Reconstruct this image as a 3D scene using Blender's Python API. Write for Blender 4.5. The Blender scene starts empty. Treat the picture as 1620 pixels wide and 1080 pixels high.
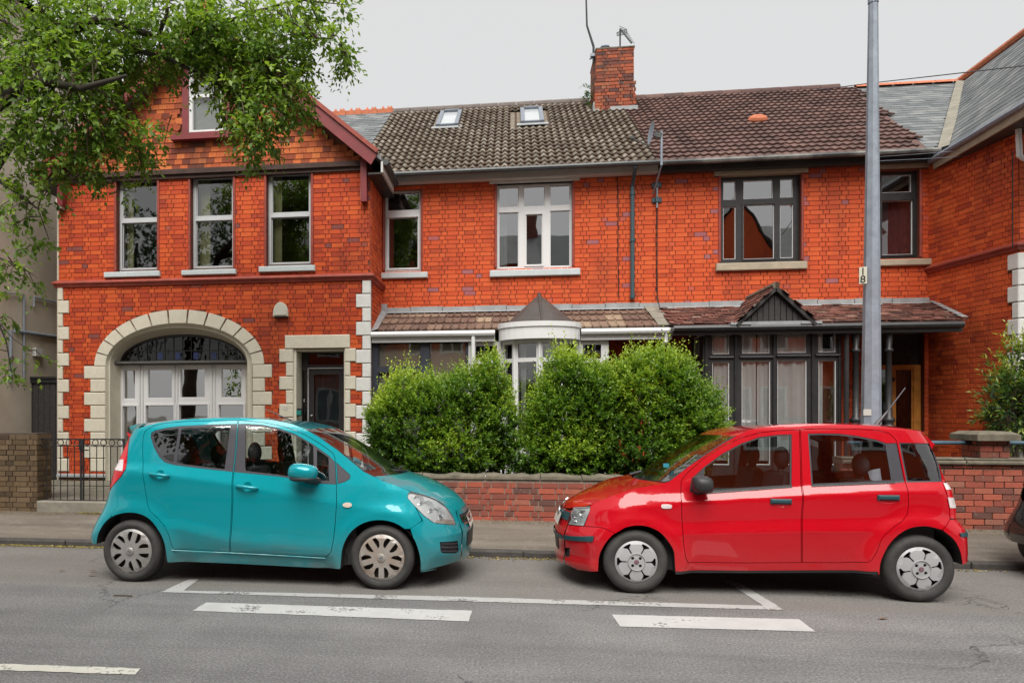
import bpy, bmesh, math, random
import numpy as np
from mathutils import Vector, Matrix
from mathutils.geometry import delaunay_2d_cdt
random.seed(7); RNG = np.random.default_rng(7)
SC = bpy.context.scene; COL = SC.collection
# ---------------------------------------------------------------- camera
F, CX, CY, H, YAW = 1110.0, 670.0, 655.0, 1.565, math.radians(7.22)
SA, CA = math.sin(YAW), math.cos(YAW)
cam = bpy.data.cameras.new('camera'); camo = bpy.data.objects.new('camera', cam); COL.objects.link(camo)
camo.location = (0, 0, H); camo.rotation_euler = (math.pi/2, 0, YAW)
cam.sensor_width = 36; cam.lens = F/1620*36; cam.clip_start = .05; cam.clip_end = 600
cam.shift_x = (810-CX)/1620; cam.shift_y = (CY-540)/1620
SC.camera = camo
# ---------------------------------------------------------------- light
SUN_EL, SUN_AZ = math.radians(55), math.radians(1)      # azimuth from the camera side, positive = from the right
w = bpy.data.worlds.new('World'); SC.world = w; w.use_nodes = True
wn, wl = w.node_tree.nodes, w.node_tree.links; wn.clear()
wo = wn.new('ShaderNodeOutputWorld'); bg = wn.new('ShaderNodeBackground'); sky = wn.new('ShaderNodeTexSky')
mx = wn.new('ShaderNodeMix'); mx.data_type = 'RGBA'
sky.sky_type = 'NISHITA'; sky.sun_disc = False; sky.sun_elevation = SUN_EL; sky.sun_rotation = math.radians(180+1)
sky.air_density = 1.0; sky.dust_density = 4.0
mx.inputs[0].default_value = .965; mx.inputs[7].default_value = (2.34, 2.33, 2.31, 1)   # overcast cloud layer over the sky
wl.new(sky.outputs[0], mx.inputs[6]); wl.new(mx.outputs[2], bg.inputs[0]); bg.inputs[1].default_value = .10
wl.new(bg.outputs[0], wo.inputs[0])
sl = bpy.data.lights.new('sun', 'SUN'); sl.energy = 1.5; sl.angle = math.radians(46); sl.color = (1, .97, .92)
slo = bpy.data.objects.new('sun', sl); COL.objects.link(slo)
sd = Vector((math.sin(SUN_AZ)*math.cos(SUN_EL), -math.cos(SUN_AZ)*math.cos(SUN_EL), math.sin(SUN_EL)))
slo.rotation_euler = sd.to_track_quat('Z', 'Y').to_euler(); slo.location = sd*40
SC.view_settings.view_transform = 'Standard'; SC.view_settings.look = 'None'
SC.view_settings.exposure = 1.68; SC.view_settings.gamma = 1
SC.view_settings.use_curve_mapping = False
SC.cycles.max_bounces = 7; SC.cycles.transparent_max_bounces = 14; SC.cycles.caustics_reflective = False
SC.cycles.caustics_refractive = False; SC.cycles.use_denoising = True
# ---------------------------------------------------------------- measuring helpers (a sight line from the standpoint to a known plane)
def P(px, py, Y):
    u = (px-CX)/F; d = Y/(CA+u*SA)
    return (d*(-SA+u*CA), Y, H-(py-CY)/F*d)
def G(px, py, z=0.0):
    u = (px-CX)/F; d = F*(H-z)/(py-CY)
    return (d*(-SA+u*CA), d*(CA+u*SA), z)
def PX(px, Y): return P(px, 600, Y)[0]
def PZ(px, py, Y): return P(px, py, Y)[2]
def depth(X, Y): return -X*SA+Y*CA
# ---------------------------------------------------------------- object helpers
def link(o, parent=None):
    COL.objects.link(o)
    if parent: o.parent = parent
    return o
def mesh_data(name, v, f, mats, smooth=False, mi=None, tint=None):
    me = bpy.data.meshes.new(name)
    me.from_pydata([tuple(p) for p in v], [], [tuple(q) for q in f])
    for m in (mats if isinstance(mats, (list, tuple)) else [mats]): me.materials.append(m)
    if mi is not None: me.polygons.foreach_set('material_index', mi)
    if smooth: me.polygons.foreach_set('use_smooth', [True]*len(me.polygons))
    if tint is not None:
        a = me.attributes.new('tint', 'FLOAT', 'POINT'); a.data.foreach_set('value', np.asarray(tint, dtype=np.float32))
    me.update(); return me
def mobj(name, v, f, mats, parent=None, smooth=False, mi=None, tint=None, label=None, cat=None, group=None, kind=None):
    o = bpy.data.objects.new(name, mesh_data(name, v, f, mats, smooth, mi, tint)); link(o, parent)
    tag(o, label, cat, group, kind); return o
def tag(o, label=None, cat=None, group=None, kind=None):
    if label: o['label'] = label
    if cat: o['category'] = cat
    if group: o['group'] = group
    if kind: o['kind'] = kind
    return o
def thing(name, label, cat, group=None):
    o = bpy.data.objects.new(name, None); o.empty_display_size = .2; link(o); return tag(o, label, cat, group)
class MB:
    def __init__(s): s.v = []; s.f = []; s.mi = []; s.t = []; s.cur = 0; s.ct = 0.0
    def add(s, v, f):
        n = len(s.v); s.v += [tuple(p) for p in v]; s.f += [tuple(i+n for i in q) for q in f]
        s.mi += [s.cur]*len(f); s.t += [s.ct]*len(v); return s
    def box(s, x0, x1, y0, y1, z0, z1, M=None):
        v = [(x0,y0,z0),(x1,y0,z0),(x1,y1,z0),(x0,y1,z0),(x0,y0,z1),(x1,y0,z1),(x1,y1,z1),(x0,y1,z1)]
        if M is not None: v = [tuple(M @ Vector(p)) for p in v]
        return s.add(v, [(0,3,2,1),(4,5,6,7),(0,1,5,4),(1,2,6,5),(2,3,7,6),(3,0,4,7)])
    def cbox(s, x0, x1, y0, y1, z0, z1, c=.01):      # front edges (low y) chamfered
        v = [(x0,y1,z0),(x1,y1,z0),(x1,y1,z1),(x0,y1,z1),(x0,y0+c,z0),(x1,y0+c,z0),(x1,y0+c,z1),(x0,y0+c,z1),
             (x0+c,y0,z0+c),(x1-c,y0,z0+c),(x1-c,y0,z1-c),(x0+c,y0,z1-c)]
        return s.add(v, [(0,1,5,4),(1,2,6,5),(2,3,7,6),(3,0,4,7),(4,5,9,8),(5,6,10,9),(6,7,11,10),(7,4,8,11),(8,9,10,11),(3,2,1,0)])
    def bar(s, a, b, wx, wz, up=(0,0,1)):
        a, b = Vector(a), Vector(b); d = (b-a).normalized(); u = Vector(up)
        sx = d.cross(u).normalized(); sz = sx.cross(d).normalized(); v = []
        for p in (a, b):
            for i, j in ((-1,-1),(1,-1),(1,1),(-1,1)): v.append(p+sx*wx/2*i+sz*wz/2*j)
        return s.add(v, [(3,2,1,0),(4,5,6,7),(0,1,5,4),(1,2,6,5),(2,3,7,6),(3,0,4,7)])
    def tube(s, path, r, n=8, cap=True):
        path = [Vector(p) for p in path]; rs = r if isinstance(r, (list, tuple)) else [r]*len(path); rings = []
        for i, p in enumerate(path):
            d = (path[min(i+1, len(path)-1)]-path[max(i-1, 0)]).normalized()
            a = Vector((0,0,1)) if abs(d.z) < .9 else Vector((1,0,0))
            sx = d.cross(a).normalized(); sy = d.cross(sx)
            rings.append([p+(sx*math.cos(2*math.pi*k/n)+sy*math.sin(2*math.pi*k/n))*rs[i] for k in range(n)])
        v = [q for g in rings for q in g]; f = []
        for i in range(len(path)-1):
            for k in range(n): f.append((i*n+k, i*n+(k+1) % n, (i+1)*n+(k+1) % n, (i+1)*n+k))
        if cap: f.append(tuple(range(n-1, -1, -1))); f.append(tuple((len(path)-1)*n+k for k in range(n)))
        return s.add(v, f)
    def lathe(s, prof, c=(0,0,0), n=24, axis='z'):     # prof: (radius, along)
        v = []; f = []
        for r, h in prof:
            for k in range(n):
                a = 2*math.pi*k/n
                if axis == 'z': v.append((c[0]+r*math.cos(a), c[1]+r*math.sin(a), c[2]+h))
                else: v.append((c[0]+r*math.cos(a), c[1]+h, c[2]+r*math.sin(a)))
        for i in range(len(prof)-1):
            for k in range(n):
                q = (i*n+k, i*n+(k+1) % n, (i+1)*n+(k+1) % n, (i+1)*n+k)
                f.append(q if axis == 'z' else q[::-1])
        return s.add(v, f)
    def sphere(s, c, r, n=10, m=6):
        rr = r if isinstance(r, (tuple, list)) else (r, r, r); v = []; f = []
        for i in range(m+1):
            t = math.pi*i/m
            for k in range(n):
                a = 2*math.pi*k/n
                v.append((c[0]+rr[0]*math.sin(t)*math.cos(a), c[1]+rr[1]*math.sin(t)*math.sin(a), c[2]-rr[2]*math.cos(t)))
        for i in range(m):
            for k in range(n): f.append((i*n+k, i*n+(k+1) % n, (i+1)*n+(k+1) % n, (i+1)*n+k))
        return s.add(v, f)
    def build(s, name, mats, parent=None, smooth=False, **k):
        return mobj(name, s.v, s.f, mats, parent, smooth, s.mi, s.t if any(s.t) else None, **k)
# 2D: polygon helpers
def pip(pts, poly):
    pts = np.asarray(pts, float); x, y = pts[:, 0], pts[:, 1]; ins = np.zeros(len(pts), bool); n = len(poly)
    for i in range(n):
        x0, y0 = poly[i]; x1, y1 = poly[(i+1) % n]
        if y0 == y1: continue
        c = ((y0 > y) != (y1 > y)) & (x < (x1-x0)*(y-y0)/(y1-y0)+x0); ins ^= c
    return ins
def dens(poly, h, closed=True):
    out = []; n = len(poly)
    for i in range(n if closed else n-1):
        a, b = np.array(poly[i], float), np.array(poly[(i+1) % n], float); k = max(1, int(math.ceil(np.linalg.norm(b-a)/h)))
        out += [tuple(a+(b-a)*j/k) for j in range(k)]
    if not closed: out.append(tuple(map(float, poly[-1])))
    return out
def area2(p): return sum(p[i][0]*p[(i+1) % len(p)][1]-p[(i+1) % len(p)][0]*p[i][1] for i in range(len(p)))
def offset(poly, d):       # d>0 shrinks
    if area2(poly) < 0: poly = poly[::-1]
    n = len(poly); out = []
    for i in range(n):
        p0, p1, p2 = (np.array(poly[(i+k) % n], float) for k in (-1, 0, 1))
        e1 = p1-p0; e2 = p2-p1
        e1 /= max(np.linalg.norm(e1), 1e-9); e2 /= max(np.linalg.norm(e2), 1e-9)
        n1 = np.array((-e1[1], e1[0])); n2 = np.array((-e2[1], e2[0])); m = n1+n2
        l = np.dot(m, n1); m = m/max(l, .4); out.append(tuple(p1+m*d))
    return out
def tri2d(outline, holes=(), h=.05, grid=True):
    loops = [outline]+list(holes); V = []; E = []
    for lp in loops:
        s = len(V); V += [tuple(map(float, p)) for p in lp]; k = len(lp); E += [(s+i, s+(i+1) % k) for i in range(k)]
    if grid:
        o = np.array(outline); x0, y0 = o.min(0); x1, y1 = o.max(0); g = []
        j = 0; y = y0+h*.5
        while y < y1:
            x = x0+h*(.25 if j % 2 else .75)
            while x < x1: g.append((x, y)); x += h
            y += h*.87; j += 1
        if g:
            g = np.array(g); k = pip(g, outline)
            for hh in holes: k &= ~pip(g, hh)
            g = g[k]
            if len(g):
                B = np.array(V); dm = np.min(((g[:, None, :]-B[None])**2).sum(2), 1); g = g[dm > (h*.45)**2]
                V += [tuple(p) for p in g]
    r = delaunay_2d_cdt([Vector(p) for p in V], E, [], 0, 1e-6)
    vv = [(p.x, p.y) for p in r[0]]; ff = [tuple(t) for t in r[2]]
    if not ff: return vv, []
    c = np.array([[sum(vv[i][0] for i in t)/3, sum(vv[i][1] for i in t)/3] for t in ff]); k = pip(c, outline)
    for hh in holes: k &= ~pip(c, hh)
    out = []
    for t, q in zip(ff, k):
        if not q: continue
        a, b, c3 = (vv[i] for i in t)
        ar = (b[0]-a[0])*(c3[1]-a[1])-(b[1]-a[1])*(c3[0]-a[0])
        if abs(ar) < 2.5e-3*max((b[0]-a[0])**2+(b[1]-a[1])**2, (c3[0]-a[0])**2+(c3[1]-a[1])**2, (c3[0]-b[0])**2+(c3[1]-b[1])**2): continue     # slivers along straight edges
        if ar < 0: t = t[::-1]
        out.append(t)
    return vv, out
def ell(cx, cz, rx, rz, a0, a1, n):
    return [(cx+rx*math.cos(a0+(a1-a0)*i/n), cz+rz*math.sin(a0+(a1-a0)*i/n)) for i in range(n+1)]
def prism(mb, poly, y0, y1, holes=()):               # polygon in x,z extruded y0(front)..y1
    vv, ff = tri2d(poly, holes, grid=False)
    mb.add([(x, y0, z) for x, z in vv], ff)
    for lp, sg in [(poly, 1)]+[(h_, -1) for h_ in holes]:
        if area2(lp)*sg < 0: lp = lp[::-1]
        n = len(lp)
        mb.add([(x, y0, z) for x, z in lp]+[(x, y1, z) for x, z in lp], [(i, i+n, (i+1) % n+n, (i+1) % n) for i in range(n)])
# ---------------------------------------------------------------- materials
def newmat(name):
    m = bpy.data.materials.new(name); m.use_nodes = True; nt = m.node_tree; nt.nodes.clear()
    o = nt.nodes.new('ShaderNodeOutputMaterial'); b = nt.nodes.new('ShaderNodeBsdfPrincipled'); nt.links.new(b.outputs[0], o.inputs[0])
    return m, nt, b, o
def nd(nt, t, **k):
    n = nt.nodes.new(t)
    for a, v in k.items(): setattr(n, a, v)
    return n
def noise(nt, scale, detail=3, rough=.6, vec=None):
    n = nd(nt, 'ShaderNodeTexNoise'); n.inputs['Scale'].default_value = scale; n.inputs['Detail'].default_value = detail
    n.inputs['Roughness'].default_value = rough
    if vec is not None: nt.links.new(vec, n.inputs['Vector'])
    return n
def ramp(nt, src, stops):
    r = nd(nt, 'ShaderNodeValToRGB'); e = r.color_ramp.elements
    while len(e) < len(stops): e.new(.5)
    for i, (p, c) in enumerate(stops):
        e[i].position = p; e[i].color = (*c, 1) if len(c) == 3 else c
    nt.links.new(src, r.inputs[0]); return r
def mixc(nt, fac, a, b, mode='MIX'):
    m = nd(nt, 'ShaderNodeMix', data_type='RGBA', blend_type=mode)
    for s, i in ((fac, 0), (a, 6), (b, 7)):
        if isinstance(s, (int, float)): m.inputs[i].default_value = s
        elif isinstance(s, tuple): m.inputs[i].default_value = (*s, 1)
        else: nt.links.new(s, m.inputs[i])
    return m.outputs[2]
def bump(nt, b, src, strength, dist=.01):
    n = nd(nt, 'ShaderNodeBump'); n.inputs['Strength'].default_value = strength; n.inputs['Distance'].default_value = dist
    nt.links.new(src, n.inputs['Height']); nt.links.new(n.outputs[0], b.inputs['Normal']); return n
def posn(nt, obj=False):
    return nd(nt, 'ShaderNodeTexCoord').outputs['Object'] if obj else nd(nt, 'ShaderNodeNewGeometry').outputs['Position']
def simple(name, col, rough=.6, metal=0, var=.15, scale=12, bmp=0, spec=.5, obj=False, dirt=0, dirtcol=(.08,.07,.055)):
    m, nt, b, o = newmat(name); v = posn(nt, obj); n = noise(nt, scale, 4, .65, v)
    c = ramp(nt, n.outputs[0], [(.25, tuple(x*(1-var) for x in col)), (.75, tuple(min(1, x*(1+var)) for x in col))]).outputs[0]
    if dirt:
        n2 = noise(nt, scale*.35, 5, .7, v); r = ramp(nt, n2.outputs[0], [(.42, (0,0,0)), (.78, (dirt,)*3)])
        c = mixc(nt, r.outputs[0], c, dirtcol)
    nt.links.new(c, b.inputs['Base Color']); b.inputs['Roughness'].default_value = rough; b.inputs['Metallic'].default_value = metal
    b.inputs['Specular IOR Level'].default_value = spec
    if bmp: bump(nt, b, noise(nt, scale*6, 3, .6, v).outputs[0], bmp, .006)
    return m
def tinted(name, stops, rough=.75, stain=.25, stain_scale=.9, grain=.18, bmp=.25, stain_col=(.05,.025,.02), spots=None, spec=.3, grain_scale=45, trough=None):
    """a kind of brick or tile: each piece takes its own colour from the range, plus grain, stains and lichen"""
    m, nt, b, o = newmat(name); v = posn(nt)
    a = nd(nt, 'ShaderNodeAttribute', attribute_name='tint'); oi = nd(nt, 'ShaderNodeObjectInfo')
    s = nd(nt, 'ShaderNodeMath', operation='ADD'); nt.links.new(a.outputs['Fac'], s.inputs[0]); nt.links.new(oi.outputs['Random'], s.inputs[1])
    fr = nd(nt, 'ShaderNodeMath', operation='FRACT'); nt.links.new(s.outputs[0], fr.inputs[0])
    c = ramp(nt, fr.outputs[0], stops).outputs[0]
    g = noise(nt, grain_scale, 3, .6, v)
    c = mixc(nt, 1.0, c, ramp(nt, g.outputs[0], [(.25, (1-grain,)*3), (.75, (1+grain,)*3)]).outputs[0], 'MULTIPLY')
    if stain:
        mp_ = nd(nt, 'ShaderNodeMapping'); mp_.inputs['Scale'].default_value = (1.5, 1.5, .55); nt.links.new(v, mp_.inputs[0])   # rain draws stains out downwards
        n2 = noise(nt, stain_scale, 5, .62, mp_.outputs[0]); r = ramp(nt, n2.outputs[0], [(.50, (0,0,0)), (.75, (stain,)*3)])
        c = mixc(nt, r.outputs[0], c, stain_col)
    if spots:
        n3 = noise(nt, spots[0], 4, .7, v); r = ramp(nt, n3.outputs[0], [(spots[1], (0,0,0)), (spots[1]+.07, (spots[2],)*3)])
        c = mixc(nt, r.outputs[0], c, spots[3])
    if trough:                                          # moss grows in the troughs between the rolls
        sx = nd(nt, 'ShaderNodeSeparateXYZ'); nt.links.new(v, sx.inputs[0]); q = nd(nt, 'ShaderNodeMath', operation='ADD'); nt.links.new(sx.outputs[0], q.inputs[0]); q.inputs[1].default_value = trough[0]
        q2 = nd(nt, 'ShaderNodeMath', operation='MULTIPLY'); nt.links.new(q.outputs[0], q2.inputs[0]); q2.inputs[1].default_value = 2*math.pi/trough[1]
        q3 = nd(nt, 'ShaderNodeMath', operation='COSINE'); nt.links.new(q2.outputs[0], q3.inputs[0]); n4 = noise(nt, 7, 4, .7, v)
        q4 = nd(nt, 'ShaderNodeMath', operation='MULTIPLY_ADD'); nt.links.new(n4.outputs[0], q4.inputs[0]); q4.inputs[1].default_value = 2.2; nt.links.new(q3.outputs[0], q4.inputs[2])
        c = mixc(nt, ramp(nt, q4.outputs[0], [(.35, (.95,)*3), (.95, (0,0,0))]).outputs[0], c, trough[2])
    nt.links.new(c, b.inputs['Base Color']); b.inputs['Roughness'].default_value = rough; b.inputs['Specular IOR Level'].default_value = spec
    bump(nt, b, g.outputs[0], bmp, .006); return m
def glass(name, tint=(.8,.86,.84), wob=.02, low=.10, hi=.8, scale=2.2):
    m, nt, b, o = newmat(name); nt.nodes.remove(b)
    t = nd(nt, 'ShaderNodeBsdfTransparent'); t.inputs[0].default_value = (*tint, 1)
    g = nd(nt, 'ShaderNodeBsdfGlossy'); g.inputs['Roughness'].default_value = .015
    lw = nd(nt, 'ShaderNodeFresnel'); lw.inputs['IOR'].default_value = 1.5
    mr = nd(nt, 'ShaderNodeMapRange'); nt.links.new(lw.outputs[0], mr.inputs[0])
    mr.inputs[1].default_value = .04; mr.inputs[2].default_value = 1; mr.inputs[3].default_value = low; mr.inputs[4].default_value = hi
    ms = nd(nt, 'ShaderNodeMixShader'); nt.links.new(mr.outputs[0], ms.inputs[0]); nt.links.new(t.outputs[0], ms.inputs[1]); nt.links.new(g.outputs[0], ms.inputs[2])
    nt.links.new(ms.outputs[0], o.inputs[0])
    if wob:
        bm = nd(nt, 'ShaderNodeBump'); bm.inputs['Strength'].default_value = wob*10; bm.inputs['Distance'].default_value = .01
        nt.links.new(noise(nt, scale, 1, .4, posn(nt)).outputs[0], bm.inputs['Height']); nt.links.new(bm.outputs[0], g.inputs['Normal'])
    return m
def leafmat(name, dark, mid, light, trans=.35):
    m, nt, b, o = newmat(name); a = nd(nt, 'ShaderNodeAttribute', attribute_name='tint')
    c = ramp(nt, a.outputs['Fac'], [(0, dark), (.5, mid), (1, light)]).outputs[0]
    nt.links.new(c, b.inputs['Base Color']); b.inputs['Roughness'].default_value = .42; b.inputs['Specular IOR Level'].default_value = .45
    tr = nd(nt, 'ShaderNodeBsdfTranslucent'); nt.links.new(mixc(nt, 1.0, c, (1.3,1.35,.6), 'MULTIPLY'), tr.inputs[0])
    ms = nd(nt, 'ShaderNodeMixShader'); ms.inputs[0].default_value = trans
    nt.links.new(b.outputs[0], ms.inputs[1]); nt.links.new(tr.outputs[0], ms.inputs[2]); nt.links.new(ms.outputs[0], o.inputs[0]); return m
def paint(name, col, flake=0.0, coat=1.0, rough=.38, dirt=.35):
    m, nt, b, o = newmat(name); v = posn(nt, True); b.inputs['Roughness'].default_value = rough
    c = col
    n = noise(nt, 3.5, 5, .65, v); sx = nd(nt, 'ShaderNodeSeparateXYZ'); nt.links.new(v, sx.inputs[0])
    mr = nd(nt, 'ShaderNodeMapRange'); nt.links.new(sx.outputs[2], mr.inputs[0])
    mr.inputs[1].default_value = .55; mr.inputs[2].default_value = .15; mr.inputs[3].default_value = 0; mr.inputs[4].default_value = 1
    mu = nd(nt, 'ShaderNodeMath', operation='MULTIPLY'); nt.links.new(mr.outputs[0], mu.inputs[0]); nt.links.new(n.outputs[0], mu.inputs[1])
    mu2 = nd(nt, 'ShaderNodeMath', operation='MULTIPLY'); nt.links.new(mu.outputs[0], mu2.inputs[0]); mu2.inputs[1].default_value = dirt*2.6   # road grime thrown up along the sills
    n2 = noise(nt, 60, 2, .5, v); c2 = mixc(nt, 1.0, col, ramp(nt, n2.outputs[0], [(.3, (.96,)*3), (.7, (1.04,)*3)]).outputs[0], 'MULTIPLY')
    nt.links.new(mixc(nt, mu2.outputs[0], c2, (.11,.095,.075)), b.inputs['Base Color'])
    b.inputs['Specular IOR Level'].default_value = .12; b.inputs['Metallic'].default_value = flake; b.inputs['Coat Weight'].default_value = coat; b.inputs['Coat Roughness'].default_value = .05
    return m
M = {}
M['brick_main'] = tinted('brick_main', [(0,(.42,.064,.021)),(.12,(.52,.074,.022)),(.5,(.58,.088,.024)),(.9,(.62,.110,.030)),(.97,(.58,.092,.026)),(.98,(.32,.10,.11)),(1,(.34,.12,.13))], stain=.38)
M['brick_dark'] = tinted('brick_dark', [(0,(.33,.044,.018)),(.15,(.43,.054,.018)),(.5,(.51,.072,.019)),(.85,(.57,.092,.022)),(.975,(.59,.104,.024)),(.985,(.20,.06,.05)),(1,(.22,.06,.05))], stain=.5, stain_col=(.07,.022,.016))
M['brick_side'] = tinted('brick_side', [(0,(.36,.050,.022)),(.25,(.52,.080,.024)),(.8,(.62,.105,.028)),(1,(.66,.13,.036))], stain=.5)
M['brick_garden'] = tinted('brick_garden', [(0,(.12,.06,.05)),(.2,(.21,.07,.05)),(.55,(.32,.075,.048)),(.85,(.38,.10,.06)),(1,(.24,.13,.095))], stain=.5, stain_scale=2.5, stain_col=(.075,.06,.045), spots=(14,.64,.7,(.28,.25,.2)))
M['brick_brown'] = tinted('brick_brown', [(0,(.075,.050,.030)),(.5,(.13,.085,.046)),(1,(.175,.12,.07))], stain=.6, stain_scale=3, stain_col=(.06,.05,.03))
M['brick_chimney'] = tinted('brick_chimney', [(0,(.09,.04,.035)),(.3,(.20,.055,.032)),(.75,(.36,.085,.036)),(1,(.30,.12,.06))], stain=.7, stain_scale=3, spots=(9,.62,.55,(.22,.2,.17)))
M['mortar_dark'] = simple('mortar_dark', (.15,.045,.026), .9, var=.3, scale=20)
M['mortar_light'] = simple('mortar_light', (.30,.27,.22), .95, var=.25, scale=20)
M['mortar_brown'] = simple('mortar_brown', (.09,.07,.05), .95, var=.3, scale=20)
M['tile_moss'] = tinted('tile_moss', [(0,(.125,.102,.078)),(.5,(.195,.165,.13)),(1,(.28,.245,.20))], stain=.75, stain_scale=5, stain_col=(.07,.046,.028), spots=(26,.60,.8,(.42,.41,.37)), rough=.9, grain=.3, trough=(2.998,.15,(.060,.036,.022)))
M['tile_brown'] = tinted('tile_brown', [(0,(.085,.050,.045)),(.5,(.125,.072,.062)),(1,(.165,.098,.082))], stain=.4, stain_scale=2.2, stain_col=(.055,.045,.035), spots=(30,.69,.6,(.3,.27,.22)), rough=.8, grain=.22)
M['tile_porch'] = tinted('tile_porch', [(0,(.11,.062,.048)),(.5,(.165,.098,.072)),(.85,(.22,.145,.105)),(1,(.30,.22,.15))], stain=.4, stain_scale=4, spots=(30,.56,.8,(.36,.30,.23)), rough=.9, grain=.3)
M['tile_red'] = tinted('tile_red', [(0,(.060,.030,.025)),(.5,(.145,.056,.044)),(.85,(.215,.088,.066)),(1,(.30,.19,.145))], stain=.9, stain_scale=3.2, stain_col=(.042,.032,.02), spots=(26,.585,.85,(.36,.28,.22)), rough=.9, grain=.3)
M['tile_hung'] = tinted('tile_hung', [(0,(.14,.035,.022)),(.35,(.38,.085,.03)),(.8,(.53,.135,.04)),(1,(.55,.16,.05))], stain=.75, stain_scale=1.1, stain_col=(.065,.038,.028), rough=.8)
M['slate'] = tinted('slate', [(0,(.12,.13,.135)),(.5,(.165,.175,.18)),(1,(.23,.235,.235))], stain=.35, stain_scale=1.5, stain_col=(.09,.09,.085), spots=(22,.66,.5,(.30,.30,.27)), rough=.88, spec=.12, grain=.2)
M['terracotta'] = simple('terracotta', (.46,.14,.065), .8, var=.3, scale=9, bmp=.2)
M['cream_stone'] = simple('cream_stone', (.63,.59,.475), .75, var=.08, scale=14, bmp=.08, dirt=.18, dirtcol=(.25,.22,.16))
M['white_stone'] = simple('white_stone', (.68,.68,.65), .75, var=.07, scale=14, bmp=.08, dirt=.2, dirtcol=(.28,.26,.22))
M['pale_blue_sill'] = simple('pale_blue_sill', (.50,.55,.56), .7, var=.08, scale=12, dirt=.15, dirtcol=(.25,.24,.22))
M['buff_stone'] = simple('buff_stone', (.40,.34,.25), .8, var=.15, scale=8, bmp=.15, dirt=.35, dirtcol=(.2,.16,.11))
M['upvc'] = simple('upvc', (.70,.70,.70), .35, var=.03, scale=6, dirt=.1, dirtcol=(.45,.43,.4))
M['grey_frame'] = simple('grey_frame', (.46,.47,.48), .45, var=.05, scale=6, dirt=.12, dirtcol=(.3,.28,.25))
M['black_paint'] = simple('black_paint', (.022,.022,.023), .42, var=.3, scale=8, dirt=.15, dirtcol=(.09,.08,.07))
M['anthracite'] = simple('anthracite', (.035,.04,.055), .45, var=.1, scale=8)
M['oxide_paint'] = simple('oxide_paint', (.20,.022,.026), .5, var=.2, scale=5, dirt=.3, dirtcol=(.10,.03,.025))
M['red_mould'] = simple('red_mould', (.29,.05,.03), .6, var=.35, scale=7, dirt=.4, dirtcol=(.10,.035,.03))
M['white_paint'] = simple('white_paint', (.60,.60,.58), .5, var=.06, scale=6, dirt=.22, dirtcol=(.35,.33,.28))
M['gutter_dark'] = simple('gutter_dark', (.035,.04,.042), .45, var=.25, scale=10, dirt=.25, dirtcol=(.16,.15,.13))
M['gutter_worn'] = simple('gutter_worn', (.04,.04,.04), .6, var=.3, scale=4, dirt=.9, dirtcol=(.36,.35,.32))
M['pipe_blue'] = simple('pipe_blue', (.045,.085,.10), .4, var=.12, scale=8)
M['lead'] = simple('lead', (.30,.315,.32), .55, var=.22, scale=5, bmp=.2, dirt=.3, dirtcol=(.17,.17,.16))
M['dark_lead'] = simple('dark_lead', (.048,.043,.040), .6, var=.35, scale=3.5, dirt=.35, dirtcol=(.17,.15,.13))
M['render'] = simple('render', (.58,.505,.41), .95, var=.12, scale=1.4, bmp=.25, dirt=.4, dirtcol=(.19,.17,.145))
M['galv'] = simple('galv', (.27,.31,.365), .55, metal=.25, var=.22, scale=9, bmp=.1, dirt=.3, dirtcol=(.19,.2,.2))
M['iron'] = simple('iron', (.015,.015,.016), .5, var=.3, scale=10)
M['timber_black'] = simple('timber_black', (.035,.032,.030), .8, var=.5, scale=18, bmp=.4)
M['orange_wood'] = simple('orange_wood', (.50,.20,.035), .45, var=.3, scale=9)
M['coping'] = simple('coping', (.155,.135,.10), .95, var=.4, scale=7, bmp=.4, dirt=.7, dirtcol=(.06,.055,.035))
M['concrete'] = simple('concrete', (.24,.22,.18), .95, var=.25, scale=6, bmp=.35, dirt=.5, dirtcol=(.11,.11,.08))
M['curtain_white'] = simple('curtain_white', (.86,.86,.85), .9, var=.05, scale=5)
M['curtain_green'] = simple('curtain_green', (.42,.42,.22), .9, var=.12, scale=7)
M['curtain_grey'] = simple('curtain_grey', (.50,.53,.49), .9, var=.12, scale=7)
M['curtain_maroon'] = simple('curtain_maroon', (.13,.045,.055), .9, var=.25, scale=8)
M['curtain_red'] = simple('curtain_red', (.30,.11,.06), .9, var=.25, scale=6)
M['blind'] = simple('blind', (.44,.42,.36), .8, var=.05, scale=4)
M['room'] = simple('room', (.12,.11,.10), .9, var=.15, scale=2)
M['glass'] = glass('glass', tint=(.9,.92,.91), wob=.012, low=.19)
M['glass_old'] = glass('glass_old', tint=(.85,.87,.87), wob=.018, low=.42)
M['glass_dark'] = glass('glass_dark', tint=(.25,.28,.3), wob=.02, low=.10)
M['glass_lead'] = glass('glass_lead', tint=(.10,.10,.13), wob=.05, low=.05, hi=.5, scale=7)
M['alarm'] = simple('alarm', (.56,.55,.46), .5, var=.04, scale=5)
M['sign_white'] = simple('sign_white', (.62,.62,.50), .5, var=.05, scale=6)
M['ink'] = simple('ink', (.01,.01,.01), .6, var=.1)
M['bark'] = simple('bark', (.035,.028,.022), .95, var=.45, scale=9, bmp=.7, dirt=.4, dirtcol=(.09,.09,.05))
M['twig'] = simple('twig', (.085,.065,.04), .9, var=.3, scale=12)
M['leaf_tree'] = leafmat('leaf_tree', (.036,.085,.013), (.115,.215,.028), (.30,.42,.07), .45)
M['leaf_hedge'] = leafmat('leaf_hedge', (.022,.060,.010), (.115,.235,.018), (.44,.56,.06), .40)
M['leaf_laurel'] = leafmat('leaf_laurel', (.020,.055,.014), (.075,.15,.026), (.36,.42,.05), .35)
M['leaf_far'] = leafmat('leaf_far', (.012,.03,.008), (.025,.06,.012), (.05,.10,.02), .25)
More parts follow.
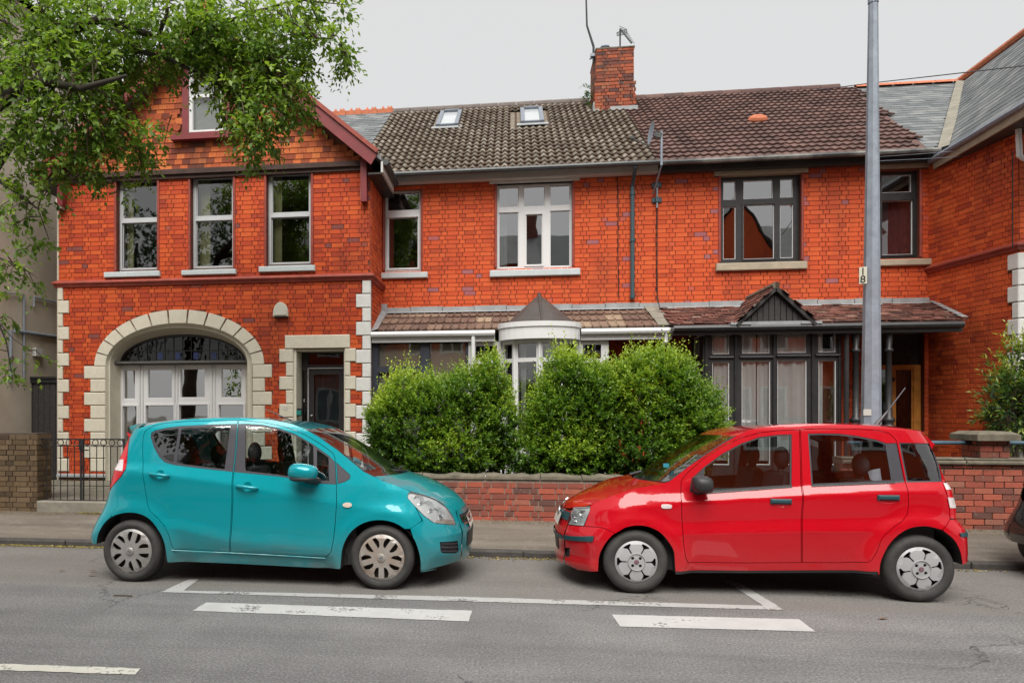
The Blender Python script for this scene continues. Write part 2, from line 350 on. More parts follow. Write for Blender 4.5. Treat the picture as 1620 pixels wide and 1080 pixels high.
M['car_teal'] = paint('car_teal', (.0,.285,.335), flake=.22, dirt=.42)
M['car_red'] = paint('car_red', (.46,.0008,.009), flake=.0, dirt=.12)
M['car_black'] = paint('car_black', (.012,.012,.013), flake=.1, dirt=.35)
M['trim'] = simple('trim', (.025,.025,.027), .5, var=.15, scale=20, obj=True)
M['trim_pillar'] = simple('trim_pillar', (.045,.045,.055), .4, var=.12, scale=20, obj=True)
M['trim_teal'] = simple('trim_teal', (.012,.055,.065), .45, var=.15, scale=20, obj=True)
M['rubber'] = simple('rubber', (.032,.031,.030), .75, var=.3, scale=16, obj=True, dirt=.5, dirtcol=(.075,.07,.06), bmp=.15)
M['under'] = simple('under', (.010,.010,.010), .9, var=.2, obj=True)
M['hub'] = simple('hub', (.33,.32,.31), .38, metal=.35, var=.08, scale=10, obj=True, dirt=.35, dirtcol=(.19,.16,.12))
M['hub_rust'] = simple('hub_rust', (.35,.335,.31), .4, metal=.3, var=.1, scale=10, obj=True, dirt=.8, dirtcol=(.30,.17,.09))
M['hub_silver'] = simple('hub_silver', (.36,.365,.37), .5, metal=.15, var=.05, scale=10, obj=True, dirt=.2, dirtcol=(.25,.24,.22))
M['steel_dark'] = simple('steel_dark', (.035,.028,.022), .6, metal=.3, var=.4, scale=14, obj=True)
M['chrome'] = simple('chrome', (.75,.76,.77), .12, metal=1.0, var=.03, obj=True)
M['lamp_silver'] = simple('lamp_silver', (.82,.82,.82), .4, metal=.15, var=.1, scale=15, obj=True)
M['lamp_red'] = simple('lamp_red', (.55,.004,.012), .12, var=.1, scale=18, obj=True, spec=.8)
M['lamp_pale'] = simple('lamp_pale', (.62,.56,.56), .15, var=.15, scale=22, obj=True, spec=.8)
M['lamp_amber'] = simple('lamp_amber', (.62,.50,.42), .15, var=.1, scale=22, obj=True, spec=.8)
M['plate'] = simple('plate', (.68,.68,.62), .4, var=.03, obj=True)
M['seat'] = simple('seat', (.055,.058,.062), .9, var=.2, scale=14, obj=True)
M['cabin'] = simple('cabin', (.028,.028,.030), .85, var=.2, scale=8, obj=True)
M['car_glass'] = glass('car_glass', tint=(.84,.90,.90), wob=0, low=.17, hi=.9)
M['lens'] = glass('lens', tint=(.9,.92,.92), wob=0, low=.07, hi=.8)
M['decal'] = simple('decal', (.02,.25,.33), .6, var=.1)
# ================================================================ ground, road, pavement
def road_z(y): return 0.0 if y < 6.1 else -.04*(y-6.1)/1.82
def pave_z(y): return .028+(.145-.028)*min(1, max(0, (y-8.05)/1.4))
def asphalt():
    m, nt, b, o = newmat('asphalt'); v = posn(nt)
    n = noise(nt, 58, 5, .78, v); n2 = noise(nt, 1.1, 5, .6, v); vo = nd(nt, 'ShaderNodeTexVoronoi'); vo.inputs['Scale'].default_value = 60; nt.links.new(v, vo.inputs['Vector'])
    c = ramp(nt, n.outputs[0], [(.28, (.070,.070,.070)), (.50, (.165,.165,.164)), (.72, (.34,.338,.335))]).outputs[0]
    c = mixc(nt, ramp(nt, vo.outputs['Distance'], [(.10, (.55,)*3), (.3, (0,0,0))]).outputs[0], c, (.29,.288,.285))
    c = mixc(nt, 1.0, c, ramp(nt, n2.outputs[0], [(.3, (.80,.80,.80)), (.7, (1.14,1.13,1.12))]).outputs[0], 'MULTIPLY')
    mt = nd(nt, 'ShaderNodeMapping'); mt.inputs['Scale'].default_value = (.12, 1.9, 1); nt.links.new(v, mt.inputs[0])      # wheel tracks and patching drawn out along the road
    c = mixc(nt, 1.0, c, ramp(nt, noise(nt, 1.3, 4, .55, mt.outputs[0]).outputs[0], [(.32, (.80,.80,.80)), (.5, (1,1,1)), (.68, (1.12,1.11,1.1))]).outputs[0], 'MULTIPLY')
    oil = ramp(nt, noise(nt, 1.7, 5, .7, v).outputs[0], [(.66, (0,0,0)), (.74, (.45,)*3)]).outputs[0]; c = mixc(nt, oil, c, (.07,.068,.066))
    sx = nd(nt, 'ShaderNodeSeparateXYZ'); nt.links.new(v, sx.inputs[0])       # older, dustier strip beside the kerb
    wv = nd(nt, 'ShaderNodeMath', operation='MULTIPLY_ADD'); nt.links.new(noise(nt, .9, 3, .6, v).outputs[0], wv.inputs[0]); wv.inputs[1].default_value = .35; nt.links.new(sx.outputs[1], wv.inputs[2])
    mr = nd(nt, 'ShaderNodeMapRange'); nt.links.new(wv.outputs[0], mr.inputs[0]); mr.inputs[1].default_value = 6.02; mr.inputs[2].default_value = 6.22; mr.inputs[3].default_value = 0; mr.inputs[4].default_value = .6
    c = mixc(nt, mr.outputs[0], c, mixc(nt, n.outputs[0], (.12,.111,.10), (.25,.23,.205)))
    # cracks
    d = nd(nt, 'ShaderNodeTexVoronoi', feature='DISTANCE_TO_EDGE'); d.inputs['Scale'].default_value = .55
    wp = nd(nt, 'ShaderNodeVectorMath', operation='ADD'); nt.links.new(v, wp.inputs[0])
    wn_ = nd(nt, 'ShaderNodeVectorMath', operation='SCALE'); nt.links.new(noise(nt, 2.2, 6, .7, v).outputs[1], wn_.inputs[0]); wn_.inputs[3].default_value = .55; nt.links.new(wn_.outputs[0], wp.inputs[1])
    nt.links.new(wp.outputs[0], d.inputs['Vector'])
    ck = ramp(nt, d.outputs['Distance'], [(.0, (1,1,1)), (.0065, (0,0,0))]).outputs[0]
    gate = ramp(nt, noise(nt, .45, 2, .5, v).outputs[0], [(.52, (0,0,0)), (.58, (.85,)*3)]).outputs[0]
    c = mixc(nt, mixc(nt, 1.0, ck, gate, 'MULTIPLY'), c, (.02,.02,.02))
    nt.links.new(c, b.inputs['Base Color']); b.inputs['Roughness'].default_value = .85; b.inputs['Specular IOR Level'].default_value = .3
    s = nd(nt, 'ShaderNodeMath', operation='ADD'); nt.links.new(n.outputs[0], s.inputs[0]); nt.links.new(vo.outputs['Distance'], s.inputs[1])
    bump(nt, b, s.outputs[0], .65, .008); return m
def tarmac():
    m, nt, b, o = newmat('tarmac'); v = posn(nt); n = noise(nt, 75, 5, .75, v); n2 = noise(nt, 2.2, 5, .65, v)
    mp = nd(nt, 'ShaderNodeMapping'); mp.inputs['Scale'].default_value = (.35, 3.2, 1); nt.links.new(v, mp.inputs[0]); n3 = noise(nt, 1.6, 4, .6, mp.outputs[0])
    c = ramp(nt, n.outputs[0], [(.3, (.085,.074,.061)), (.7, (.235,.205,.170))]).outputs[0]
    c = mixc(nt, 1.0, c, ramp(nt, n3.outputs[0], [(.3, (.72,.70,.68)), (.7, (1.15,1.13,1.1))]).outputs[0], 'MULTIPLY')
    c = mixc(nt, ramp(nt, n2.outputs[0], [(.52, (0,0,0)), (.75, (.55,)*3)]).outputs[0], c, (.27,.24,.20))
    nt.links.new(c, b.inputs['Base Color']); b.inputs['Roughness'].default_value = .92; bump(nt, b, n.outputs[0], .5, .006); return m
def wornpaint(name, col, lo, hi, under=(.14,.135,.13)):
    m, nt, b, o = newmat(name); v = posn(nt); n = noise(nt, 34, 6, .72, v); n2 = noise(nt, 3.2, 3, .6, v)
    s = nd(nt, 'ShaderNodeMath', operation='ADD'); nt.links.new(n.outputs[0], s.inputs[0]); nt.links.new(n2.outputs[0], s.inputs[1])
    c = ramp(nt, n2.outputs[0], [(.3, tuple(x*.82 for x in col)), (.7, col)]).outputs[0]
    hf = nd(nt, 'ShaderNodeMath', operation='MULTIPLY'); nt.links.new(s.outputs[0], hf.inputs[0]); hf.inputs[1].default_value = .5
    c = mixc(nt, ramp(nt, hf.outputs[0], [(lo, (0,0,0)), (hi, (1,1,1))]).outputs[0], c, under)
    nt.links.new(c, b.inputs['Base Color']); b.inputs['Roughness'].default_value = .7; bump(nt, b, noise(nt, 150, 2, .5, v).outputs[0], .3, .005); return m
M['asphalt'] = asphalt(); M['tarmac'] = tarmac()
M['mark_white'] = wornpaint('mark_white', (.50,.50,.49), .57, .61); M['mark_bay'] = wornpaint('mark_bay', (.44,.44,.43), .535, .575); M['mark_yellowish'] = wornpaint('mark_yellowish', (.58,.57,.50), .53, .57)
def sheet(name, xs, prof, mat, **k):
    v = [(x, y, z) for y, z in prof for x in xs]; n = len(xs)
    f = [(j*n+i, j*n+i+1, (j+1)*n+i+1, (j+1)*n+i) for j in range(len(prof)-1) for i in range(n-1)]
    return mobj(name, v, f, mat, kind='structure', **k)
M['earth'] = simple('earth', (.09,.08,.06), .95, var=.3, scale=2)
mobj('ground', [(-250,-250,-.16),(250,-250,-.16),(250,250,-.16),(-250,250,-.16)], [(0,1,2,3)], M['earth'], kind='structure')
XS = [-60,-20,-8,-4,0,4,8,20,60]
KY = 7.92
sheet('road', XS, [(-.4,-.03),(1.5,-.005),(3,0),(6.1,0),(KY+.02,road_z(KY+.02))], M['asphalt'])
pav = sheet('pavement', XS, [(KY+.1,.024),(8.6,pave_z(8.6)),(9.47,.147)], M['tarmac'])
mb = MB(); mb.box(-60, 60, KY+.06, KY+.14, -.15, .015); mb.box(-60, 60, -.56, -.4, -.15, .05)
kb = mb.build('kerb', M['tarmac'], kind='structure')
M['kerb_stone'] = simple('kerb_stone', (.055,.050,.046), .9, var=.35, scale=14, bmp=.3, dirt=.35, dirtcol=(.12,.11,.09))
mb = MB(); mb.cbox(-.455, .455, 0, .125, -.13, .03, .014); km = mesh_data('kerb_stone', mb.v, mb.f, M['kerb_stone'])
x = -7.7
while x < 9.0:
    o = bpy.data.objects.new('kerb_stone', km); o.location = (x, KY+random.uniform(-.004, .004), random.uniform(-.004, .002)); link(o, kb); x += .92
sheet('far_pavement', XS, [(-2.4,.12),(-.42,.05)], M['tarmac'])
# painted markings, each a thin sheet 4 mm proud of the road
def marking(name, pts, mat, label, jag=0.0):
    q = []
    for a, b in zip(pts, pts[1:]+pts[:1]):
        n = max(1, int((Vector(b)-Vector(a)).length/.06))
        for i in range(n):
            p = Vector(a).lerp(Vector(b), i/n)
            if jag and i: p += Vector((random.uniform(-1, 1), random.uniform(-1, 1), 0))*jag
            q.append((p.x, p.y))
    vv, ff = tri2d(q, h=.15)
    mobj(name, [(a, b, road_z(b)+.004) for a, b in vv], ff, mat, label=label, cat='road marking', group='white lines painted on the road')
ln = lambda a, b, t: (a[0]+(b[0]-a[0])*t, a[1]+(b[1]-a[1])*t)
c1, c2 = G(257, 936), G(1240, 964.5); i1, i2 = G(290, 934), G(1205, 957.5)
m0 = G(700, 948.5); m1 = G(700, 942.5)
marking('bay_line', [G(255, 936.5), G(700, 950.2), G(1240, 965), G(1175, 922), G(1155, 915), G(1140, 915), G(1166, 929), G(1207, 958), G(700, 943.2), G(291, 934.3), G(316, 915), G(300, 915)], M['mark_bay'], 'long thin worn white parking bay line with angled ends beside both cars', .004)
marking('centre_dash', [G(305, 966), G(326, 953), G(747, 966), G(742, 983)], M['mark_white'], 'wide white dash painted on the road below the turquoise car', .005)
marking('centre_dash', [G(968, 972), G(1264, 979.5), G(1290, 999), G(981, 991)], M['mark_white'], 'shorter white dash with slanted ends on the road below the red car', .003)
marking('centre_dash', [G(-90, 1047), G(222, 1057.5), G(214, 1067), G(-90, 1057)], M['mark_yellowish'], 'yellowish ragged white dash at the bottom left edge of the road', .006)
# ================================================================ walls and pieces
def frame_mat(O, D):            # local (s, inward, z) -> world
    D = Vector((D[0], D[1], 0)).normalized(); I = Vector((-D.y, D.x, 0))
    return Matrix(((D.x, I.x, 0, O[0]), (D.y, I.y, 0, O[1]), (0, 0, 1, 0), (0, 0, 0, 1)))
def FY(Y): return frame_mat((0, Y), (1, 0))
def xf(Mx, mb):
    mb.v = [tuple(Mx @ Vector(p)) for p in mb.v]; return mb
def cells(mb, x0, x1, z0, z1, holes, y0, y1=None):
    xs = sorted({x0, x1, *[h for q in holes for h in q[:2] if x0 < h < x1]}); zs = sorted({z0, z1, *[h for q in holes for h in q[2:4] if z0 < h < z1]})
    nx, nz = len(xs)-1, len(zs)-1
    sol = [[not any(q[0]-1e-6 < (xs[i]+xs[i+1])/2 < q[1]+1e-6 and q[2]-1e-6 < (zs[j]+zs[j+1])/2 < q[3]+1e-6 for q in holes) for j in range(nz)] for i in range(nx)]
    for i in range(nx):
        for j in range(nz):
            if not sol[i][j]: continue
            a, b, c, d = xs[i], xs[i+1], zs[j], zs[j+1]
            mb.add([(a,y0,c),(b,y0,c),(b,y0,d),(a,y0,d)], [(0,1,2,3)])
            if y1 is None: continue
            S = lambda p, q: p < 0 or q < 0 or p >= nx or q >= nz or not sol[p][q]
            if S(i-1, j): mb.add([(a,y1,c),(a,y0,c),(a,y0,d),(a,y1,d)], [(0,1,2,3)])
            if S(i+1, j): mb.add([(b,y0,c),(b,y1,c),(b,y1,d),(b,y0,d)], [(0,1,2,3)])
            if S(i, j-1): mb.add([(a,y1,c),(b,y1,c),(b,y0,c),(a,y0,c)], [(0,1,2,3)])
            if S(i, j+1): mb.add([(a,y0,d),(b,y0,d),(b,y1,d),(a,y1,d)], [(0,1,2,3)])
    return mb
def seen(p):
    d = depth(p[0], p[1])
    if d < .5: return None
    return CX+F*(p[0]*CA+p[1]*SA)/d, CY-F*(p[2]-H)/d, d
PIECE = {}
def pieces(items, name, mat, parent, maker, cap=300, keep=None):
    """items: (key, matrix, tint). The cap that show largest become parts of their own, sharing meshes; the rest one stuff part."""
    sc = []
    for i, (k, m, t) in enumerate(items):
        q = seen(m.translation); ok = q and -20 < q[0] < 1640 and -20 < q[1] < 1100 and (keep is None or keep(q))
        sc.append((0 if ok else 1, q[2] if q else 1e9, i))
    sc.sort(); own = {i for a, d, i in sc[:cap] if a == 0}
    rest = MB()
    for i, (k, m, t) in enumerate(items):
        ck = (name, mat.name)+k
        if ck not in PIECE:
            mb = maker(*k); PIECE[ck] = (mb, mesh_data(name, mb.v, mb.f, mat))
        mb, me = PIECE[ck]
        if i in own:
            o = bpy.data.objects.new(name, me); o.matrix_world = m; link(o, parent)
        else:
            rest.ct = t+1e-4; rest.add([tuple(m @ Vector(p)) for p in mb.v], mb.f)
    if rest.v: rest.build(name+'_field', mat, parent, kind='stuff')
def brick_mb(L, h):
    mb = MB(); L /= 1000; h /= 1000; a, c, b = L/2, h/2, .003
    v = [(-a,.026,-c),(a,.026,-c),(a,.026,c),(-a,.026,c),(-a,b,-c),(a,b,-c),(a,b,c),(-a,b,c),(-a+b,0,-c+b),(a-b,0,-c+b),(a-b,0,c-b),(-a+b,0,c-b)]
    return mb.add(v, [(0,1,5,4),(1,2,6,5),(2,3,7,6),(3,0,4,7),(4,5,9,8),(5,6,10,9),(6,7,11,10),(7,4,8,11),(8,9,10,11)])
def brick_items(Mx, s0, s1, z0, z1, holes=(), fn=None, ch=.083, st=.222, hd=.112, j=.0075, proud=.012, allst=False, jit=.002, seed=0):
    R = random.Random(seed); out = []; k = 0; z = z0
    while z+ch*.6 < z1:
        zc = z+ch/2; hh = min(ch, z1-z)-j
        ex = [(q[0], q[1]) for q in holes if q[2] < zc < q[3]]
        if fn: ex += fn(zc)
        s = s0-((st+hd)*(.5 if k % 2 else 0) if not allst else st*(.5 if k % 2 else 0))-R.uniform(0, .03)
        n = k % 2 if not allst else 0
        while s < s1:
            L = st if (allst or n % 2 == 0) else hd
            segs = [(max(s, s0), min(s+L, s1))]
            for e in ex:
                ns = []
                for a, b in segs:
                    if e[1] <= a or e[0] >= b: ns.append((a, b)); continue
                    if e[0] > a: ns.append((a, e[0]))
                    if e[1] < b: ns.append((e[1], b))
                segs = ns
            for a, b in segs:
                if b-a < .035: continue
                Lq = max(2, int(round((b-a-j)*100)))*10
                m = Mx @ Matrix.Translation(((a+b)/2, -proud+R.uniform(-jit, jit), zc+R.uniform(-.001, .001))) @ Matrix.Rotation(R.uniform(-.006, .006), 4, 'Z')
                out.append(((Lq, int(round(hh*1000))), m, R.random()))
            s += L; n += 1
        z += ch; k += 1
    return out
def window(parent, Mx, rect, panes, fmat, gmat, y0, th=.07, bead=.014, sill=None, curtains=(), sash=(), name='window', label=None, inner=.02, beadmat=None):
    mb = MB(); cells(mb, *rect, panes, y0, y0+th)
    for p in sash:                                     # an opening light stands a little proud inside its opening
        q = (p[0]-.028, p[1]+.028, p[2]-.028, p[3]+.028); cells(mb, *q, [p], y0-.014, y0+.004)
    o = xf(Mx, mb).build(name, fmat, parent, label=label)
    bm = MB()
    for p in panes: cells(bm, *p, [(p[0]+bead, p[1]-bead, p[2]+bead, p[3]-bead)], y0+inner, y0+th-.003)
    if bead: xf(Mx, bm).build('glazing_bead', beadmat or fmat, o)
    for p in panes:
        g = MB(); yy = y0+inner+.014; g.add([(p[0]+.002,yy,p[2]+.002),(p[1]-.002,yy,p[2]+.002),(p[1]-.002,yy,p[3]-.002),(p[0]+.002,yy,p[3]-.002)], [(0,1,2,3)])
        xf(Mx, g).build('pane', gmat, o)
    if sill:
        s = MB(); s.cbox(sill[0], sill[1], sill[4], y0+.05, sill[2], sill[3], .012); xf(Mx, s).build('sill', sill[5], o)
    for c in curtains: curtain(o, Mx, *c)
    return o
def curtain(parent, Mx, x0, x1, z0, z1, mat, y, amp=.025, folds=7, name='curtain', gather=0):
    n = max(8, folds*8); v = []; f = []
    for j in range(9):
        for i in range(n+1):
            t = i/n; q = j/8; s = x0+(x1-x0)*t
            s += gather*math.sin(q*math.pi)*(t-.5)*(x1-x0)
            v.append((s, y+amp*math.sin(t*folds*2*math.pi+.6*q*math.sin(9*t))*(.5+.5*q)+.01*math.sin(5*t), z1+(z0-z1)*q))
    for j in range(8):
        for i in range(n): f.append((j*(n+1)+i, (j+1)*(n+1)+i, (j+1)*(n+1)+i+1, j*(n+1)+i+1))
    mb = MB(); mb.add(v, f); return xf(Mx, mb).build(name, mat, parent, smooth=True)
def R4(l, r, t, b, Y):
    c = (l+r)/2; return (PX(l, Y), PX(r, Y), PZ(c, b, Y), PZ(c, t, Y))
def sweep(mb, path, prof):           # path: plan points walked left to right, prof: (outward, z)
    path = [Vector((p[0], p[1])) for p in path]; n = len(path); rows = []
    for i, p in enumerate(path):
        def nrm(a, b): d = (b-a).normalized(); return Vector((d.y, -d.x))
        if i == 0: m = nrm(path[0], path[1])
        elif i == n-1: m = nrm(path[-2], path[-1])
        else:
            a, b = nrm(path[i-1], p), nrm(p, path[i+1]); m = (a+b).normalized(); m /= max(.3, m.dot(a))
        rows.append([(p.x+m.x*o_, p.y+m.y*o_, z) for o_, z in prof])
    k = len(prof); v = [q for r in rows for q in r]
    f = [(i*k+j, (i+1)*k+j, (i+1)*k+j+1, i*k+j+1) for i in range(n-1) for j in range(k-1)]
    f += [tuple(range(k)), tuple((n-1)*k+j for j in range(k-1, -1, -1))]
    return mb.add(v, f)
# roof pieces
def slope(O, U, Vv):
    U, Vv = Vector(U).normalized(), Vector(Vv).normalized(); N = U.cross(Vv).normalized()
    return Matrix(((U.x, Vv.x, N.x, O[0]), (U.y, Vv.y, N.y, O[1]), (U.z, Vv.z, N.z, O[2]), (0, 0, 0, 1)))
def roll_tile(w, g):
    w /= 1000; g /= 1000; n = 12; mb = MB(); lift = .042; th = .03; v = []
    pr = lambda t: .034*max(0, math.sin(t*4*math.pi-.6))**.8 if math.sin(t*4*math.pi-.6) > 0 else -.006*abs(math.sin(t*4*math.pi-.6))
    for i in range(n+1):
        t = i/n; x = -w/2+w*t; h = pr(t)
        v += [(x, 0, lift+h-th), (x, 0, lift+h), (x, g*1.12, h)]
    f = []
    for i in range(n): a = i*3; f += [(a, a+3, a+4, a+1), (a+1, a+4, a+5, a+2)]
    return mb.add(v, f)
def wave_tile(w, g):
    w /= 1000; g /= 1000; n = 12; mb = MB(); v = []
    for i in range(n+1):
        t = i/n; x = -w/2+w*t; h = .013*math.sin(4*math.pi*t+.3)+.006*((2*t) % 1)
        v += [(x, 0, .042+h-.032), (x, 0, .042+h), (x, g*1.12, h)]
    f = []
    for i in range(n): a = i*3; f += [(a, a+3, a+4, a+1), (a+1, a+4, a+5, a+2)]
    return mb.add(v, f)
def rib_tile(w, g):
    w /= 1000; g /= 1000; mb = MB(); v = []; xs = [0,.04,.10,.44,.50,.54,.60,.94,1]; hs = [.016,.026,0,0,.016,.026,0,0,.016]
    for x, h in zip(xs, hs): v += [(-w/2+w*x, 0, .034+h-.03), (-w/2+w*x, 0, .034+h), (-w/2+w*x, g*1.1, h)]
    f = []
    for i in range(len(xs)-1): a = i*3; f += [(a, a+3, a+4, a+1), (a+1, a+4, a+5, a+2)]
    return mb.add(v, f)
def flat_tile(w, g, t=12, wid=96):
    w /= 1000; g /= 1000; t /= 1000; a = w*wid/200; mb = MB()
    return mb.add([(-a,0,t*.5),(a,0,t*.5),(a,g*1.15,0),(-a,g*1.15,0),(-a,0,t*1.5),(a,0,t*1.5),(a,g*1.15,t*.5),(-a,g*1.15,t*.5)], [(0,1,5,4),(4,5,6,7),(1,2,6,5),(3,0,4,7)])
def scale_tile(w, g):
    w /= 1000; g /= 1000; a = w*.485; mb = MB(); t = .014
    p = [(a*math.cos(math.pi+math.pi*i/8), .0+a*.9+a*.9*math.sin(math.pi+math.pi*i/8)) for i in range(9)]+[(a, g*1.3), (-a, g*1.3)]
    n = len(p); return mb.add([(x, y, t*1.5) for x, y in p]+[(x, y, t*.3) for x, y in p], [tuple(range(n))]+[(i, i+n, (i+1) % n+n, (i+1) % n) for i in range(n)])
def tiles(Mx, w, g, ncol, nrow, key, ok=None, stag=0, jit=.004, seed=0, x0=0.0):
    R = random.Random(seed); out = []
    for r in range(nrow):
        for c in range(-1, ncol+1):
            s = x0+(c+.5)*w+(w*stag if r % 2 else 0)
            if ok and not ok(s, (r+.5)*g): continue
            m = Mx @ Matrix.Translation((s+R.uniform(-jit, jit)*.5, r*g+R.uniform(-jit, jit), R.uniform(0, jit))) @ Matrix.Rotation(R.uniform(-.01, .01), 4, 'Z')
            out.append((key, m, R.random()))
    return out
# ================================================================ the terrace
YG, YM = 12.4, 13.5                      # gable fronts, recessed main wall
ZE = 6.12; TP = .685; CP = math.cos(math.atan(TP)); SP = math.sin(math.atan(TP)); YE = 13.15; ZR = ZE+TP*(17.9-YE); YR = 17.9
YARD = .28
def roofz(y): return ZE+TP*(y-YE)
XL = PX(93, YG); XLC = PX(586, YG)       # left gable front corners
XB0 = PX(603, YM); XP = PX(1040, YM); XR = PX(1469, YM)      # main wall, party line, right end
mort = lambda mb, Mx, parent, mat, name='wall': xf(Mx, mb).build(name, mat, parent)
# ---------------------------------------------------------------- left gable house
LH = thing('gable_house', 'red brick house with cream arched window and tile hung gable behind the turquoise car', 'house')
gw = [R4(184, 250, 277, 430, YG), R4(301, 370, 272, 427, YG), R4(421, 493, 266, 421, YG)]
zst = PZ(330, 446, YG); ZB = PZ(330, 268, YG)        # string course, underside of tile hanging
acx = PX(282.5, YG); az = PZ(282, 577, YG); aro = PX(418.5, YG)-acx; ari = PX(400, YG)-acx; arh = PZ(282, 490, YG)-az; arih = PZ(282, 511, YG)-az
dr = (PX(464.5, YG), PX(546, YG), YARD-.05, PZ(503, 552, YG))
lint = (PX(451.5, YG), PX(554, YG), PZ(503, 551, YG), PZ(503, 530, YG))
zpl = PZ(130, 750, YG)
holes = gw+[dr, (acx-ari-.02, acx+ari+.02, YARD, az)]
def arch_fn(z):
    if z <= az: return [(acx-ari, acx+ari)]
    t = (z-az)/arh
    if t >= 1: return []
    q = aro*math.sqrt(1-t*t); return [(acx-q, acx+q)]
Mg = FY(YG)
amx, amh = (aro+ari)/2, (arh+arih)/2; rp = lambda q: [(q[0], q[2]), (q[1], q[2]), (q[1], q[3]), (q[0], q[3])]
vv, ff = tri2d([(XL, YARD-.4), (XLC, YARD-.4), (XLC, ZB+.15), (XL, ZB+.15)], [rp(q) for q in gw]+[rp((dr[0], dr[1], YARD-.3, dr[3])), [(acx-amx, YARD-.3), (acx+amx, YARD-.3)]+ell(acx, az, amx, amh, 0, math.pi, 30)], grid=False)
mb = MB(); mb.add([(x, 0, z) for x, z in vv], ff)
for q in gw+[dr]:
    lp = rp(q)[::-1]; mb.add([(x, 0, z) for x, z in lp]+[(x, .12, z) for x, z in lp], [(i, i+4, (i+1) % 4+4, (i+1) % 4) for i in range(4)])
wall = mort(mb, Mg, LH, M['mortar_dark'])
# corner quoins: pairs of a wide and a narrow block
quoin_l = []; items = []
zq = PZ(97, 455, YG); qh = (PZ(97, 476, YG)-PZ(97, 517.5, YG))/2
quoins = MB
QB = []
def quoin(x0, x1, z0, z1, mat, y0=-.035, y1=.03): QB.append((x0, x1, z0, z1, mat, y0, y1))
excl = []
for k in range(15):
    z1 = zq-k*qh; z0 = z1-qh
    if z1 < zpl+.1: break
    z0 = max(z0, zpl)
    wide = k % 2 == 1
    a = PX(110 if wide else 100.5, YG); quoin(XL-.01, a, z0+.008, z1-.004, 'cream_stone'); excl.append((XL-.05, a, z0, z1))
    b = PX(563.7 if wide else 573.5, YG); quoin(b, XLC+.01, z0+.008, z1-.004, 'white_stone'); excl.append((b, XLC+.05, z0, z1))
zj = lint[2]-.004; jh = qh
for k in range(15):
    z1 = zj-k*jh; z0 = z1-jh
    if z1 < YARD+.05: break
    wide = k % 2 == 0
    a, b = PX(442.5 if wide else 453, YG), dr[0]; quoin(a, b, z0+.008, z1-.004, 'cream_stone'); excl.append((a, b, z0, z1))
    a, b = dr[1], PX(563 if wide else 554.5, YG); quoin(a, b, z0+.008, z1-.004, 'cream_stone'); excl.append((a, b, z0, z1))
za = PZ(282, 577.5, YG)
for k in range(15):
    z1 = za-k*qh; z0 = z1-qh
    if z1 < zpl+.1: break
    z0 = max(z0, zpl); wide = k % 2 == 0
    a = PX(134 if wide else 144, YG); quoin(a, acx-ari, z0+.008, z1-.004, 'cream_stone', -.03); excl.append((a, acx-ari, z0, z1))
    b = PX(430.5 if wide else 419.5, YG); quoin(acx+ari, b, z0+.008, z1-.004, 'cream_stone', -.03); excl.append((acx+ari, b, z0, z1))
for x0, x1, z0, z1, mat, y0, y1 in QB:
    q = MB(); q.cbox(x0, x1, y0, y1, z0, z1, .012); xf(Mg, q).build('quoin_stone', M[mat], wall)
its = brick_items(Mg, XL+.005, XLC-.005, zpl, ZB+.1, holes+[lint]+excl, arch_fn, seed=1)
low = [i for i in its if i[1].translation.z < zst]; up = [i for i in its if i[1].translation.z >= zst]
pieces(low, 'brick', M['brick_dark'], wall, brick_mb, 150, lambda q: q[1] < 655)
pieces(up, 'brick', M['brick_dark'], wall, brick_mb, 90)
mb = MB(); mb.cbox(*lint[:2], -.04, .12, *lint[2:], .012); xf(Mg, mb).build('lintel', M['cream_stone'], LH)
# plinth
mb = MB(); sweep(mb, [(XL-.02, YG), (acx-ari, YG)], [(0, zpl-.05), (.05, zpl-.05), (.05, zpl-.01), (0, zpl+.02)]); sweep(mb, [(acx+ari, YG), (dr[0], YG)], [(0, zpl-.05), (.05, zpl-.05), (.05, zpl-.01), (0, zpl+.02)])
mb.build('plinth', M['lead'], LH)
pieces(brick_items(Mg, XL, XLC, YARD-.05, zpl-.05, [dr, (acx-ari, acx+ari, 0, az)], seed=2), 'brick', M['brick_brown'], wall, brick_mb, 10)
# moulded string course with its return along the side
mb = MB(); sp = [(0, zst-.055), (.035, zst-.045), (.05, zst-.02), (.05, zst), (.075, zst+.012), (.085, zst+.035), (.075, zst+.055), (.03, zst+.085), (0, zst+.1)]
sweep(mb, [(XL-.02, YG+.9), (XL-.02, YG), (XLC, YG), (XLC, YM)], sp); mb.build('string_course', M['red_mould'], LH)
# side return wall of the gable house
Mr = frame_mat((XLC, YG), (0, 1))
mb = MB(); cells(mb, 0, YM-YG+.1, YARD, ZE-.02, [], 0); sw = mort(mb, Mr, LH, M['mortar_dark'], 'side_wall')
pieces(brick_items(Mr, .01, YM-YG, zst+.1, ZE-.05, seed=3), 'brick', M['brick_side'], sw, brick_mb, 40)
pieces(brick_items(Mr, .12, YM-YG, YARD+1.6, zst-.05, seed=4), 'brick', M['brick_side'], sw, brick_mb, 10)
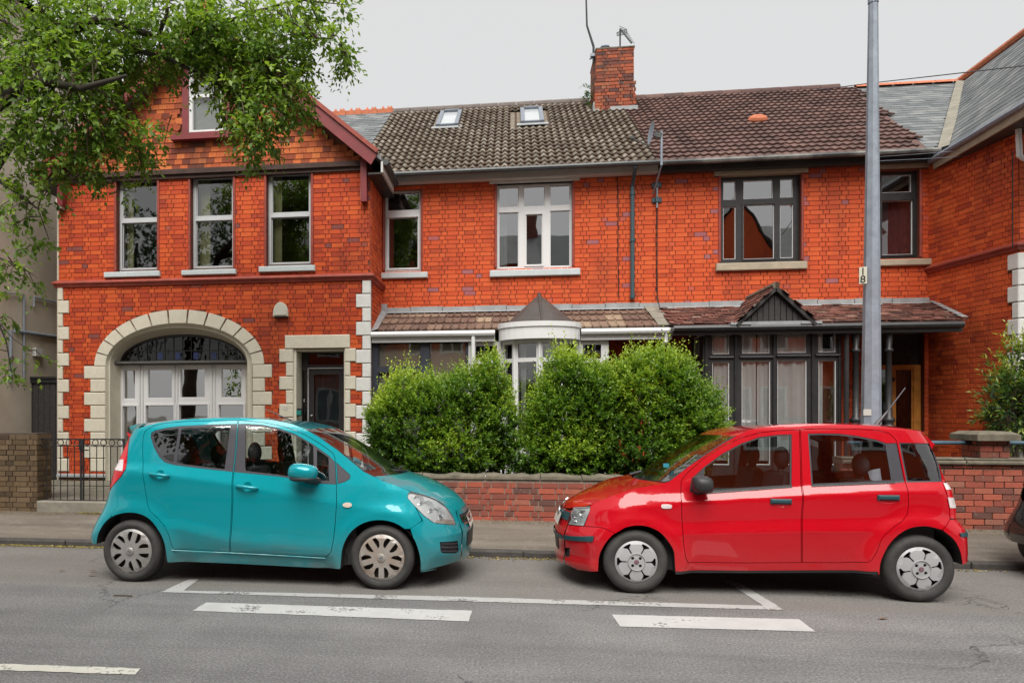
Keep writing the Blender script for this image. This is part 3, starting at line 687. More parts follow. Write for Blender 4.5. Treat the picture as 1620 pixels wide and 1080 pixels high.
# arch: voussoirs, moulded reveal, fanlight
n = 13
for k in range(n):
    a0 = math.pi*(1-k/n)-.012*(k > 0); a1 = math.pi*(1-(k+1)/n)+.012*(k < n-1)
    # equal lengths along the ellipse
    aa = [a0+(a1-a0)*i/4 for i in range(5)]
    pl = [(acx+aro*math.cos(t), az+arh*math.sin(t)) for t in aa]+[(acx+ari*math.cos(t), az+arih*math.sin(t)) for t in reversed(aa)]
    q = MB(); prism(q, pl, -.032, .05); xf(Mg, q).build('arch_stone', M['cream_stone'], wall)
q = MB(); e0 = ell(acx, az, aro*1.0, arh*1.0, 0, math.pi, 40); e1 = ell(acx, az, ari, arih, 0, math.pi, 40)
q.add([(x, .004, z) for x, z in e0]+[(x, .004, z) for x, z in e1], [(i, i+41, i+42, i+1) for i in range(40)]); xf(Mg, q).build('arch_joint', M['mortar_light'], wall)
frx = (PX(388.5, YG+.3)-PX(191, YG+.3))/2; fcx = (PX(388.5, YG+.3)+PX(191, YG+.3))/2; frh = PZ(290, 529, YG+.3)-PZ(290, 573, YG+.3); ftz = PZ(290, 573, YG+.3)
def arch_path(rx, rh, cx, cz, n=32):
    return [(cx+rx, YARD)]+ell(cx, cz, rx, rh, 0, math.pi, n)+[(cx-rx, YARD)]
prof = [(0, -.03, 0), (.06, -.01, .10), (.16, .03, .22), (.30, .05, .30), (.36, .02, .42), (.5, .05, .48), (.55, .10, .52), (.72, .13, .62), (.78, .2, .72), (1, .30, 1)]
rows = []
for t, y, s in prof:
    rows.append([(x, y, z) for x, z in arch_path(ari+(frx-ari)*s, arih+(frh-arih)*s, acx+(fcx-acx)*s, az+(ftz-az)*s)])
k = len(rows[0]); q = MB(); q.add([p for r in rows for p in r], [(i*k+j, i*k+j+1, (i+1)*k+j+1, (i+1)*k+j) for i in range(len(rows)-1) for j in range(k-1)])
q.f = [f[::-1] for f in q.f]
xf(Mg, q).build('arch_reveal', M['cream_stone'], LH, smooth=True)
fy = .30; q = MB(); fan = ell(fcx, ftz, frx, frh, 0, math.pi, 28); vv, ff = tri2d(fan, grid=False); q.add([(x, fy+.01, z) for x, z in vv], ff)
fl = xf(Mg, q).build('fanlight', M['glass_lead'], LH, label='dark leaded fanlight above the arched window')
q = MB(); ring = fan+[(fcx-frx, ftz)]
prism(q, ell(fcx, ftz, frx, frh, 0, math.pi, 28), fy-.02, fy+.02, [ell(fcx, ftz+.03, frx-.05, frh-.075, 0, math.pi, 28)])
zz = ftz+.03
for zr in (.42,):
    ww = frx*math.sqrt(1-zr**2)-.05; q.box(fcx-ww, fcx+ww, fy-.005, fy+.008, ftz+frh*zr-.008, ftz+frh*zr+.008)
for i in range(1, 14):
    x = fcx-frx+2*frx*i/14; t = 1-((x-fcx)/frx)**2; zt = ftz+frh*math.sqrt(max(0, t))-.05
    if zt > zz+.03: q.box(x-.006, x+.006, fy-.004, fy+.008, zz, zt)
xf(Mg, q).build('lead_bars', M['black_paint'], fl)
M['blue_glass'] = simple('blue_glass', (.025,.04,.12), .25, var=.4, scale=20)
for i in range(14):
    x = fcx-frx+2*frx*(i+.5)/14
    if i in (4, 6, 8, 10): q = MB(); q.box(x-.05, x+.05, fy+.002, fy+.009, ftz+.06, ftz+frh*.36); xf(Mg, q).build('blue_pane', M['blue_glass'], fl)
mb = MB(); sweep(mb, [(PX(183, YG+.2), YG+.2), (PX(393, YG+.2), YG+.2)], [(-.1, ftz-.05), (.02, ftz-.045), (.06, ftz-.02), (.05, ftz+.015), (-.1, ftz+.035)]); mb.build('transom', M['dark_lead'], LH)
Yw = YG+.3
wz0 = YARD+.35; zt = PZ(290, 577, Yw)
gx = lambda a, b, t, bb: R4(a, b, t, bb, Yw)
panes = [gx(195.5, 213.5, 585, 631), gx(234, 272, 584, 630), gx(285.5, 324, 583, 629), gx(350, 382, 583, 629),
         gx(194.5, 216.5, 642, 735), gx(231, 276.5, 641, 735), gx(283.5, 329, 640, 735), gx(346.5, 385.5, 640, 735)]
zmid = PZ(290, 635, Yw)
rect = (PX(190.5, Yw), PX(389.5, Yw), PZ(290, 742, Yw), ftz-.045)
wd = window(LH, FY(Yw), rect, panes, M['upvc'], M['glass_old'], 0, .08, bead=.012, sash=panes[4:], name='arched_window', label='white framed ground floor window under the cream arch')
q = MB()
for px_ in (223.5, 278.5, 337.5):
    x = PX(px_, Yw); q.tube([(x-.03, -.012, rect[2]), (x-.03, -.012, rect[3])], .014, 6); q.tube([(x+.03, -.012, rect[2]), (x+.03, -.012, rect[3])], .014, 6)
xf(FY(Yw), q).build('mullion_bead', M['upvc'], wd)
for i, p in enumerate(panes):
    if i in (0, 4): q = MB(); q.box(p[0]-.02, p[1]+.02, .10, .11, p[2], p[3]); xf(FY(Yw), q).build('blind', M['blind'], wd)
# door of the gable house
Yd = YG+.33
mb = MB(); mb.box(dr[0], PX(476.5, YG+.3), .0, .36, YARD, dr[3]); mb.box(PX(544.3, YG), dr[1], .0, .36, YARD, dr[3]); mb.box(dr[0], dr[1], .02, .36, dr[3]-.03, dr[3]+.02)
xf(Mg, mb).build('door_reveal', M['cream_stone'], LH)
x0, x1 = PX(476.5, Yd), PX(546, Yd); xd = PX(488, Yd); ztr = PZ(510, 582, Yd)
mb = MB(); cells(mb, x0, x1, YARD, dr[3], [(xd, x1-.04, YARD, ztr-.02), (xd, x1-.04, ztr+.06, dr[3]-.04), (x0+.03, xd-.035, YARD+1.0, ztr-.05)], 0, .06)
dfr = xf(FY(Yd), mb).build('door_frame', M['black_paint'], LH)
mb = MB(); mb.box(xd-.012, xd+.004, -.012, .02, YARD, ztr); mb.box(xd-.012, x1-.04, -.012, .02, ztr-.012, ztr+.004); xf(FY(Yd), mb).build('weather_strip', M['grey_frame'], dfr)
dw = (xd, x1-.04, YARD, ztr-.02)
mb = MB(); cells(mb, *dw, [(xd+.10, x1-.12, YARD+.35, ztr-.12)], .02, .05); dd = xf(FY(Yd), mb).build('front_door', M['black_paint'], LH)
mb = MB(); mb.add([(xd+.10, .035, YARD+.35), (x1-.12, .035, YARD+.35), (x1-.12, .035, ztr-.12), (xd+.10, .035, ztr-.12)], [(0,1,2,3)]); mb.add([(xd, .03, ztr+.06), (x1-.04, .03, ztr+.06), (x1-.04, .03, dr[3]-.04), (xd, .03, dr[3]-.04)], [(0,1,2,3)])
mb.add([(x0+.03, .03, YARD+1), (xd-.035, .03, YARD+1), (xd-.035, .03, ztr-.05), (x0+.03, .03, ztr-.05)], [(0,1,2,3)])
xf(FY(Yd), mb).build('pane', M['glass_dark'], dd)
curtain(dd, FY(Yd), xd+.1, x1-.12, YARD+.35, ztr-.12, M['curtain_grey'], .09, .02, 5, 'net_curtain')
mb = MB(); mb.sphere((PX(493.5, Yd), -.02, PZ(493, 657, Yd)), .026); mb.sphere((PX(481.6, Yd), -.015, PZ(481, 632, Yd)), .018); mb.sphere((PX(481.6, Yd), -.015, PZ(481, 634.7, Yd)), .018)
xf(FY(Yd), mb).build('door_knob', M['chrome'], dd)
mb = MB(); mb.box(PX(467, YG), PX(476.6, YG), .02, .10, PZ(472, 658, YG), PZ(472, 645.5, YG)); xf(Mg, mb).build('letter_box', M['iron'], LH)
mb = MB(); mb.box(PX(468.5, YG), PX(476, YG), .008, .03, PZ(472, 656, YG), PZ(472, 649, YG)); M['teal_label'] = simple('teal_label', (.01,.20,.16), .5); xf(Mg, mb).build('notice', M['teal_label'], LH)
def text(body, size, Mx, mat, parent, name, x, y, z, depth_=.004, align='CENTER'):
    cu = bpy.data.curves.new(name, 'FONT'); cu.body = body; cu.size = size; cu.extrude = depth_/2; cu.align_x = align; cu.align_y = 'CENTER'
    t = bpy.data.objects.new(name, cu); link(t); dg = bpy.context.evaluated_depsgraph_get(); me = bpy.data.meshes.new_from_object(t.evaluated_get(dg)); bpy.data.objects.remove(t)
    A = Mx @ Matrix.Translation((x, y, z)) @ Matrix.Rotation(math.pi/2, 4, 'X'); me.transform(A); me.materials.clear(); me.materials.append(mat)
    o = bpy.data.objects.new(name, me); return link(o, parent)
text('103', .085, Mg, M['grey_frame'], LH, 'house_number', PX(451.5, YG), -.037, PZ(451, 646, YG))
# three sash windows and their curtains
for i, (g, cm) in enumerate(zip(gw, (349, 345.5, 340))):
    x0, x1, z0, z1 = g; pxs = ((184, 250), (301, 370), (421, 493))[i]; sl = ((167, 255, 430.5, 439), (289, 375, 427.5, 435.5), (411, 499.5, 421.5, 430.5))[i]
    zm = PZ(sum(pxs)/2, cm+1, YG+.1); Yw = YG+.1
    pn = [(x0+.075, x1-.075, zm+.055, z1-.085), (x0+.065, x1-.065, z0+.085, zm-.03)]
    S = R4(*sl, YG)
    wd = window(LH, FY(Yw), (x0+.01, x1-.01, z0-.0, z1-.01), pn, M['grey_frame'], M['glass'], 0, .08, sill=(S[0], S[1], S[2], S[3], -.17, M['pale_blue_sill']), sash=[pn[1]], name='sash_window',
           curtains=[(pn[0][0]-.02, pn[0][0]+(.13, .20, .14)[i], z0, z1-.05, M['curtain_green'], .17, .02, 3)])
    for s in (x0-.012, x1+.012): q = MB(); q.tube([(s, -.012, z0+.02), (s, -.012, z1)], .026, 8); xf(Mg, q).build('brick_bead', M['red_mould'], wd)
# gable: beam, hung tiles, attic window, barge boards
mb = MB(); mb.box(XL-.02, XLC+.03, -.10, .05, ZB-.09, ZB+.0); mb.box(XL-.02, XLC+.03, -.055, .05, ZB-.16, ZB-.09); M['beam_brown'] = simple('beam_brown', (.055,.028,.022), .8, var=.4, scale=6); xf(Mg, mb).build('gable_beam', M['beam_brown'], LH)
YB = YG-.32
ax, azp = PX(322, YB), PZ(322, 20, YB); rx, rz = PX(596, YB), PZ(596, 240, YB); lx, lz = PX(52, YB), PZ(52, 262, YB)
sl_ = (azp-rz)/(rx-ax)
gz = lambda x: azp-sl_*abs(x-ax)         # roof line
aw = R4(300, 355, 95, 211, YG)
Mt = Matrix(((1,0,0,0),(0,0,-1,YG),(0,1,0,0),(0,0,0,1)))     # tile frame on a wall: x, up, outward
gh = .104; its = []; sc_ = []; zz = ZB; r = 0; RT = random.Random(5)
while zz < azp-.35:
    half = (azp-.30-zz-gh)/sl_; wT = .155
    n = int(2*half/wT)+2
    for c in range(n):
        x = ax-half+(c+.5)*wT-(wT/2 if r % 2 else 0)
        if abs(x-ax) > half: continue
        if aw[0]-.10 < x+wT*.3 and x-wT*.3 < aw[1]+.10 and aw[2]-.16 < zz+gh*.6 and zz < aw[3]+.08: continue
        m = Mt @ Matrix.Translation((x, zz, .012)) @ Matrix.Rotation(RT.uniform(-.008, .008), 4, 'Z')
        band = r in (7, 8, 9, 15, 16, 17)
        (sc_ if band else its).append((((155, 104)), m, RT.random()))
    zz += gh; r += 1
vv, ff = tri2d([(XL-.05, ZB), (XLC+.05, ZB), (ax, azp-.1)], [rp((aw[0]+.01, aw[1]-.01, aw[2]+.01, aw[3]-.01))], grid=False); mb = MB(); mb.add([(x, 0, z) for x, z in vv], ff); xf(Mg, mb)
tw = mb.build('gable_wall', M['mortar_dark'], LH)
pieces(its, 'hung_tile', M['tile_hung'], tw, lambda w, g: flat_tile(w, g, 13, 97), 220)
pieces(sc_, 'scalloped_tile', M['tile_hung'], tw, scale_tile, 80)
Yw = YG-.02; x0, x1, z0, z1 = aw; zm = PZ(328, 152, Yw)
wd = window(LH, FY(Yw), (x0, x1, z0, z1), [(x0+.06, x1-.06, zm+.03, z1-.06), (x0+.06, x1-.06, z0+.05, zm-.025)], M['upvc'], M['glass'], -.01, .07, name='attic_window', label='small white attic window in the tiled gable, half behind leaves')
curtain(wd, FY(Yw), x0+.05, x1-.05, z0, z1, M['curtain_grey'], .085, .006, 4, 'net_curtain')
q = MB(); q.box(x0-.12, x0, -.06, .05, z0-.02, z1+.1); q.box(x1, x1+.12, -.06, .05, z0-.02, z1+.1); q.box(x0-.12, x1+.12, -.07, .05, z1, z1+.12)
q.box(x0-.26, x1+.28, -.13, .05, z0-.075, z0-.02); q.box(x0-.30, x1+.34, -.16, .05, z0-.15, z0-.085); xf(Mg, q).build('window_surround', M['oxide_paint'], wd)
LR = mobj('roof', *(lambda v, f: (v, f))([(ax, YB+.0, azp), (rx+.08, YB, gz(rx+.08)), (rx+.08, 16.5, gz(rx+.08)), (ax, 18.2, azp), (lx-.08, YB, gz(lx-.08)), (lx-.08, 18.2, gz(lx-.08)),
    (ax, YB+.0, azp-.09), (rx+.08, YB, gz(rx+.08)-.09), (rx+.08, 16.5, gz(rx+.08)-.09), (ax, 18.2, azp-.09), (lx-.08, YB, gz(lx-.08)-.09), (lx-.08, 18.2, gz(lx-.08)-.09)],
    [(0,1,2,3), (4,0,3,5), (6,9,8,7), (10,11,9,6), (0,6,7,1), (4,10,6,0), (1,7,8,2), (4,5,11,10)]), M['slate'], LH)
for sx, ex in ((1, rx), (-1, lx)):
    q = MB(); a = (ax, YB-.02, azp-.02); b = (ex+.02*sx, YB-.02, gz(ex+.02*sx)-.02); dv = Vector((0, 0, -.20))
    f = [Vector(a), Vector(b), Vector(b)+dv*.95+Vector((-.12*sx, 0, 0)), Vector(a)+dv*1.2]
    q.add([tuple(p) for p in f]+[(p.x, p.y+.045, p.z) for p in f], [(0,1,2,3) if sx < 0 else (3,2,1,0), (7,6,5,4) if sx < 0 else (4,5,6,7), (0,4,5,1), (1,5,6,2), (2,6,7,3), (3,7,4,0)])
    q.build('barge_board', M['oxide_paint'], LR)
    q = MB(); q.bar(Vector(a)+Vector((0, -.012, .03)), Vector(b)+Vector((0, -.012, .03)), .07, .05, (0, 1, 0)); q.build('barge_moulding', M['red_mould'], LR)
q = MB(); q.lathe([(.0, 0), (.06, 0), (.075, .1), (.05, .16), (.085, .24), (.04, .36), (.0, .42)], (ax, YB+.05, azp-.05), 10); q.build('finial', M['terracotta'], LR)
for px_ in (578, 103): xq = PX(px_, YG); q = MB(); q.box(xq-.055, xq+.055, -.16, .02, ZB-.75 if px_ > 300 else ZB-.6, ZB+.1); xf(Mg, q).build('bracket', M['oxide_paint'], LH)
# right eave of the gable roof: white fascia and gutter running back
q = MB(); xe = rx+.09; ze = gz(rx+.09); q.box(xe-.02, xe+.015, YB+.02, YM-.25, ze-.28, ze-.09); q.build('fascia', M['white_paint'], LH)
q = MB(); q.tube([(xe+.065, YB+.03, ze-.10), (xe+.065, YM-.3, ze-.12)], .055, 8); q.build('gutter', M['gutter_dark'], LH)
q = MB(); q.box(XLC+.01, xe-.02, YB+.05, YM, ze-.30, ze-.27); q.build('soffit', M['black_paint'], LH)
# slated main roof of the gable house behind, with its cresting
xa, xb = XL-.2, -3.05
q = MB(); q.add([(xa, YE, ZE), (xb, YE, ZE), (xb, YR, ZR), (xa, YR, ZR)], [(0,1,2,3)]); mr = q.build('rear_roof', M['slate'], LH)
Ms = slope((0, YE, ZE), (1, 0, 0), (0, CP, SP)); LS = (YR-YE)/CP
pieces(tiles(Ms, .26, .20, 8, int(LS/.20)+1, (260, 200), lambda s, t: s < -3.1 and t < LS, .5, .003, 2, -4.9), 'slate', M['slate'], mr, lambda w, g: flat_tile(w, g, 7, 99), 200)
for i in range(5):
    q = MB(); c = -3.25-i*.42; q.box(c-.205, c+.205, YR-.09, YR+.09, ZR-.08, ZR+.05)
    for k in range(3):
        cc = c-.14+k*.14; q.lathe([(.045, -.02), (.045, .0), (.02, .06), (0, .075)], (cc+.07 if k < 2 else cc, YR, ZR+.09), 8)
        q.box(cc-.07, cc+.07, YR-.02, YR+.02, ZR+.05, ZR+.09)
    q.build('ridge_tile', M['terracotta'], mr)
# back of the house, and inner rooms
def inner(parent, x0, x1, yf, yb, zs, top):
    b_ = min(zs)-.1; q = MB(); q.box(x0, x1, yb, yb+.1, b_, top)
    for z in zs: q.box(x0, x1, yf, yb, z-.1, z)
    for x in (x0, x1): q.box(x-.05, x+.05, yf, yb, b_, top)
    q.build('inner_wall', M['room'], parent)
inner(LH, XL+.08, XLC-.08, YG+.42, YG+3.2, [YARD, zst+.02, ZB+.05], ZB)
inner(LH, aw[0]-.6, aw[1]+.6, YG+.2, YG+1.5, [aw[2]-.2, aw[3]+.3], aw[3])
q = MB(); q.box(XL-.05, XL+.06, YG+.02, 22, -.1, ZE); q.box(XL, -2.9, 22, 22.15, -.1, ZE+.2); q.add([(XL-.3, YR, ZR), (-3.05, YR, ZR), (-3.05, 22.6, ZE), (XL-.3, 22.6, ZE)], [(0,1,2,3)]); q.build('rear_wall', M['render'], LH)
# ---------------------------------------------------------------- the two middle houses
Mm = FY(YM)
zfl = PZ(640, 487, YM)                        # top of the porch flashing on the wall
def upper_wall(H_, x0, x1, wins, extra, seed, lints):
    q = MB(); cells(q, x0, x1, YARD, ZE+.12, wins+extra, 0, .13); wl_ = mort(q, Mm, H_, M['mortar_dark'])
    its = brick_items(Mm, x0+.003, x1-.003, zfl-.12, ZE-.02, wins+lints, seed=seed)
    pieces(its, 'brick', M['brick_main'], wl_, brick_mb, 260); return wl_
def bay_beads(wd, Mx, x0, x1, z0, z1, both=True):
    for s in (x0-.012, x1+.012): q = MB(); q.tube([(s, -.012, z0+.05), (s, -.012, z1)], .026, 8); xf(Mx, q).build('brick_bead', M['red_mould'], wd)
H1 = thing('terraced_house', 'brick house with mossy tiles, two skylights and white bowed bay behind the hedge', 'house')
H2 = thing('terraced_house', 'brick house with plain brown roof tiles, black bay window and dark open porch', 'house')
# windows
w1 = R4(608, 666.5, 300, 431, YM); w2 = R4(785, 906, 289, 426, YM); w3 = R4(1139, 1268, 275, 417, YM); w4 = R4(1390, 1455, 270, 412, YM)
lt = {k: R4(*v, YM) for k, v in dict(a=(597, 674.5, 281, 292), b=(774, 917, 278.5, 289), c=(1129, 1277.5, 264, 276.5), d=(1388, 1470, 254, 267)).items()}
rec1 = (PX(964, YM), XP-.02, YARD, zfl-.1)
wl1 = upper_wall(H1, XB0-.02, XP, [w1, w2], [(XB0+.1, PX(950, YM), YARD, zfl-.18)], 11, [lt['a'], lt['b']])
doorH2 = R4(1389, 1462, 573, 690, YM)
wl2 = upper_wall(H2, XP, XR+.05, [w3, w4], [(PX(1120, YM), PX(1325, YM), YARD, zfl-.18), (doorH2[0], doorH2[1], YARD, doorH2[3]+.75)], 12, [lt['c'], lt['d']])
pieces(brick_items(Mm, *rec1[:2], YARD, rec1[3], seed=13), 'brick', M['brick_main'], wl1, brick_mb, 40)
pieces(brick_items(Mm, XP, PX(1112, YM), YARD, rec1[3], seed=14)+brick_items(Mm, PX(1330, YM), XR, YARD, rec1[3], [(doorH2[0], doorH2[1], 0, doorH2[3]+.75)], seed=15), 'brick', M['brick_main'], wl2, brick_mb, 40)
for hh, k, mt in ((H1, 'a', 'buff_stone'), (H1, 'b', 'white_paint'), (H2, 'c', 'buff_stone'), (H2, 'd', 'buff_stone')):
    q = MB(); q.cbox(*lt[k][:2], -.045, .1, lt[k][2], lt[k][3]+.02, .008); xf(Mm, q).build('lintel', M[mt], hh)
def px_panes(lst, Y): return [R4(*p, Y) for p in lst]
Yw = YM+.09; Mw = FY(Yw)
pn = px_panes([(612.5, 664, 304, 333), (614, 661.5, 344, 424.5)], Yw); S = R4(598.5, 677, 432, 441, YM)
wd = window(H1, Mw, (w1[0]+.005, w1[1]-.005, w1[2], w1[3]), pn, M['upvc'], M['glass'], 0, sash=[pn[1]], sill=(*S, -.17, M['pale_blue_sill']), name='landing_window'); bay_beads(wd, Mm, *w1)
pn = px_panes([(789, 820.5, 296, 328), (828, 862, 294, 326.5), (870, 902, 292, 325), (789, 820.5, 336, 423), (832, 858, 339, 419), (870, 902, 333, 421)], Yw); S = R4(775, 917.5, 427, 437.5, YM)
wd = window(H1, Mw, (w2[0]+.005, w2[1]-.005, w2[2], w2[3]), pn, M['upvc'], M['glass_old'], 0, sash=[pn[4]], sill=(*S, -.17, M['pale_blue_sill']), name='bedroom_window', curtains=[(pn[3][0], pn[3][0]+.16, w2[2], w2[3], M['curtain_grey'], .3, .03, 3)]); bay_beads(wd, Mm, *w2)
pn = px_panes([(1144, 1164, 287, 316), (1176, 1223, 285, 314.5), (1234, 1255, 283, 312.5), (1144, 1164, 327, 410), (1176, 1225, 323.5, 409.5), (1234, 1255, 323, 408)], Yw); S = R4(1131.5, 1275, 416, 428, YM)
wd = window(H2, Mw, (w3[0]+.005, w3[1]-.005, w3[2], w3[3]), pn, M['black_paint'], M['glass_old'], 0, sill=(*S, -.17, M['buff_stone']), name='bedroom_window', beadmat=M['upvc'], bead=.012, sash=[pn[4]]); bay_beads(wd, Mm, *w3)
pn = px_panes([(1395, 1442, 277, 304.5), (1395, 1444, 317, 403)], Yw); S = R4(1388, 1473, 411, 421, YM)
wd = window(H2, Mw, (w4[0]+.005, w4[1]-.005, w4[2], w4[3]), pn, M['black_paint'], M['glass'], 0, sill=(*S, -.17, M['buff_stone']), name='landing_window', beadmat=M['upvc'], bead=.012, sash=[pn[1]],
            curtains=[(pn[1][0]-.05, pn[1][1]+.05, w4[2], pn[1][3]+.1, M['curtain_maroon'], .16, .03, 5)]); bay_beads(wd, Mm, *w4)
# main roofs
LS = (YR-YE)/CP; Ms = slope((0, YE, ZE), (1, 0, 0), (0, CP, SP)); xv = lambda t: 7.16+(8.02-7.16)*t/LS
q = MB(); q.add([(-3.05, YE+.02, ZE), (XP, YE+.02, ZE), (XP, YR, ZR), (-3.05, YR, ZR), (-3.05, 22.6, ZE), (XP, 22.6, ZE)], [(0,1,2,3), (3,2,5,4)]); rf1 = q.build('roof', M['tile_moss'], H1)
q = MB(); q.add([(XP, YE+.02, ZE), (7.2, YE+.02, ZE), (8.05, YR, ZR), (XP, YR, ZR), (XP, 22.6, ZE), (9, 22.6, ZE)], [(0,1,2,3), (3,2,5,4)]); rf2 = q.build('roof', M['tile_brown'], H2)
XJ = PX(1036, 13.4)
sky_px = ((688, 725, 182, 202), (822, 861, 177, 197)); skb = []
def on_roof(px, py):                 # sight line to the roof plane
    u = (px-CX)/F; k = CA+u*SA; a = (CY-py)/F/k          # z = H + a*Y
    y = (ZE-TP*YE-H)/(a-TP); return y/k*(-SA+u*CA), y
def roof_t(y): return (y-YE)/CP
for l, r, t, b in sky_px:
    xa_, ya = on_roof((l+r)/2-(r-l)*.42, t); xb_, yb = on_roof((l+r)/2+(r-l)*.5, b); xc_, yc = on_roof(l+2, b)
    skb.append((xc_, xb_, roof_t(yb), roof_t(ya)))
gw_, gg = .30, .29
clear = lambda s, t: not any(a-.1 < s < b+.1 and c-.18 < t < d+.02 for a, b, c, d in skb)
pieces(tiles(Ms, gw_, gg, 22, int(LS/gg), (300, 290), lambda s, t: -3.0 < s < XJ and t < LS-.12 and clear(s, t) and not (1.84 < s < 2.90 and t > LS-1.15), 0, .006, 21, -3.05), 'roof_tile', M['tile_moss'], rf1, roll_tile, 300)
wT = .30
pieces(tiles(Ms, wT, .27, 19, int(LS/.27), (300, 270), lambda s, t: XJ-.05 < s < xv(t) and t < LS-.1 and not (1.84 < s < 2.90 and t > LS-1.15), 0, .005, 22, XJ), 'roof_tile', M['tile_brown'], rf2, wave_tile, 300)
M['ridge_brown'] = simple('ridge_brown', (.13,.105,.095), .85, var=.3, scale=5, dirt=.4, dirtcol=(.22,.2,.17))
x = -3.05
while x < 7.6:
    L = .45; q = MB(); q.lathe([(.0, 0), (.12, 0), (.125, L-.012), (.0, L-.012)], (0, 0, 0), 12, 'y')
    q.v = [(x+p[1], YR+p[0], ZR-.045+p[2]) for p in q.v]; q.f = [f[::-1] for f in q.f]
    if not (1.95 < x+L/2 < 2.85): q.build('ridge_tile', M['ridge_brown'] if x < XJ-.3 else M['tile_brown'], rf1 if x < XJ-.3 else rf2)
    x += L
for i, (a, b, c, d) in enumerate(skb):
    q = MB(); cells(q, a, b, -.02, .0, [], 0)
    q = MB()
    def rb(x0, x1, t0, t1, h0, h1): q.add([tuple(Ms @ Vector(p)) for p in [(x0,t0,h0),(x1,t0,h0),(x1,t1,h0),(x0,t1,h0),(x0,t0,h1),(x1,t0,h1),(x1,t1,h1),(x0,t1,h1)]], [(0,3,2,1),(4,5,6,7),(0,1,5,4),(1,2,6,5),(2,3,7,6),(3,0,4,7)])
    w_ = .09; rb(a, a+w_, c, d, 0, .10); rb(b-w_, b, c, d, 0, .10); rb(a+w_, b-w_, c, c+w_, 0, .09); rb(a+w_, b-w_, d-w_, d, 0, .12)
    M.setdefault('sky_pane', simple('sky_pane', (.44,.47,.48), .12, var=.05, scale=3)); M.setdefault('sky_frame', simple('sky_frame', (.20,.22,.26), .45, metal=.2, var=.1)); sk = q.build('skylight', M['sky_frame'], rf1)  # opaque pale pane colour stands in for sky mirrored in the glass
    q = MB(); rb(a+w_, b-w_, c+w_, d-w_, .04, .06); q.build('pane', M['sky_pane'], sk)
    q = MB(); rb(a+w_, b-w_, c+w_, d-w_, .01, .03); q.build('blind', M['curtain_white'], sk)
    q = MB(); rb(a-.09, b+.09, c-.17, c, .035, .05); q.build('apron', M['lead'], sk)
# vent, fascias, gutters, pipes
xq, yq = on_roof(1198, 193); tq = roof_t(yq)
q = MB(); q.sphere((0, 0, 0), (.20, .13, .10), 12, 6); q.v = [tuple(Ms @ Vector((xq+p[0], tq+p[1], .05+max(-.04, p[2])))) for p in q.v]; q.build('roof_vent', M['terracotta'], rf2)
YF = 13.33; zfa = PZ(700, 286.5, YF)
def strip(H_, a, b, fm, gm, nm='fascia'):
    q = MB(); q.box(a, b, YF, YF+.025, zfa, ZE+.12); q.build(nm, M[fm], H_)
    q = MB(); q.tube([(a, YE-.02, ZE-.012), (b, YE-.02, ZE-.0)], .05, 8); q.build('gutter', M[gm], H_)
    q = MB(); q.box(a, b, YF+.025, YM, zfa+.004, zfa+.02); q.build('soffit', M[fm], H_)
strip(H1, XLC+.3, XP-.02, 'white_paint', 'gutter_dark'); strip(H2, XP-.02, XR-.02, 'gutter_dark', 'gutter_worn')
zdp = PZ(1000, 474, YM)
q = MB(); xq = PX(1000.5, YM-.06); q.tube([(xq, YM-.06, zdp), (xq, YM-.06, ZE-.32), (xq, YE-.02, ZE-.05)], .038, 10)
for z in (zdp+.05, zdp+1.1, ZE-.45): q.lathe([(.0, -.03), (.05, -.03), (.05, .03), (0, .03)], (xq, YM-.06, z), 10)
q.build('downpipe', M['pipe_blue'], H1)
# porch roofs
YP = 12.42; zp0, zp1 = 3.05, zfl-.10; tp = (zp1-zp0)/(YM-YP); cp_, sp_ = math.cos(math.atan(tp)), math.sin(math.atan(tp)); LP = (YM-YP)/cp_
Mp = slope((0, YP, zp0), (1, 0, 0), (0, cp_, sp_))
xp0, xp1 = XLC+.03, PX(1045, 13); pr0 = -2.44
q = MB(); q.add([(xp0, YP, zp0), (xp1+.02, YP, zp0), (xp1-.03, YM, zp1), (xp0, YM, zp1)], [(0,1,2,3)]); q.add([(xp0, YP+.04, zp0-.02), (xp1+.02, YP+.04, zp0-.02), (xp1, YM, zp0-.02), (xp0, YM, zp0-.02)], [(3,2,1,0)]); pf1 = q.build('porch_roof', M['tile_porch'], H1)
bx = (PX(797, 12.3), PX(917, 12.3)); bc = (bx[0]+bx[1])/2
nt_ = int((xp1-xp0)/.29)+1
def okp(s, t):
    h = (bx[1]-bx[0])/2*max(0, 1-t/(LP*1.05)); return xp0 < s < xp1-.1 and not (bc-h+.02 < s < bc+h-.02)
pieces(tiles(Mp, .29, LP/3.02, nt_, 3, (290, int(LP/3.02*1000)), okp, 0, .006, 31, xp0+.1), 'porch_tile', M['tile_porch'], pf1, rib_tile, 300)
q = MB(); nsg = 9; xs = [XB0-.03+(XP+.3-XB0)*i/nsg for i in range(nsg+1)]
for i in range(nsg): q.box(xs[i]+.002, xs[i+1]+.012, YM-.035, YM-.018-.002*(i % 2), zp1-.02, zfl+.012*(i % 2)); q.add([(xs[i], YM-.04, zp1+.02), (xs[i+1], YM-.04, zp1+.02), (xs[i+1], YM-.16, zp1-.02), (xs[i], YM-.16, zp1-.02)], [(3,2,1,0)])
q.build('flashing', M['lead'], H1)
q = MB(); q.add([(xp0-.02, YP-.02, zp0+.01), (xp0+.10, YP-.02, zp0+.045), (xp0+.10, YM, zp1+.045), (xp0-.02, YM, zp1+.10)], [(0,1,2,3)]); q.box(xp0-.02, xp0+.09, YM-.10, YM-.02, zp1-.02, zfl+.07); q.build('side_flashing', M['lead'], H1)
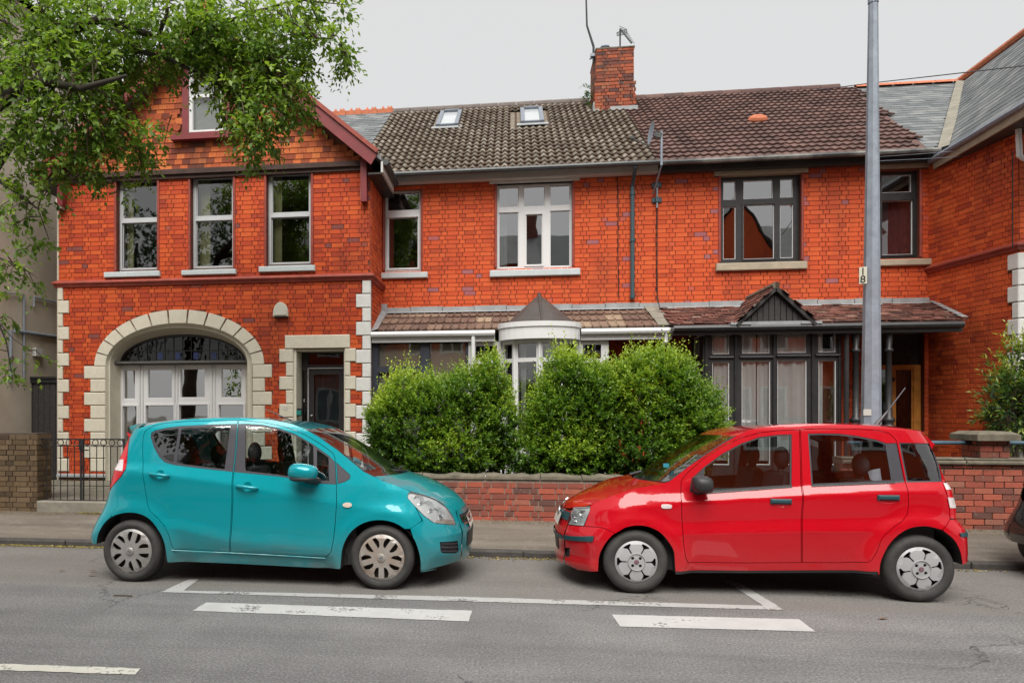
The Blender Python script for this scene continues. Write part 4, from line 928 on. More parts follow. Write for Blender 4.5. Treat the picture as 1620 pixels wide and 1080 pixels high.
# slabs at the verge between the porch roofs
for k in range(3):
    t0 = LP*k/3; q = MB(); q.box(xp1-.16-.02*k, xp1+.10-.03*k, t0, t0+LP/3*1.08, .03+.004*k, .05+.004*k, Mp); q.build('verge_slab', M['concrete'], pf1)
q = MB(); gl = (PX(588, YP), PX(783, YP)); gr = (PX(919, YP), PX(1063, YP))
for a, b in (gl, gr): q.tube([(a, YP-.05, zp0-.06), (b, YP-.05, zp0-.06)], .052, 8); q.box(a, b, YP+.0, YP+.03, zp0-.20, zp0-.02)
q.build('porch_gutter', M['upvc'], H1)
q = MB(); xq = PX(749, 12.45); q.tube([(xq, 12.38, zp0-.08), (xq, 12.40, YARD)], .036, 10); xq = PX(1053, YP); q.tube([(xq, YP-.05, zp0-.08), (xq, YP-.05, zp0-.24), (PX(1035, 13), 12.85, zp0-.55), (PX(1032, 13.2), 13.3, zp0-.8), (PX(1032, 13.2), 13.42, YARD)], .036, 10); q.build('porch_pipe', M['upvc'], H1)
# anthracite porch front
Yp = 12.52; Mq = FY(Yp); a = PX(587.5, Yp)+.01; b = PX(743, Yp)
pn = px_panes([(597.5, 665.5, 541, 581), (679, 737.5, 537, 600), (597.5, 665.5, 589, 690), (679, 737.5, 606, 690)], Yp)
wd = window(H1, Mq, (a, b, YARD, zp0-.19), pn, M['anthracite'], M['glass'], 0, .07, name='porch_screen', label='dark grey framed porch glazing left of the white bay')
q = MB(); q.box(a+.03, b-.03, .085, .10, YARD, zp0-.22); xf(Mq, q).build('porch_blind', M['blind'], wd)  # pale blind sheet added close behind the panes
# white bowed bay
plan = [(PX(743.5, 12.52), 12.52), (PX(792.5, 12.5), 12.5), (PX(814, 12.24), 12.24), (PX(853.5, 12.08), 12.08), (PX(893, 12.24), 12.24), (PX(916, 12.5), 12.5), (PX(963, 12.52), 12.52)]
zb1 = zp0-.20; zt = PZ(855, 569, 12.2)
bay = None
for i in range(6):
    A, B = plan[i], plan[i+1]; L = math.hypot(B[0]-A[0], B[1]-A[1]); Mb = frame_mat(A, (B[0]-A[0], B[1]-A[1]))
    e0, e1 = ((.10, .07), (.09, .06), (.06, .055), (.055, .06), (.06, .09), (.07, .13))[i]
    pn = [(e0, L-e1, zt+.035, zb1-.07), (e0, L-e1, YARD+.75, zt-.035)]
    q = MB(); cells(q, 0, L, YARD, zb1, pn, 0, .07)
    o = xf(Mb, q).build('bay_window' if bay is None else 'bay_light', M['upvc'], H1 if bay is None else bay)
    bay = bay or o
    for p in pn:
        g = MB(); g.add([(p[0]-.002, .035, p[2]-.002), (p[1]+.002, .035, p[2]-.002), (p[1]+.002, .035, p[3]+.002), (p[0]-.002, .035, p[3]+.002)], [(0,1,2,3)]); xf(Mb, g).build('pane', M['glass'], bay)
    q = MB(); q.tube([(0, -.004, YARD), (0, -.004, zb1)], .03, 6); xf(Mb, q).build('mullion', M['upvc'], bay)
    if i in (2, 3): curtain(bay, Mb, e0 if i == 2 else L*.45, L*.35 if i == 2 else L-e1, YARD+.8, zb1, M['curtain_grey'], .16, .02, 3)
q = MB(); pts = [(PX(789, 12.36), 12.36), (PX(806, 12.1), 12.1)]; cxb = (PX(789, 12.36)+PX(918.5, 12.36))/2; rxb = (PX(918.5, 12.36)-PX(789, 12.36))/2
path = [(cxb-rxb*math.cos(t), 12.42-.47*math.sin(t)) for t in [math.pi*i/16 for i in range(17)]]
zf1 = PZ(855, 507.5, 11.97); sweep(q, path, [(-.3, zb1-.005), (0, zb1-.005), (0, zf1-.09), (.02, zf1-.085), (.02, zf1), (-.3, zf1)]); q.build('bay_fascia', M['upvc'], H1)
apx = (PX(853, YM-.05), YM-.05, PZ(853, 466, YM)); q = MB(); front = [(apx[0]-.01-rxb*.80*math.cos(t), 12.42-.40*math.sin(t), zf1+.005) for t in [math.pi*i/16 for i in range(17)]]
front = [(apx[0]-rxb*.83, 12.75, zf1+.09)]+front+[(apx[0]+rxb*.81, 12.75, zf1+.09)]; 
mid = (front[9][0], front[9][1], front[9][2])
q.add([apx]+front, [(0, i+1, i+2) for i in range(len(front)-1)]); q.build('bay_roof', M['dark_lead'], H1)
q = MB(); q.tube([apx, (apx[0]+(mid[0]-apx[0])*.5, (apx[1]+mid[1])/2, (apx[2]+mid[2])/2+.015), mid], [.04, .022, .018], 8); q.build('bay_hip_roll', M['dark_lead'], H1)
# ---- second house: porch roof of small red tiles
xq0, xq1 = PX(1052, 12.9)-.03, PX(1523, 12.15)
YP2 = 12.15; tp2 = (zp1-zp0)/(YM-YP2); c2_, s2_ = math.cos(math.atan(tp2)), math.sin(math.atan(tp2)); LP2 = (YM-YP2)/c2_; Mp2 = slope((0, YP2, zp0), (1, 0, 0), (0, c2_, s2_))
q = MB(); q.add([(xq0+.0, YP2, zp0), (xq1, YP2, zp0), (XR+.02, YM, zp1), (xq0-.02, YM, zp1)], [(0,1,2,3)]); q.add([(xq0, YP2+.03, zp0-.05), (xq1, YP2+.03, zp0-.05), (XR+.02, YM, zp0-.05), (xq0, YM, zp0-.05)], [(3,2,1,0)]); pf2 = q.build('porch_roof', M['tile_red'], H2)
gp = (PX(1170, 12.1), PX(1288, 12.1)); gcx = PX(1226, 12.1); gp = (gcx-.62, gcx+.63)
xr2 = lambda t: xq1+(XR-xq1)*t/LP2
pieces(tiles(Mp2, .168, LP2/9, 34, 9, (168, int(LP2/9*1000)), lambda s, t: xq0+.02 < s < xr2(t)+.06 and not (gcx-.60*(1-t/LP2*.92) < s < gcx+.60*(1-t/LP2*.92)), .5, .016, 41, xq0), 'porch_tile', M['tile_red'], pf2, lambda w, g: flat_tile(w, g, 20, 96), 300)
q = MB(); xs = [XP+.28+(XR-XP-.28)*i/7 for i in range(8)]
for i in range(7): q.box(xs[i]+.004, xs[i+1]+.014, YM-.035, YM-.018-.002*(i % 2), zp1-.02, zfl+.01*(i % 2)); q.add([(xs[i], YM-.04, zp1+.02), (xs[i+1], YM-.04, zp1+.02), (xs[i+1], YM-.14, zp1-.02), (xs[i], YM-.14, zp1-.02)], [(3,2,1,0)])
q.build('flashing', M['lead'], H2)
q = MB()
for k in range(7):
    t = LP2*(k+.5)/7.2; xx = xr2(t); q.box(xx-.02, xx+.07, t-.07, t+.07, .05, .065, Mp2 @ Matrix.Rotation(.0, 4, 'Z'))
q.build('side_flashing', M['lead'], pf2)
q = MB(); q.tube([(xq0, YP2-.05, zp0-.06), (xq1-.02, YP2-.05, zp0-.06)], .055, 8); q.box(xq0, xq1, YP2+.0, YP2+.04, zp0-.17, zp0-.03); q.build('porch_gutter', M['black_paint'], H2)
# boarded gablet
Yg2 = YP2-.06; apz = PZ(1226, 460, Yg2); gz0 = zp0+.0; hw = PX(1282, Yg2)-PX(1226, Yg2)
gb = lambda x: apz-(apz-gz0)*abs(x-gcx)/hw
q = MB(); q.add([(gcx-hw, Yg2+.05, gz0), (gcx+hw, Yg2+.05, gz0), (gcx, Yg2+.05, apz)], [(0,1,2)]); gab = q.build('porch_gablet', M['timber_black'], H2)
nb = 12; bw = 2*hw/nb
for i in range(nb):
    x0 = gcx-hw+i*bw+.006; x1 = x0+bw-.012; zz0 = gz0+.04
    z0_, z1_ = max(zz0+.005, gb(x0)-.045), max(zz0+.005, gb(x1)-.045); zm_ = gb(gcx)-.045 if x0 < gcx < x1 else None
    pl = [(x0, zz0), (x1, zz0), (x1, z1_)]+([(gcx, zm_)] if zm_ else [])+[(x0, z0_)]
    if max(z0_, z1_) < zz0+.02: continue
    q = MB(); prism(q, pl, Yg2+.02+.006*random.random(), Yg2+.048); q.build('board', M['timber_black'], gab)
for s in (-1, 1):
    q = MB(); e = Vector((gcx+s*(hw+.06), Yg2-.02, gz0-.03)); t_ = Vector((gcx, Yg2-.02, apz+.03)); q.bar(t_, e, .05, .075, (0,1,0)); q.build('barge_board', M['timber_black'], gab)
    # tiled slope of the gablet running back into the porch roof
    b0 = Vector((gcx, Yg2-.03, apz+.07)); b1 = Vector((gcx+s*(hw+.10), Yg2-.03, gz0+.0)); bk = Vector((gcx, YM-.05, apz+.07)); bk1 = Vector((gcx+s*(hw+.10), YP2+.2, gz0))
    q = MB(); q.add([tuple(b0), tuple(b1), tuple(bk1), tuple(bk)], [(0,1,2,3) if s < 0 else (3,2,1,0)]); q.build('gablet_roof', M['tile_red'], gab)
    Vd = (b0-b1).normalized(); Lg = (b0-b1).length; U = Vector((0, 1, 0)) if s > 0 else Vector((0, -1, 0))
    Mgab = slope(b1 if s > 0 else b1+Vector((0, 1.3, 0)), U, Vd)
    def okg(a_, t, s=s):
        yb = Yg2-.03+(a_ if s > 0 else 1.3-a_); lim = YP2+.15+(YM-.1-YP2)*t/Lg; return yb < lim and yb > Yg2-.05
    pieces(tiles(Mgab, .165, Lg/7, 8, 7, (165, int(Lg/7*1000)), okg, .5, .006, 51+s), 'gablet_tile', M['tile_red'], gab, lambda w, g: flat_tile(w, g, 16, 97), 60)
    q = MB(); q.box(gcx+s*(hw+.0)-.16, gcx+s*(hw+.0)+.16, Yg2-.05, YP2+.3, gz0-.02, gz0+.022); q.build('valley_lead', M['lead'], gab)
q = MB(); q.tube([(gcx, Yg2-.05, apz+.085), (gcx, YM-.1, apz+.085)], .06, 8); q.build('gablet_ridge', M['tile_moss'], gab)
q = MB(); q.box(gcx-hw-.02, gcx+hw+.02, Yg2-.03, Yg2+.06, gz0-.035, gz0+.03); q.build('gablet_sill', M['lead'], gab)
# black bay
Yb = 12.42; plan = [(PX(1093, 12.98), 12.98), (PX(1112, Yb), Yb), (PX(1331.5, Yb), Yb)]; zb1 = zp0-.16
A, B = plan[0], plan[1]; L = math.hypot(B[0]-A[0], B[1]-A[1]); Mb = frame_mat(A, (B[0]-A[0], B[1]-A[1])); z1t, z1b = PZ(1100, 533, 12.7), PZ(1100, 564, 12.7)
window(H2, Mb, (0, L, YARD, zb1), [(.10, L-.16, z1b, z1t), (.10, L-.16, YARD+.8, z1b-.1)], M['black_paint'], M['glass'], 0, .08, name='bay_return', bead=.012, beadmat=M['upvc'], curtains=[(.05, L-.1, YARD+.5, z1t+.05, M['curtain_white'], .08, .02, 3)])
Mb = FY(Yb)
pn = px_panes([(1127, 1154, 528.5, 560), (1174, 1218, 526.5, 559), (1230, 1276, 525, 558), (1294.5, 1322.5, 524.5, 557), (1127, 1154, 572.5, 735), (1173.5, 1219, 570.5, 735), (1230, 1276.5, 569.5, 735), (1295, 1323, 569.5, 735)], Yb)
wd = window(H2, Mb, (plan[1][0], plan[2][0], YARD, zb1), pn, M['black_paint'], M['glass'], 0, .09, name='bay_window', label='black timber bay window with white curtains', bead=.013, beadmat=M['upvc'],
    curtains=[(pn[0][0]+.04, pn[0][1]+.06, YARD+.5, pn[0][3]+.05, M['curtain_white'], .08, .02, 3), (pn[1][0]-.06, pn[1][0]+.245, YARD+.5, pn[1][3]+.05, M['curtain_white'], .08, .02, 3),
              (pn[1][0]+.275, pn[1][1]+.05, YARD+.5, pn[1][3]+.05, M['curtain_white'], .08, .022, 3, 'curtain', .12), (pn[2][0]-.06, pn[2][1]+.06, YARD+.5, pn[2][3]+.05, M['curtain_white'], .08, .035, 3), (pn[3][0]-.05, pn[3][0]+.10, YARD+.5, pn[3][3]+.05, M['curtain_white'], .08, .02, 2), (pn[3][0]+.12, pn[3][1]+.08, YARD+.5, pn[7][3]+.02, M['curtain_red'], .26, .02, 2)])
q = MB()
for px_ in (1116.5, 1163, 1224, 1285, 1328): x = PX(px_, Yb); q.tube([(x, -.012, YARD), (x, -.012, zb1)], .02, 8)
for l, r, y in ((1122, 1160, 565.5), (1170, 1222, 565), (1228, 1281, 563), (1290, 1329, 562)): q.tube([(PX(l, Yb), -.02, PZ(l, y, Yb)), (PX(r, Yb), -.02, PZ((l+r)/2, y, Yb))], .022, 8)
xf(Mb, q).build('moulding', M['black_paint'], wd)
q = MB(); q.box(plan[2][0]-.02, plan[2][0]+.02, Yb+.06, YM, YARD, zb1); q.build('bay_cheek', M['black_paint'], H2)
q = MB(); xq = PX(1339, 12.3); q.tube([(xq, 12.3, YARD), (xq, 12.3, zb1+.1)], .04, 10); q.build('downpipe', M['black_paint'], H2)
for pxc, yc in ((1354, 12.3), (1406, 12.3)):
    x = PX(pxc, yc); q = MB(); zt_ = zb1+.10
    q.lathe([(.10, 0), (.10, .12), (.075, .16), (.09, .9), (.055, 1.02), (.095, 1.06), (.095, 1.10), (.055, 1.13), (.088, 1.17), (.088, 1.21), (.052, 1.25), (.042, zt_-YARD-.42), (.068, zt_-YARD-.40), (.068, zt_-YARD-.37), (.042, zt_-YARD-.34), (.075, zt_-YARD-.02), (.075, zt_-YARD)], (x, yc, YARD), 14)
    q.build('porch_column', M['black_paint'], H2, smooth=True)
q = MB(); q.box(PX(1333, 12.3), PX(1445, 12.3), 12.22, 12.36, zb1-.02, zb1+.10); q.build('porch_beam', M['black_paint'], H2)
# door in the back of the porch
Yd = YM+.10; x0, x1, z0, z1 = doorH2; z1 = PZ(1430, 577, Yd)
q = MB(); cells(q, x0, x1, YARD, z1, [(PX(1409, Yd)+.07, PX(1451, Yd)-.06, YARD, z1-.07), (x0+.06, PX(1409, Yd)-.03, YARD+.6, z1-.08)], 0, .08); dfr = xf(FY(Yd), q).build('door_frame', M['orange_wood'], H2)
dx0, dx1 = PX(1409, Yd)+.07, PX(1451, Yd)-.06
q = MB(); cells(q, dx0, dx1, YARD, z1-.07, [(PX(1417.5, Yd)+.01, PX(1443, Yd)-.0, YARD+.75, PZ(1430, 585, Yd))], .02, .06); dd = xf(FY(Yd), q).build('front_door', M['orange_wood'], H2, label='orange varnished door with dark glass in the porch')
q = MB()
for a_, b_, c_, d_ in ((PX(1417.5, Yd), PX(1443, Yd), YARD+.75, PZ(1430, 585, Yd)), (x0+.06, PX(1409, Yd)-.03, YARD+.6, z1-.08)): q.add([(a_, .04, c_), (b_, .04, c_), (b_, .04, d_), (a_, .04, d_)], [(0,1,2,3)])
xf(FY(Yd), q).build('pane', M['glass_dark'], dd)
q = MB(); q.sphere((PX(1413, Yd), -.01, PZ(1413, 600, Yd)), (.03, .02, .04)); xf(FY(Yd), q).build('knocker', M['iron'], dd)
q = MB(); q.box(x0, x1, .06, .10, z1, doorH2[3]+.8); xf(FY(Yd), q).build('transom_shade', M['timber_black'], H2)  # black board stands in for the shaded wall above the door
# rear and inner parts of the middle houses
for hh, a, b in ((H1, XB0+.06, XP-.06), (H2, XP+.06, XR-.06)):
    q = MB(); q.box(a-.06, b+.06, 22, 22.15, -.1, ZE+.2); q.build('rear_wall', M['render'], hh)
    inner(hh, a-.04, b+.04, YM+.135, YM+3.4, [YARD, zfl-.2, ZE-.1], ZE)
# ---------------------------------------------------------------- chimney on the party wall
q0 = on_roof(940, 173)
Yc = 16.86; cx0, cx1 = PX(943.5, Yc), PX(1003, Yc); zc0 = PZ(970, 172, Yc); zc1 = PZ(970, 77, Yc); zst2 = PZ(970, 129, Yc); dpt = 1.15
CH = tag(bpy.data.objects.new('chimney', None), 'red brick chimney stack at the roof ridge carrying two aerials', 'chimney'); link(CH)
q = MB(); q.box(cx0+.012, cx1-.012, Yc+.012, Yc+dpt-.012, zc0-.6, zc1-.01); cw = q.build('stack', M['mortar_light'], CH)
ex_ = .045
its = brick_items(FY(Yc), cx0-ex_, cx1+ex_, zc0-.25, zst2, ch=.078, seed=61, proud=ex_, jit=.004)+brick_items(FY(Yc), cx0, cx1, zst2, zc1, ch=.078, seed=62, jit=.004, proud=.012)
Mc = frame_mat((cx0, Yc+dpt), (0, -1)); its += brick_items(Mc, 0, dpt, zc0-.25, zst2, ch=.078, seed=63, proud=ex_)+brick_items(Mc, 0, dpt, zst2, zc1, ch=.078, seed=64)
pieces(its, 'brick', M['brick_chimney'], cw, brick_mb, 300)
q = MB(); q.box(cx0-.02, cx1+.02, Yc-.02, Yc+dpt+.02, zc1, zc1+.03); q.build('cap', M['coping'], CH)
q = MB(); q.box(cx0-.09, cx1+.09, Yc-.085, Yc+dpt, zc0-.35, zc0-.14); q.box(cx1-.55, cx1+.075, Yc-.08, Yc-.05, zc0-.14, zc0+.02); q.box(cx0-.075, cx0-.05+.0, Yc-.07, Yc+dpt*.6, zc0-.14, zc0+.15); q.box(cx0-.07, cx0+.06, Yc-.075, Yc-.05, zc0-.14, zc0-.02)
q.build('lead_apron', M['lead'], CH)
for px_ in (957,):
    q = MB(); xq = PX(px_, Yc+.3); q.lathe([(.10, 0), (.10, .05), (.12, .06), (.12, .08), (.09, .09), (.09, .14), (.12, .15), (.10, .19), (0, .21)], (xq, Yc+.3, zc1+.03), 12); q.build('chimney_cowl', M['galv'], CH)
# ---------------------------------------------------------------- house on the right
RH = thing('gable_house', 'red brick house with pale corner quoins and grey slate roof at the right edge', 'house')
A_ = Vector((XR, YM)); B_ = Vector((7.66, 11.75)); L = (A_-B_).length
Mr2 = frame_mat(A_, B_-A_)       # s runs from the recess towards the street
q = MB(); cells(q, 0, L, YARD-.3, PZ(1464.4, 250.4, 13.3)-.03, [], 0); rw = xf(Mr2, q).build('wall', M['mortar_dark'], RH)
zs2 = PZ(1469, 434, YM)+.055; ZE2 = PZ(1464.4, 250.4, 13.3)
exq = []
for k in range(17):
    z1 = zs2-.08-k*qh; z0 = z1-qh
    if z1 < YARD+.1: break
    wide = k % 2 == 0; wq = .17 if wide else .09
    q = MB(); q.cbox(L-wq, L+.03, -.035, .05, z0+.008, z1-.004, .012); xf(Mr2, q).build('quoin_stone', M['white_stone'], rw)
    q = MB(); q.cbox(-.03, .30 if wide else .18, -.035, .05, z0+.008, z1-.004, .012); xf(frame_mat(B_, (1, 0)), q).build('quoin_stone', M['white_stone'], rw)
    exq.append((L-wq, L+.1, z0, z1))
pieces(brick_items(Mr2, .005, L, YARD+.3, ZE2-.02, exq, seed=71), 'brick', M['brick_side'], rw, brick_mb, 250)
Mf = frame_mat(B_, (1, 0)); q = MB(); cells(q, 0, 5, YARD-.3, ZE2-.03, [], 0); fw = xf(Mf, q).build('front_wall', M['mortar_dark'], RH)
pieces(brick_items(Mf, .0, 1.4, YARD+.3, ZE2, [(0, .30, 0, zs2-.08)], seed=72), 'brick', M['brick_side'], fw, brick_mb, 50)
sp2 = [(o_, z-zst+zs2) for o_, z in sp]
q = MB(); sweep(q, [tuple(A_), tuple(B_), (B_.x+3, B_.y)], sp2); q.build('string_course', M['red_mould'], RH)
# slate roofs: the one behind in line with the terrace, and the wing facing it
q = MB(); q.add([(XP+3.0, YE+.3, ZE-.05), (12, YE+.3, ZE-.05), (12, YR, ZR-.04), (XP+3.0, YR, ZR-.04)], [(0,1,2,3)]); rr1 = q.build('rear_roof', M['slate'], RH)
Ms3 = slope((0, YE, ZE-.045), (1, 0, 0), (0, CP, SP)); xr_ = 10.42
vl = lambda t: 7.38+(xr_-7.38)*t/LS
pieces(tiles(Ms3, .27, .20, 14, int(LS/.2)+1, (270, 200), lambda s, t: xv(t)-.1 < s < vl(t) and t < LS-.05, .5, .003, 73, 7.0), 'slate', M['slate'], rr1, lambda w, g: flat_tile(w, g, 7, 99), 150)
q = MB()
x = 8.1
while x < xr_: q.add([(x, YR-.12, ZR-.05), (x+.43, YR-.12, ZR-.05), (x+.43, YR, ZR+.05), (x, YR, ZR+.05), (x, YR+.12, ZR-.05), (x+.43, YR+.12, ZR-.05)], [(0,1,2,3), (3,2,5,4)]); x += .44
q.build('ridge_tile', M['terracotta'], rr1)
e0 = Vector((7.34, 13.25, ZE2-.02)); e1 = Vector((7.40, 9.9, ZE2-.02)); rdg = Vector((xr_, 13.25, ZR-.05)); Vd = (rdg-e0).normalized(); Lw = (rdg-e0).length
Ms4 = slope(e0, (0, -1, 0), Vd)
q = MB(); q.add([tuple(e0), tuple(e1), (xr_, 9.9, ZR-.05), (xr_, 18.2, ZR-.05), (xr_, 17.9, ZR-.05)], [(0,1,2,3)]); rr2 = q.build('wing_roof', M['slate'], RH)
pieces(tiles(Ms4, .27, .20, 26, int(Lw/.2)+1, (270, 200), lambda s, t: s < 3.3 and s > -4.75*t/Lw+.05 and t < Lw-.05, .5, .003, 74, -4.8), 'slate', M['slate'], rr2, lambda w, g: flat_tile(w, g, 7, 99), 300)
q = MB(); vb = Vector((vl(0)-.02, YE, ZE)); vt = Vector((vl(LS), YR, ZR)); s_ = Vector((.16, -.02, .05)); q.add([tuple(vb-s_*.4+Vector((0,0,.06))), tuple(vb+s_*.7+Vector((0,0,.05))), tuple(vt+s_*.9+Vector((0,0,.02))), tuple(vt-s_*.5+Vector((0,0,.06)))], [(0,1,2,3)]); q.build('valley_lead', M['concrete'], RH)
q = MB(); q.tube([(xr_, 10, ZR+.0), (xr_, 18, ZR)], .09, 8); q.build('wing_ridge', M['terracotta'], RH)
q = MB(); q.box(7.30, 7.33, 10, 13.3, ZE2-.20, ZE2-.03); q.build('fascia', M['buff_stone'], RH); q = MB(); q.tube([(7.30, 10, ZE2-.03), (7.26, 13.3, ZE2-.05)], .05, 8); q.build('gutter', M['galv'], RH)
q = MB(); q.box(7.33, 8.2, 10, 13.3, ZE2-.2, ZE2-.17); q.build('soffit', M['gutter_dark'], RH)
Yq = 11.9; q = MB(); g0 = P(1583, 186, 11.7); g1 = P(1584, 194, 11.7); g2 = P(1611, 204, 11.6); g3 = P(1613, 247, 11.6); g4 = P(1630, 256, 11.55)
q.tube([g0, g1, g2, g3, g4], .042, 10); q.build('downpipe', M['upvc'], RH)
q = MB(); q.box(10, 13, 22, 22.2, 0, ZE); q.build('rear_wall', M['render'], RH)
# ---------------------------------------------------------------- rendered house at the left edge
NH = thing('rendered_house', 'beige rendered house side wall behind the tree at the far left', 'house')
XN = -9.42
q = MB(); q.box(XN-6, XN, 9.9, 22, -.1, 9.5); q.build('wall', M['render'], NH)
q = MB(); q.add([(XN-6.2, 9.6, 9.5), (XN+.2, 9.6, 9.5), (XN-3, 9.6, 12), (XN-6.2, 22.2, 9.5), (XN+.2, 22.2, 9.5), (XN-3, 22.2, 12)], [(0,1,2), (1,4,5,2), (0,2,5,3), (5,4,3)]); q.build('roof', M['slate'], NH)
def onN(px, py):
    u = (px-CX)/F; k = (-SA+u*CA); d = (XN+.03)/k; return (XN+.03, d*(CA+u*SA), H-(py-CY)/F*d)
q = MB(); q.tube([onN(0, 462), onN(38, 466), onN(38, 600)], .02, 6); q.tube([onN(54, 485), onN(54, 470), onN(92, 479)], .018, 6); q.tube([onN(23, 523), onN(92, 533)], .035, 8); q.tube([onN(17, 523), onN(17, 605)], .03, 8); q.build('pipe', M['galv'], NH)
q = MB(); c = onN(58, 557); q.box(c[0]-.02, c[0]+.06, c[1]-.10, c[1]+.10, c[2]-.08, c[2]+.08); q.build('vent', M['white_paint'], NH)
# ================================================================ front gardens
YW = 9.45
q = MB(); q.add([(-14, YW+.2, YARD), (12, YW+.2, YARD), (12, YM+.3, YARD), (-14, YM+.3, YARD)], [(0,1,2,3)]); yd = q.build('garden_ground', M['earth'], kind='structure')
# paving slabs of the yard behind the gate
M['slab'] = simple('slab', (.17,.155,.125), .9, var=.3, scale=5, bmp=.25, dirt=.5, dirtcol=(.13,.13,.05))
q = MB(); q.cbox(-.215, .215, 0, .03, -.215, .215, .008); sm = mesh_data('paving_slab', [(x, z, -y) for x, y, z in q.v], [f[::-1] for f in q.f], M['slab'])
for i in range(13):
    for j in range(6):
        o = bpy.data.objects.new('paving_slab', sm); o.location = (-9.3+i*.45+(.2 if j % 2 else 0), 9.98+j*.45, YARD+.032+random.uniform(-.006, .006)); o.rotation_euler = (random.uniform(-.01, .01), random.uniform(-.01, .01), random.uniform(-.01, .01)); link(o, yd)
def garden_wall(name, label, x0, x1, z1, bm, mort_, seed, depth_=.22, cop=None, allst=False, y=YW, z0=.12, cap=300, st=.222, hd=.112, both=False):
    T = thing(name, label, 'wall')
    q = MB(); q.box(x0+.012, x1-.012, y+.014, y+depth_, z0-.1, z1); w_ = q.build('core', M[mort_], T)
    its = brick_items(FY(y), x0, x1, z0, z1, ch=.0765, seed=seed, allst=allst, jit=.004, proud=.0, st=st, hd=hd)
    if both: its += brick_items(frame_mat((x0, y+depth_), (0, -1)), 0, depth_, z0, z1, ch=.0765, seed=seed+1, proud=0)+brick_items(frame_mat((x1, y), (0, 1)), 0, depth_, z0, z1, ch=.0765, seed=seed+1, proud=0)
    pieces(its, 'brick', M[bm], w_, brick_mb, cap)
    return T
xc0, xc1 = -3.6, PX(1050, YW); zt = PZ(760, 757.5, YW)
T = garden_wall('garden_wall', 'low red brick garden wall under the hedges between the two cars', xc0, xc1, zt, 'brick_garden', 'mortar_light', 81)
R_ = random.Random(8)
x = xc0; segs = []
while x < xc1:
    L = R_.uniform(.5, .9); q = MB(); a, b = x+.004, min(x+L, xc1)-.004
    v = []; n = 6
    hs = [R_.uniform(.045, .085) for _ in range(n+1)]
    for i in range(n+1):
        xx = a+(b-a)*i/n; v += [(xx, YW-.015, zt+.002), (xx, YW-.01, zt+hs[i]*.55), (xx, YW+.07, zt+hs[i]), (xx, YW+.26, zt+hs[i]*.9)]
    q.add(v, [(i*4+k, i*4+4+k, i*4+5+k, i*4+1+k) for i in range(n) for k in range(3)]); q.add([v[0], v[1], v[2], v[3]], [(3,2,1,0)])
    q.build('coping_stone', M['coping'], T); x += L
zt2 = PZ(1555, 735.5, YW)
xr0, xr1 = PX(1330, YW), 9.0
T = garden_wall('garden_wall', 'taller weathered red brick wall with stone coping behind the red car', xr0, xr1, zt2, 'brick_garden', 'mortar_brown', 83, allst=True, st=.222)
x = xr0
while x < xr1:
    q = MB(); q.cbox(x+.004, min(x+.72, xr1)-.004, YW-.045, YW+.28, zt2+.002, zt2+.055, .015); q.cbox(x+.008, min(x+.72, xr1)-.006, YW-.02, YW+.25, zt2+.057, zt2+.085, .02); q.build('coping_stone', M['coping'], T); x += .72
px0, px1 = PX(1551, YW+.02), PX(1598, YW+.02); zp = PZ(1570, 697, YW)
pts_ = garden_wall('wall_pier', 'short blackened brick pier with a stone cap on the right wall', px0, px1, zp, 'brick_garden', 'mortar_brown', 85, y=YW+.02, z0=zt2+.087, depth_=.38, both=True)
q = MB(); c = .07; a, b, y0_, y1_ = px0-.085, px1+.065, YW-.07, YW+.49
q.box(a, b, y0_, y1_, zp+.002, zp+.075); q.add([(a, y0_, zp+.076), (b, y0_, zp+.076), (b, y1_, zp+.076), (a, y1_, zp+.076), (a+c, y0_+c, zp+.115), (b-c, y0_+c, zp+.115), (b-c, y1_-c, zp+.115), (a+c, y1_-c, zp+.115)], [(0,1,5,4),(1,2,6,5),(2,3,7,6),(3,0,4,7),(4,5,6,7)])
q.build('cap', M['coping'], pts_)
T = thing('hand_rail', 'pale blue tubular rail running into the pier on the right wall', 'railing')
q = MB(); zr = PZ(1510, 700, YW+.2); q.tube([(PX(1340, YW+.2), YW+.2, zr), (px0+.02, YW+.2, zr)], .026, 10); q.tube([(px1-.02, YW+.2, zr), (9.0, YW+.2, zr)], .026, 10); q.build('rail', simple('rail_blue', (.10,.17,.22), .35, metal=.2), T, smooth=True)
q = MB()
for xx in (PX(1360, YW+.2), 7.9): q.tube([(xx, YW+.2, zt2+.08), (xx, YW+.2, zr)], .022, 8)
q.build('post', M['gutter_dark'], T)
# left pier, gate, tall wall and black door
zl = PZ(30, 685, YW)
T = garden_wall('gate_pier', 'brown brick garden wall end beside the iron gate at the left edge', -9.2, PX(58.5, YW), zl, 'brick_brown', 'mortar_brown', 87, cap=200, depth_=.34, both=True)
T = garden_wall('side_wall', 'higher brown brick wall beside the black side door at the left edge', -11.2, PX(35.5, 12.7), PZ(20, 612, 12.7), 'brick_brown', 'mortar_brown', 89, y=12.7, z0=YARD, cap=120)
T = thing('side_door', 'tall black boarded side door between the brown wall and the gable house', 'door'); Yk = 12.75
a, b, zt_ = PX(35.5, Yk)+.01, PX(92, Yk)+.12, PZ(65, 599, Yk)
for i in range(6):
    w_ = (b-a-.14)/6; q = MB(); q.cbox(a+.07+i*w_+.003, a+.07+(i+1)*w_-.003, Yk+.02, Yk+.05, YARD+.02, zt_-.08, .006); q.build('board', M['timber_black'], T)
q = MB(); cells(q, a, b, YARD, zt_, [(a+.07, b-.07, YARD, zt_-.08)], Yk-.01, Yk+.09); q.build('frame', M['black_paint'], T); q = MB(); q.box(a-.02, b+.02, Yk-.03, Yk+.1, zt_, zt_+.04); q.build('top_rail', M['black_paint'], T)
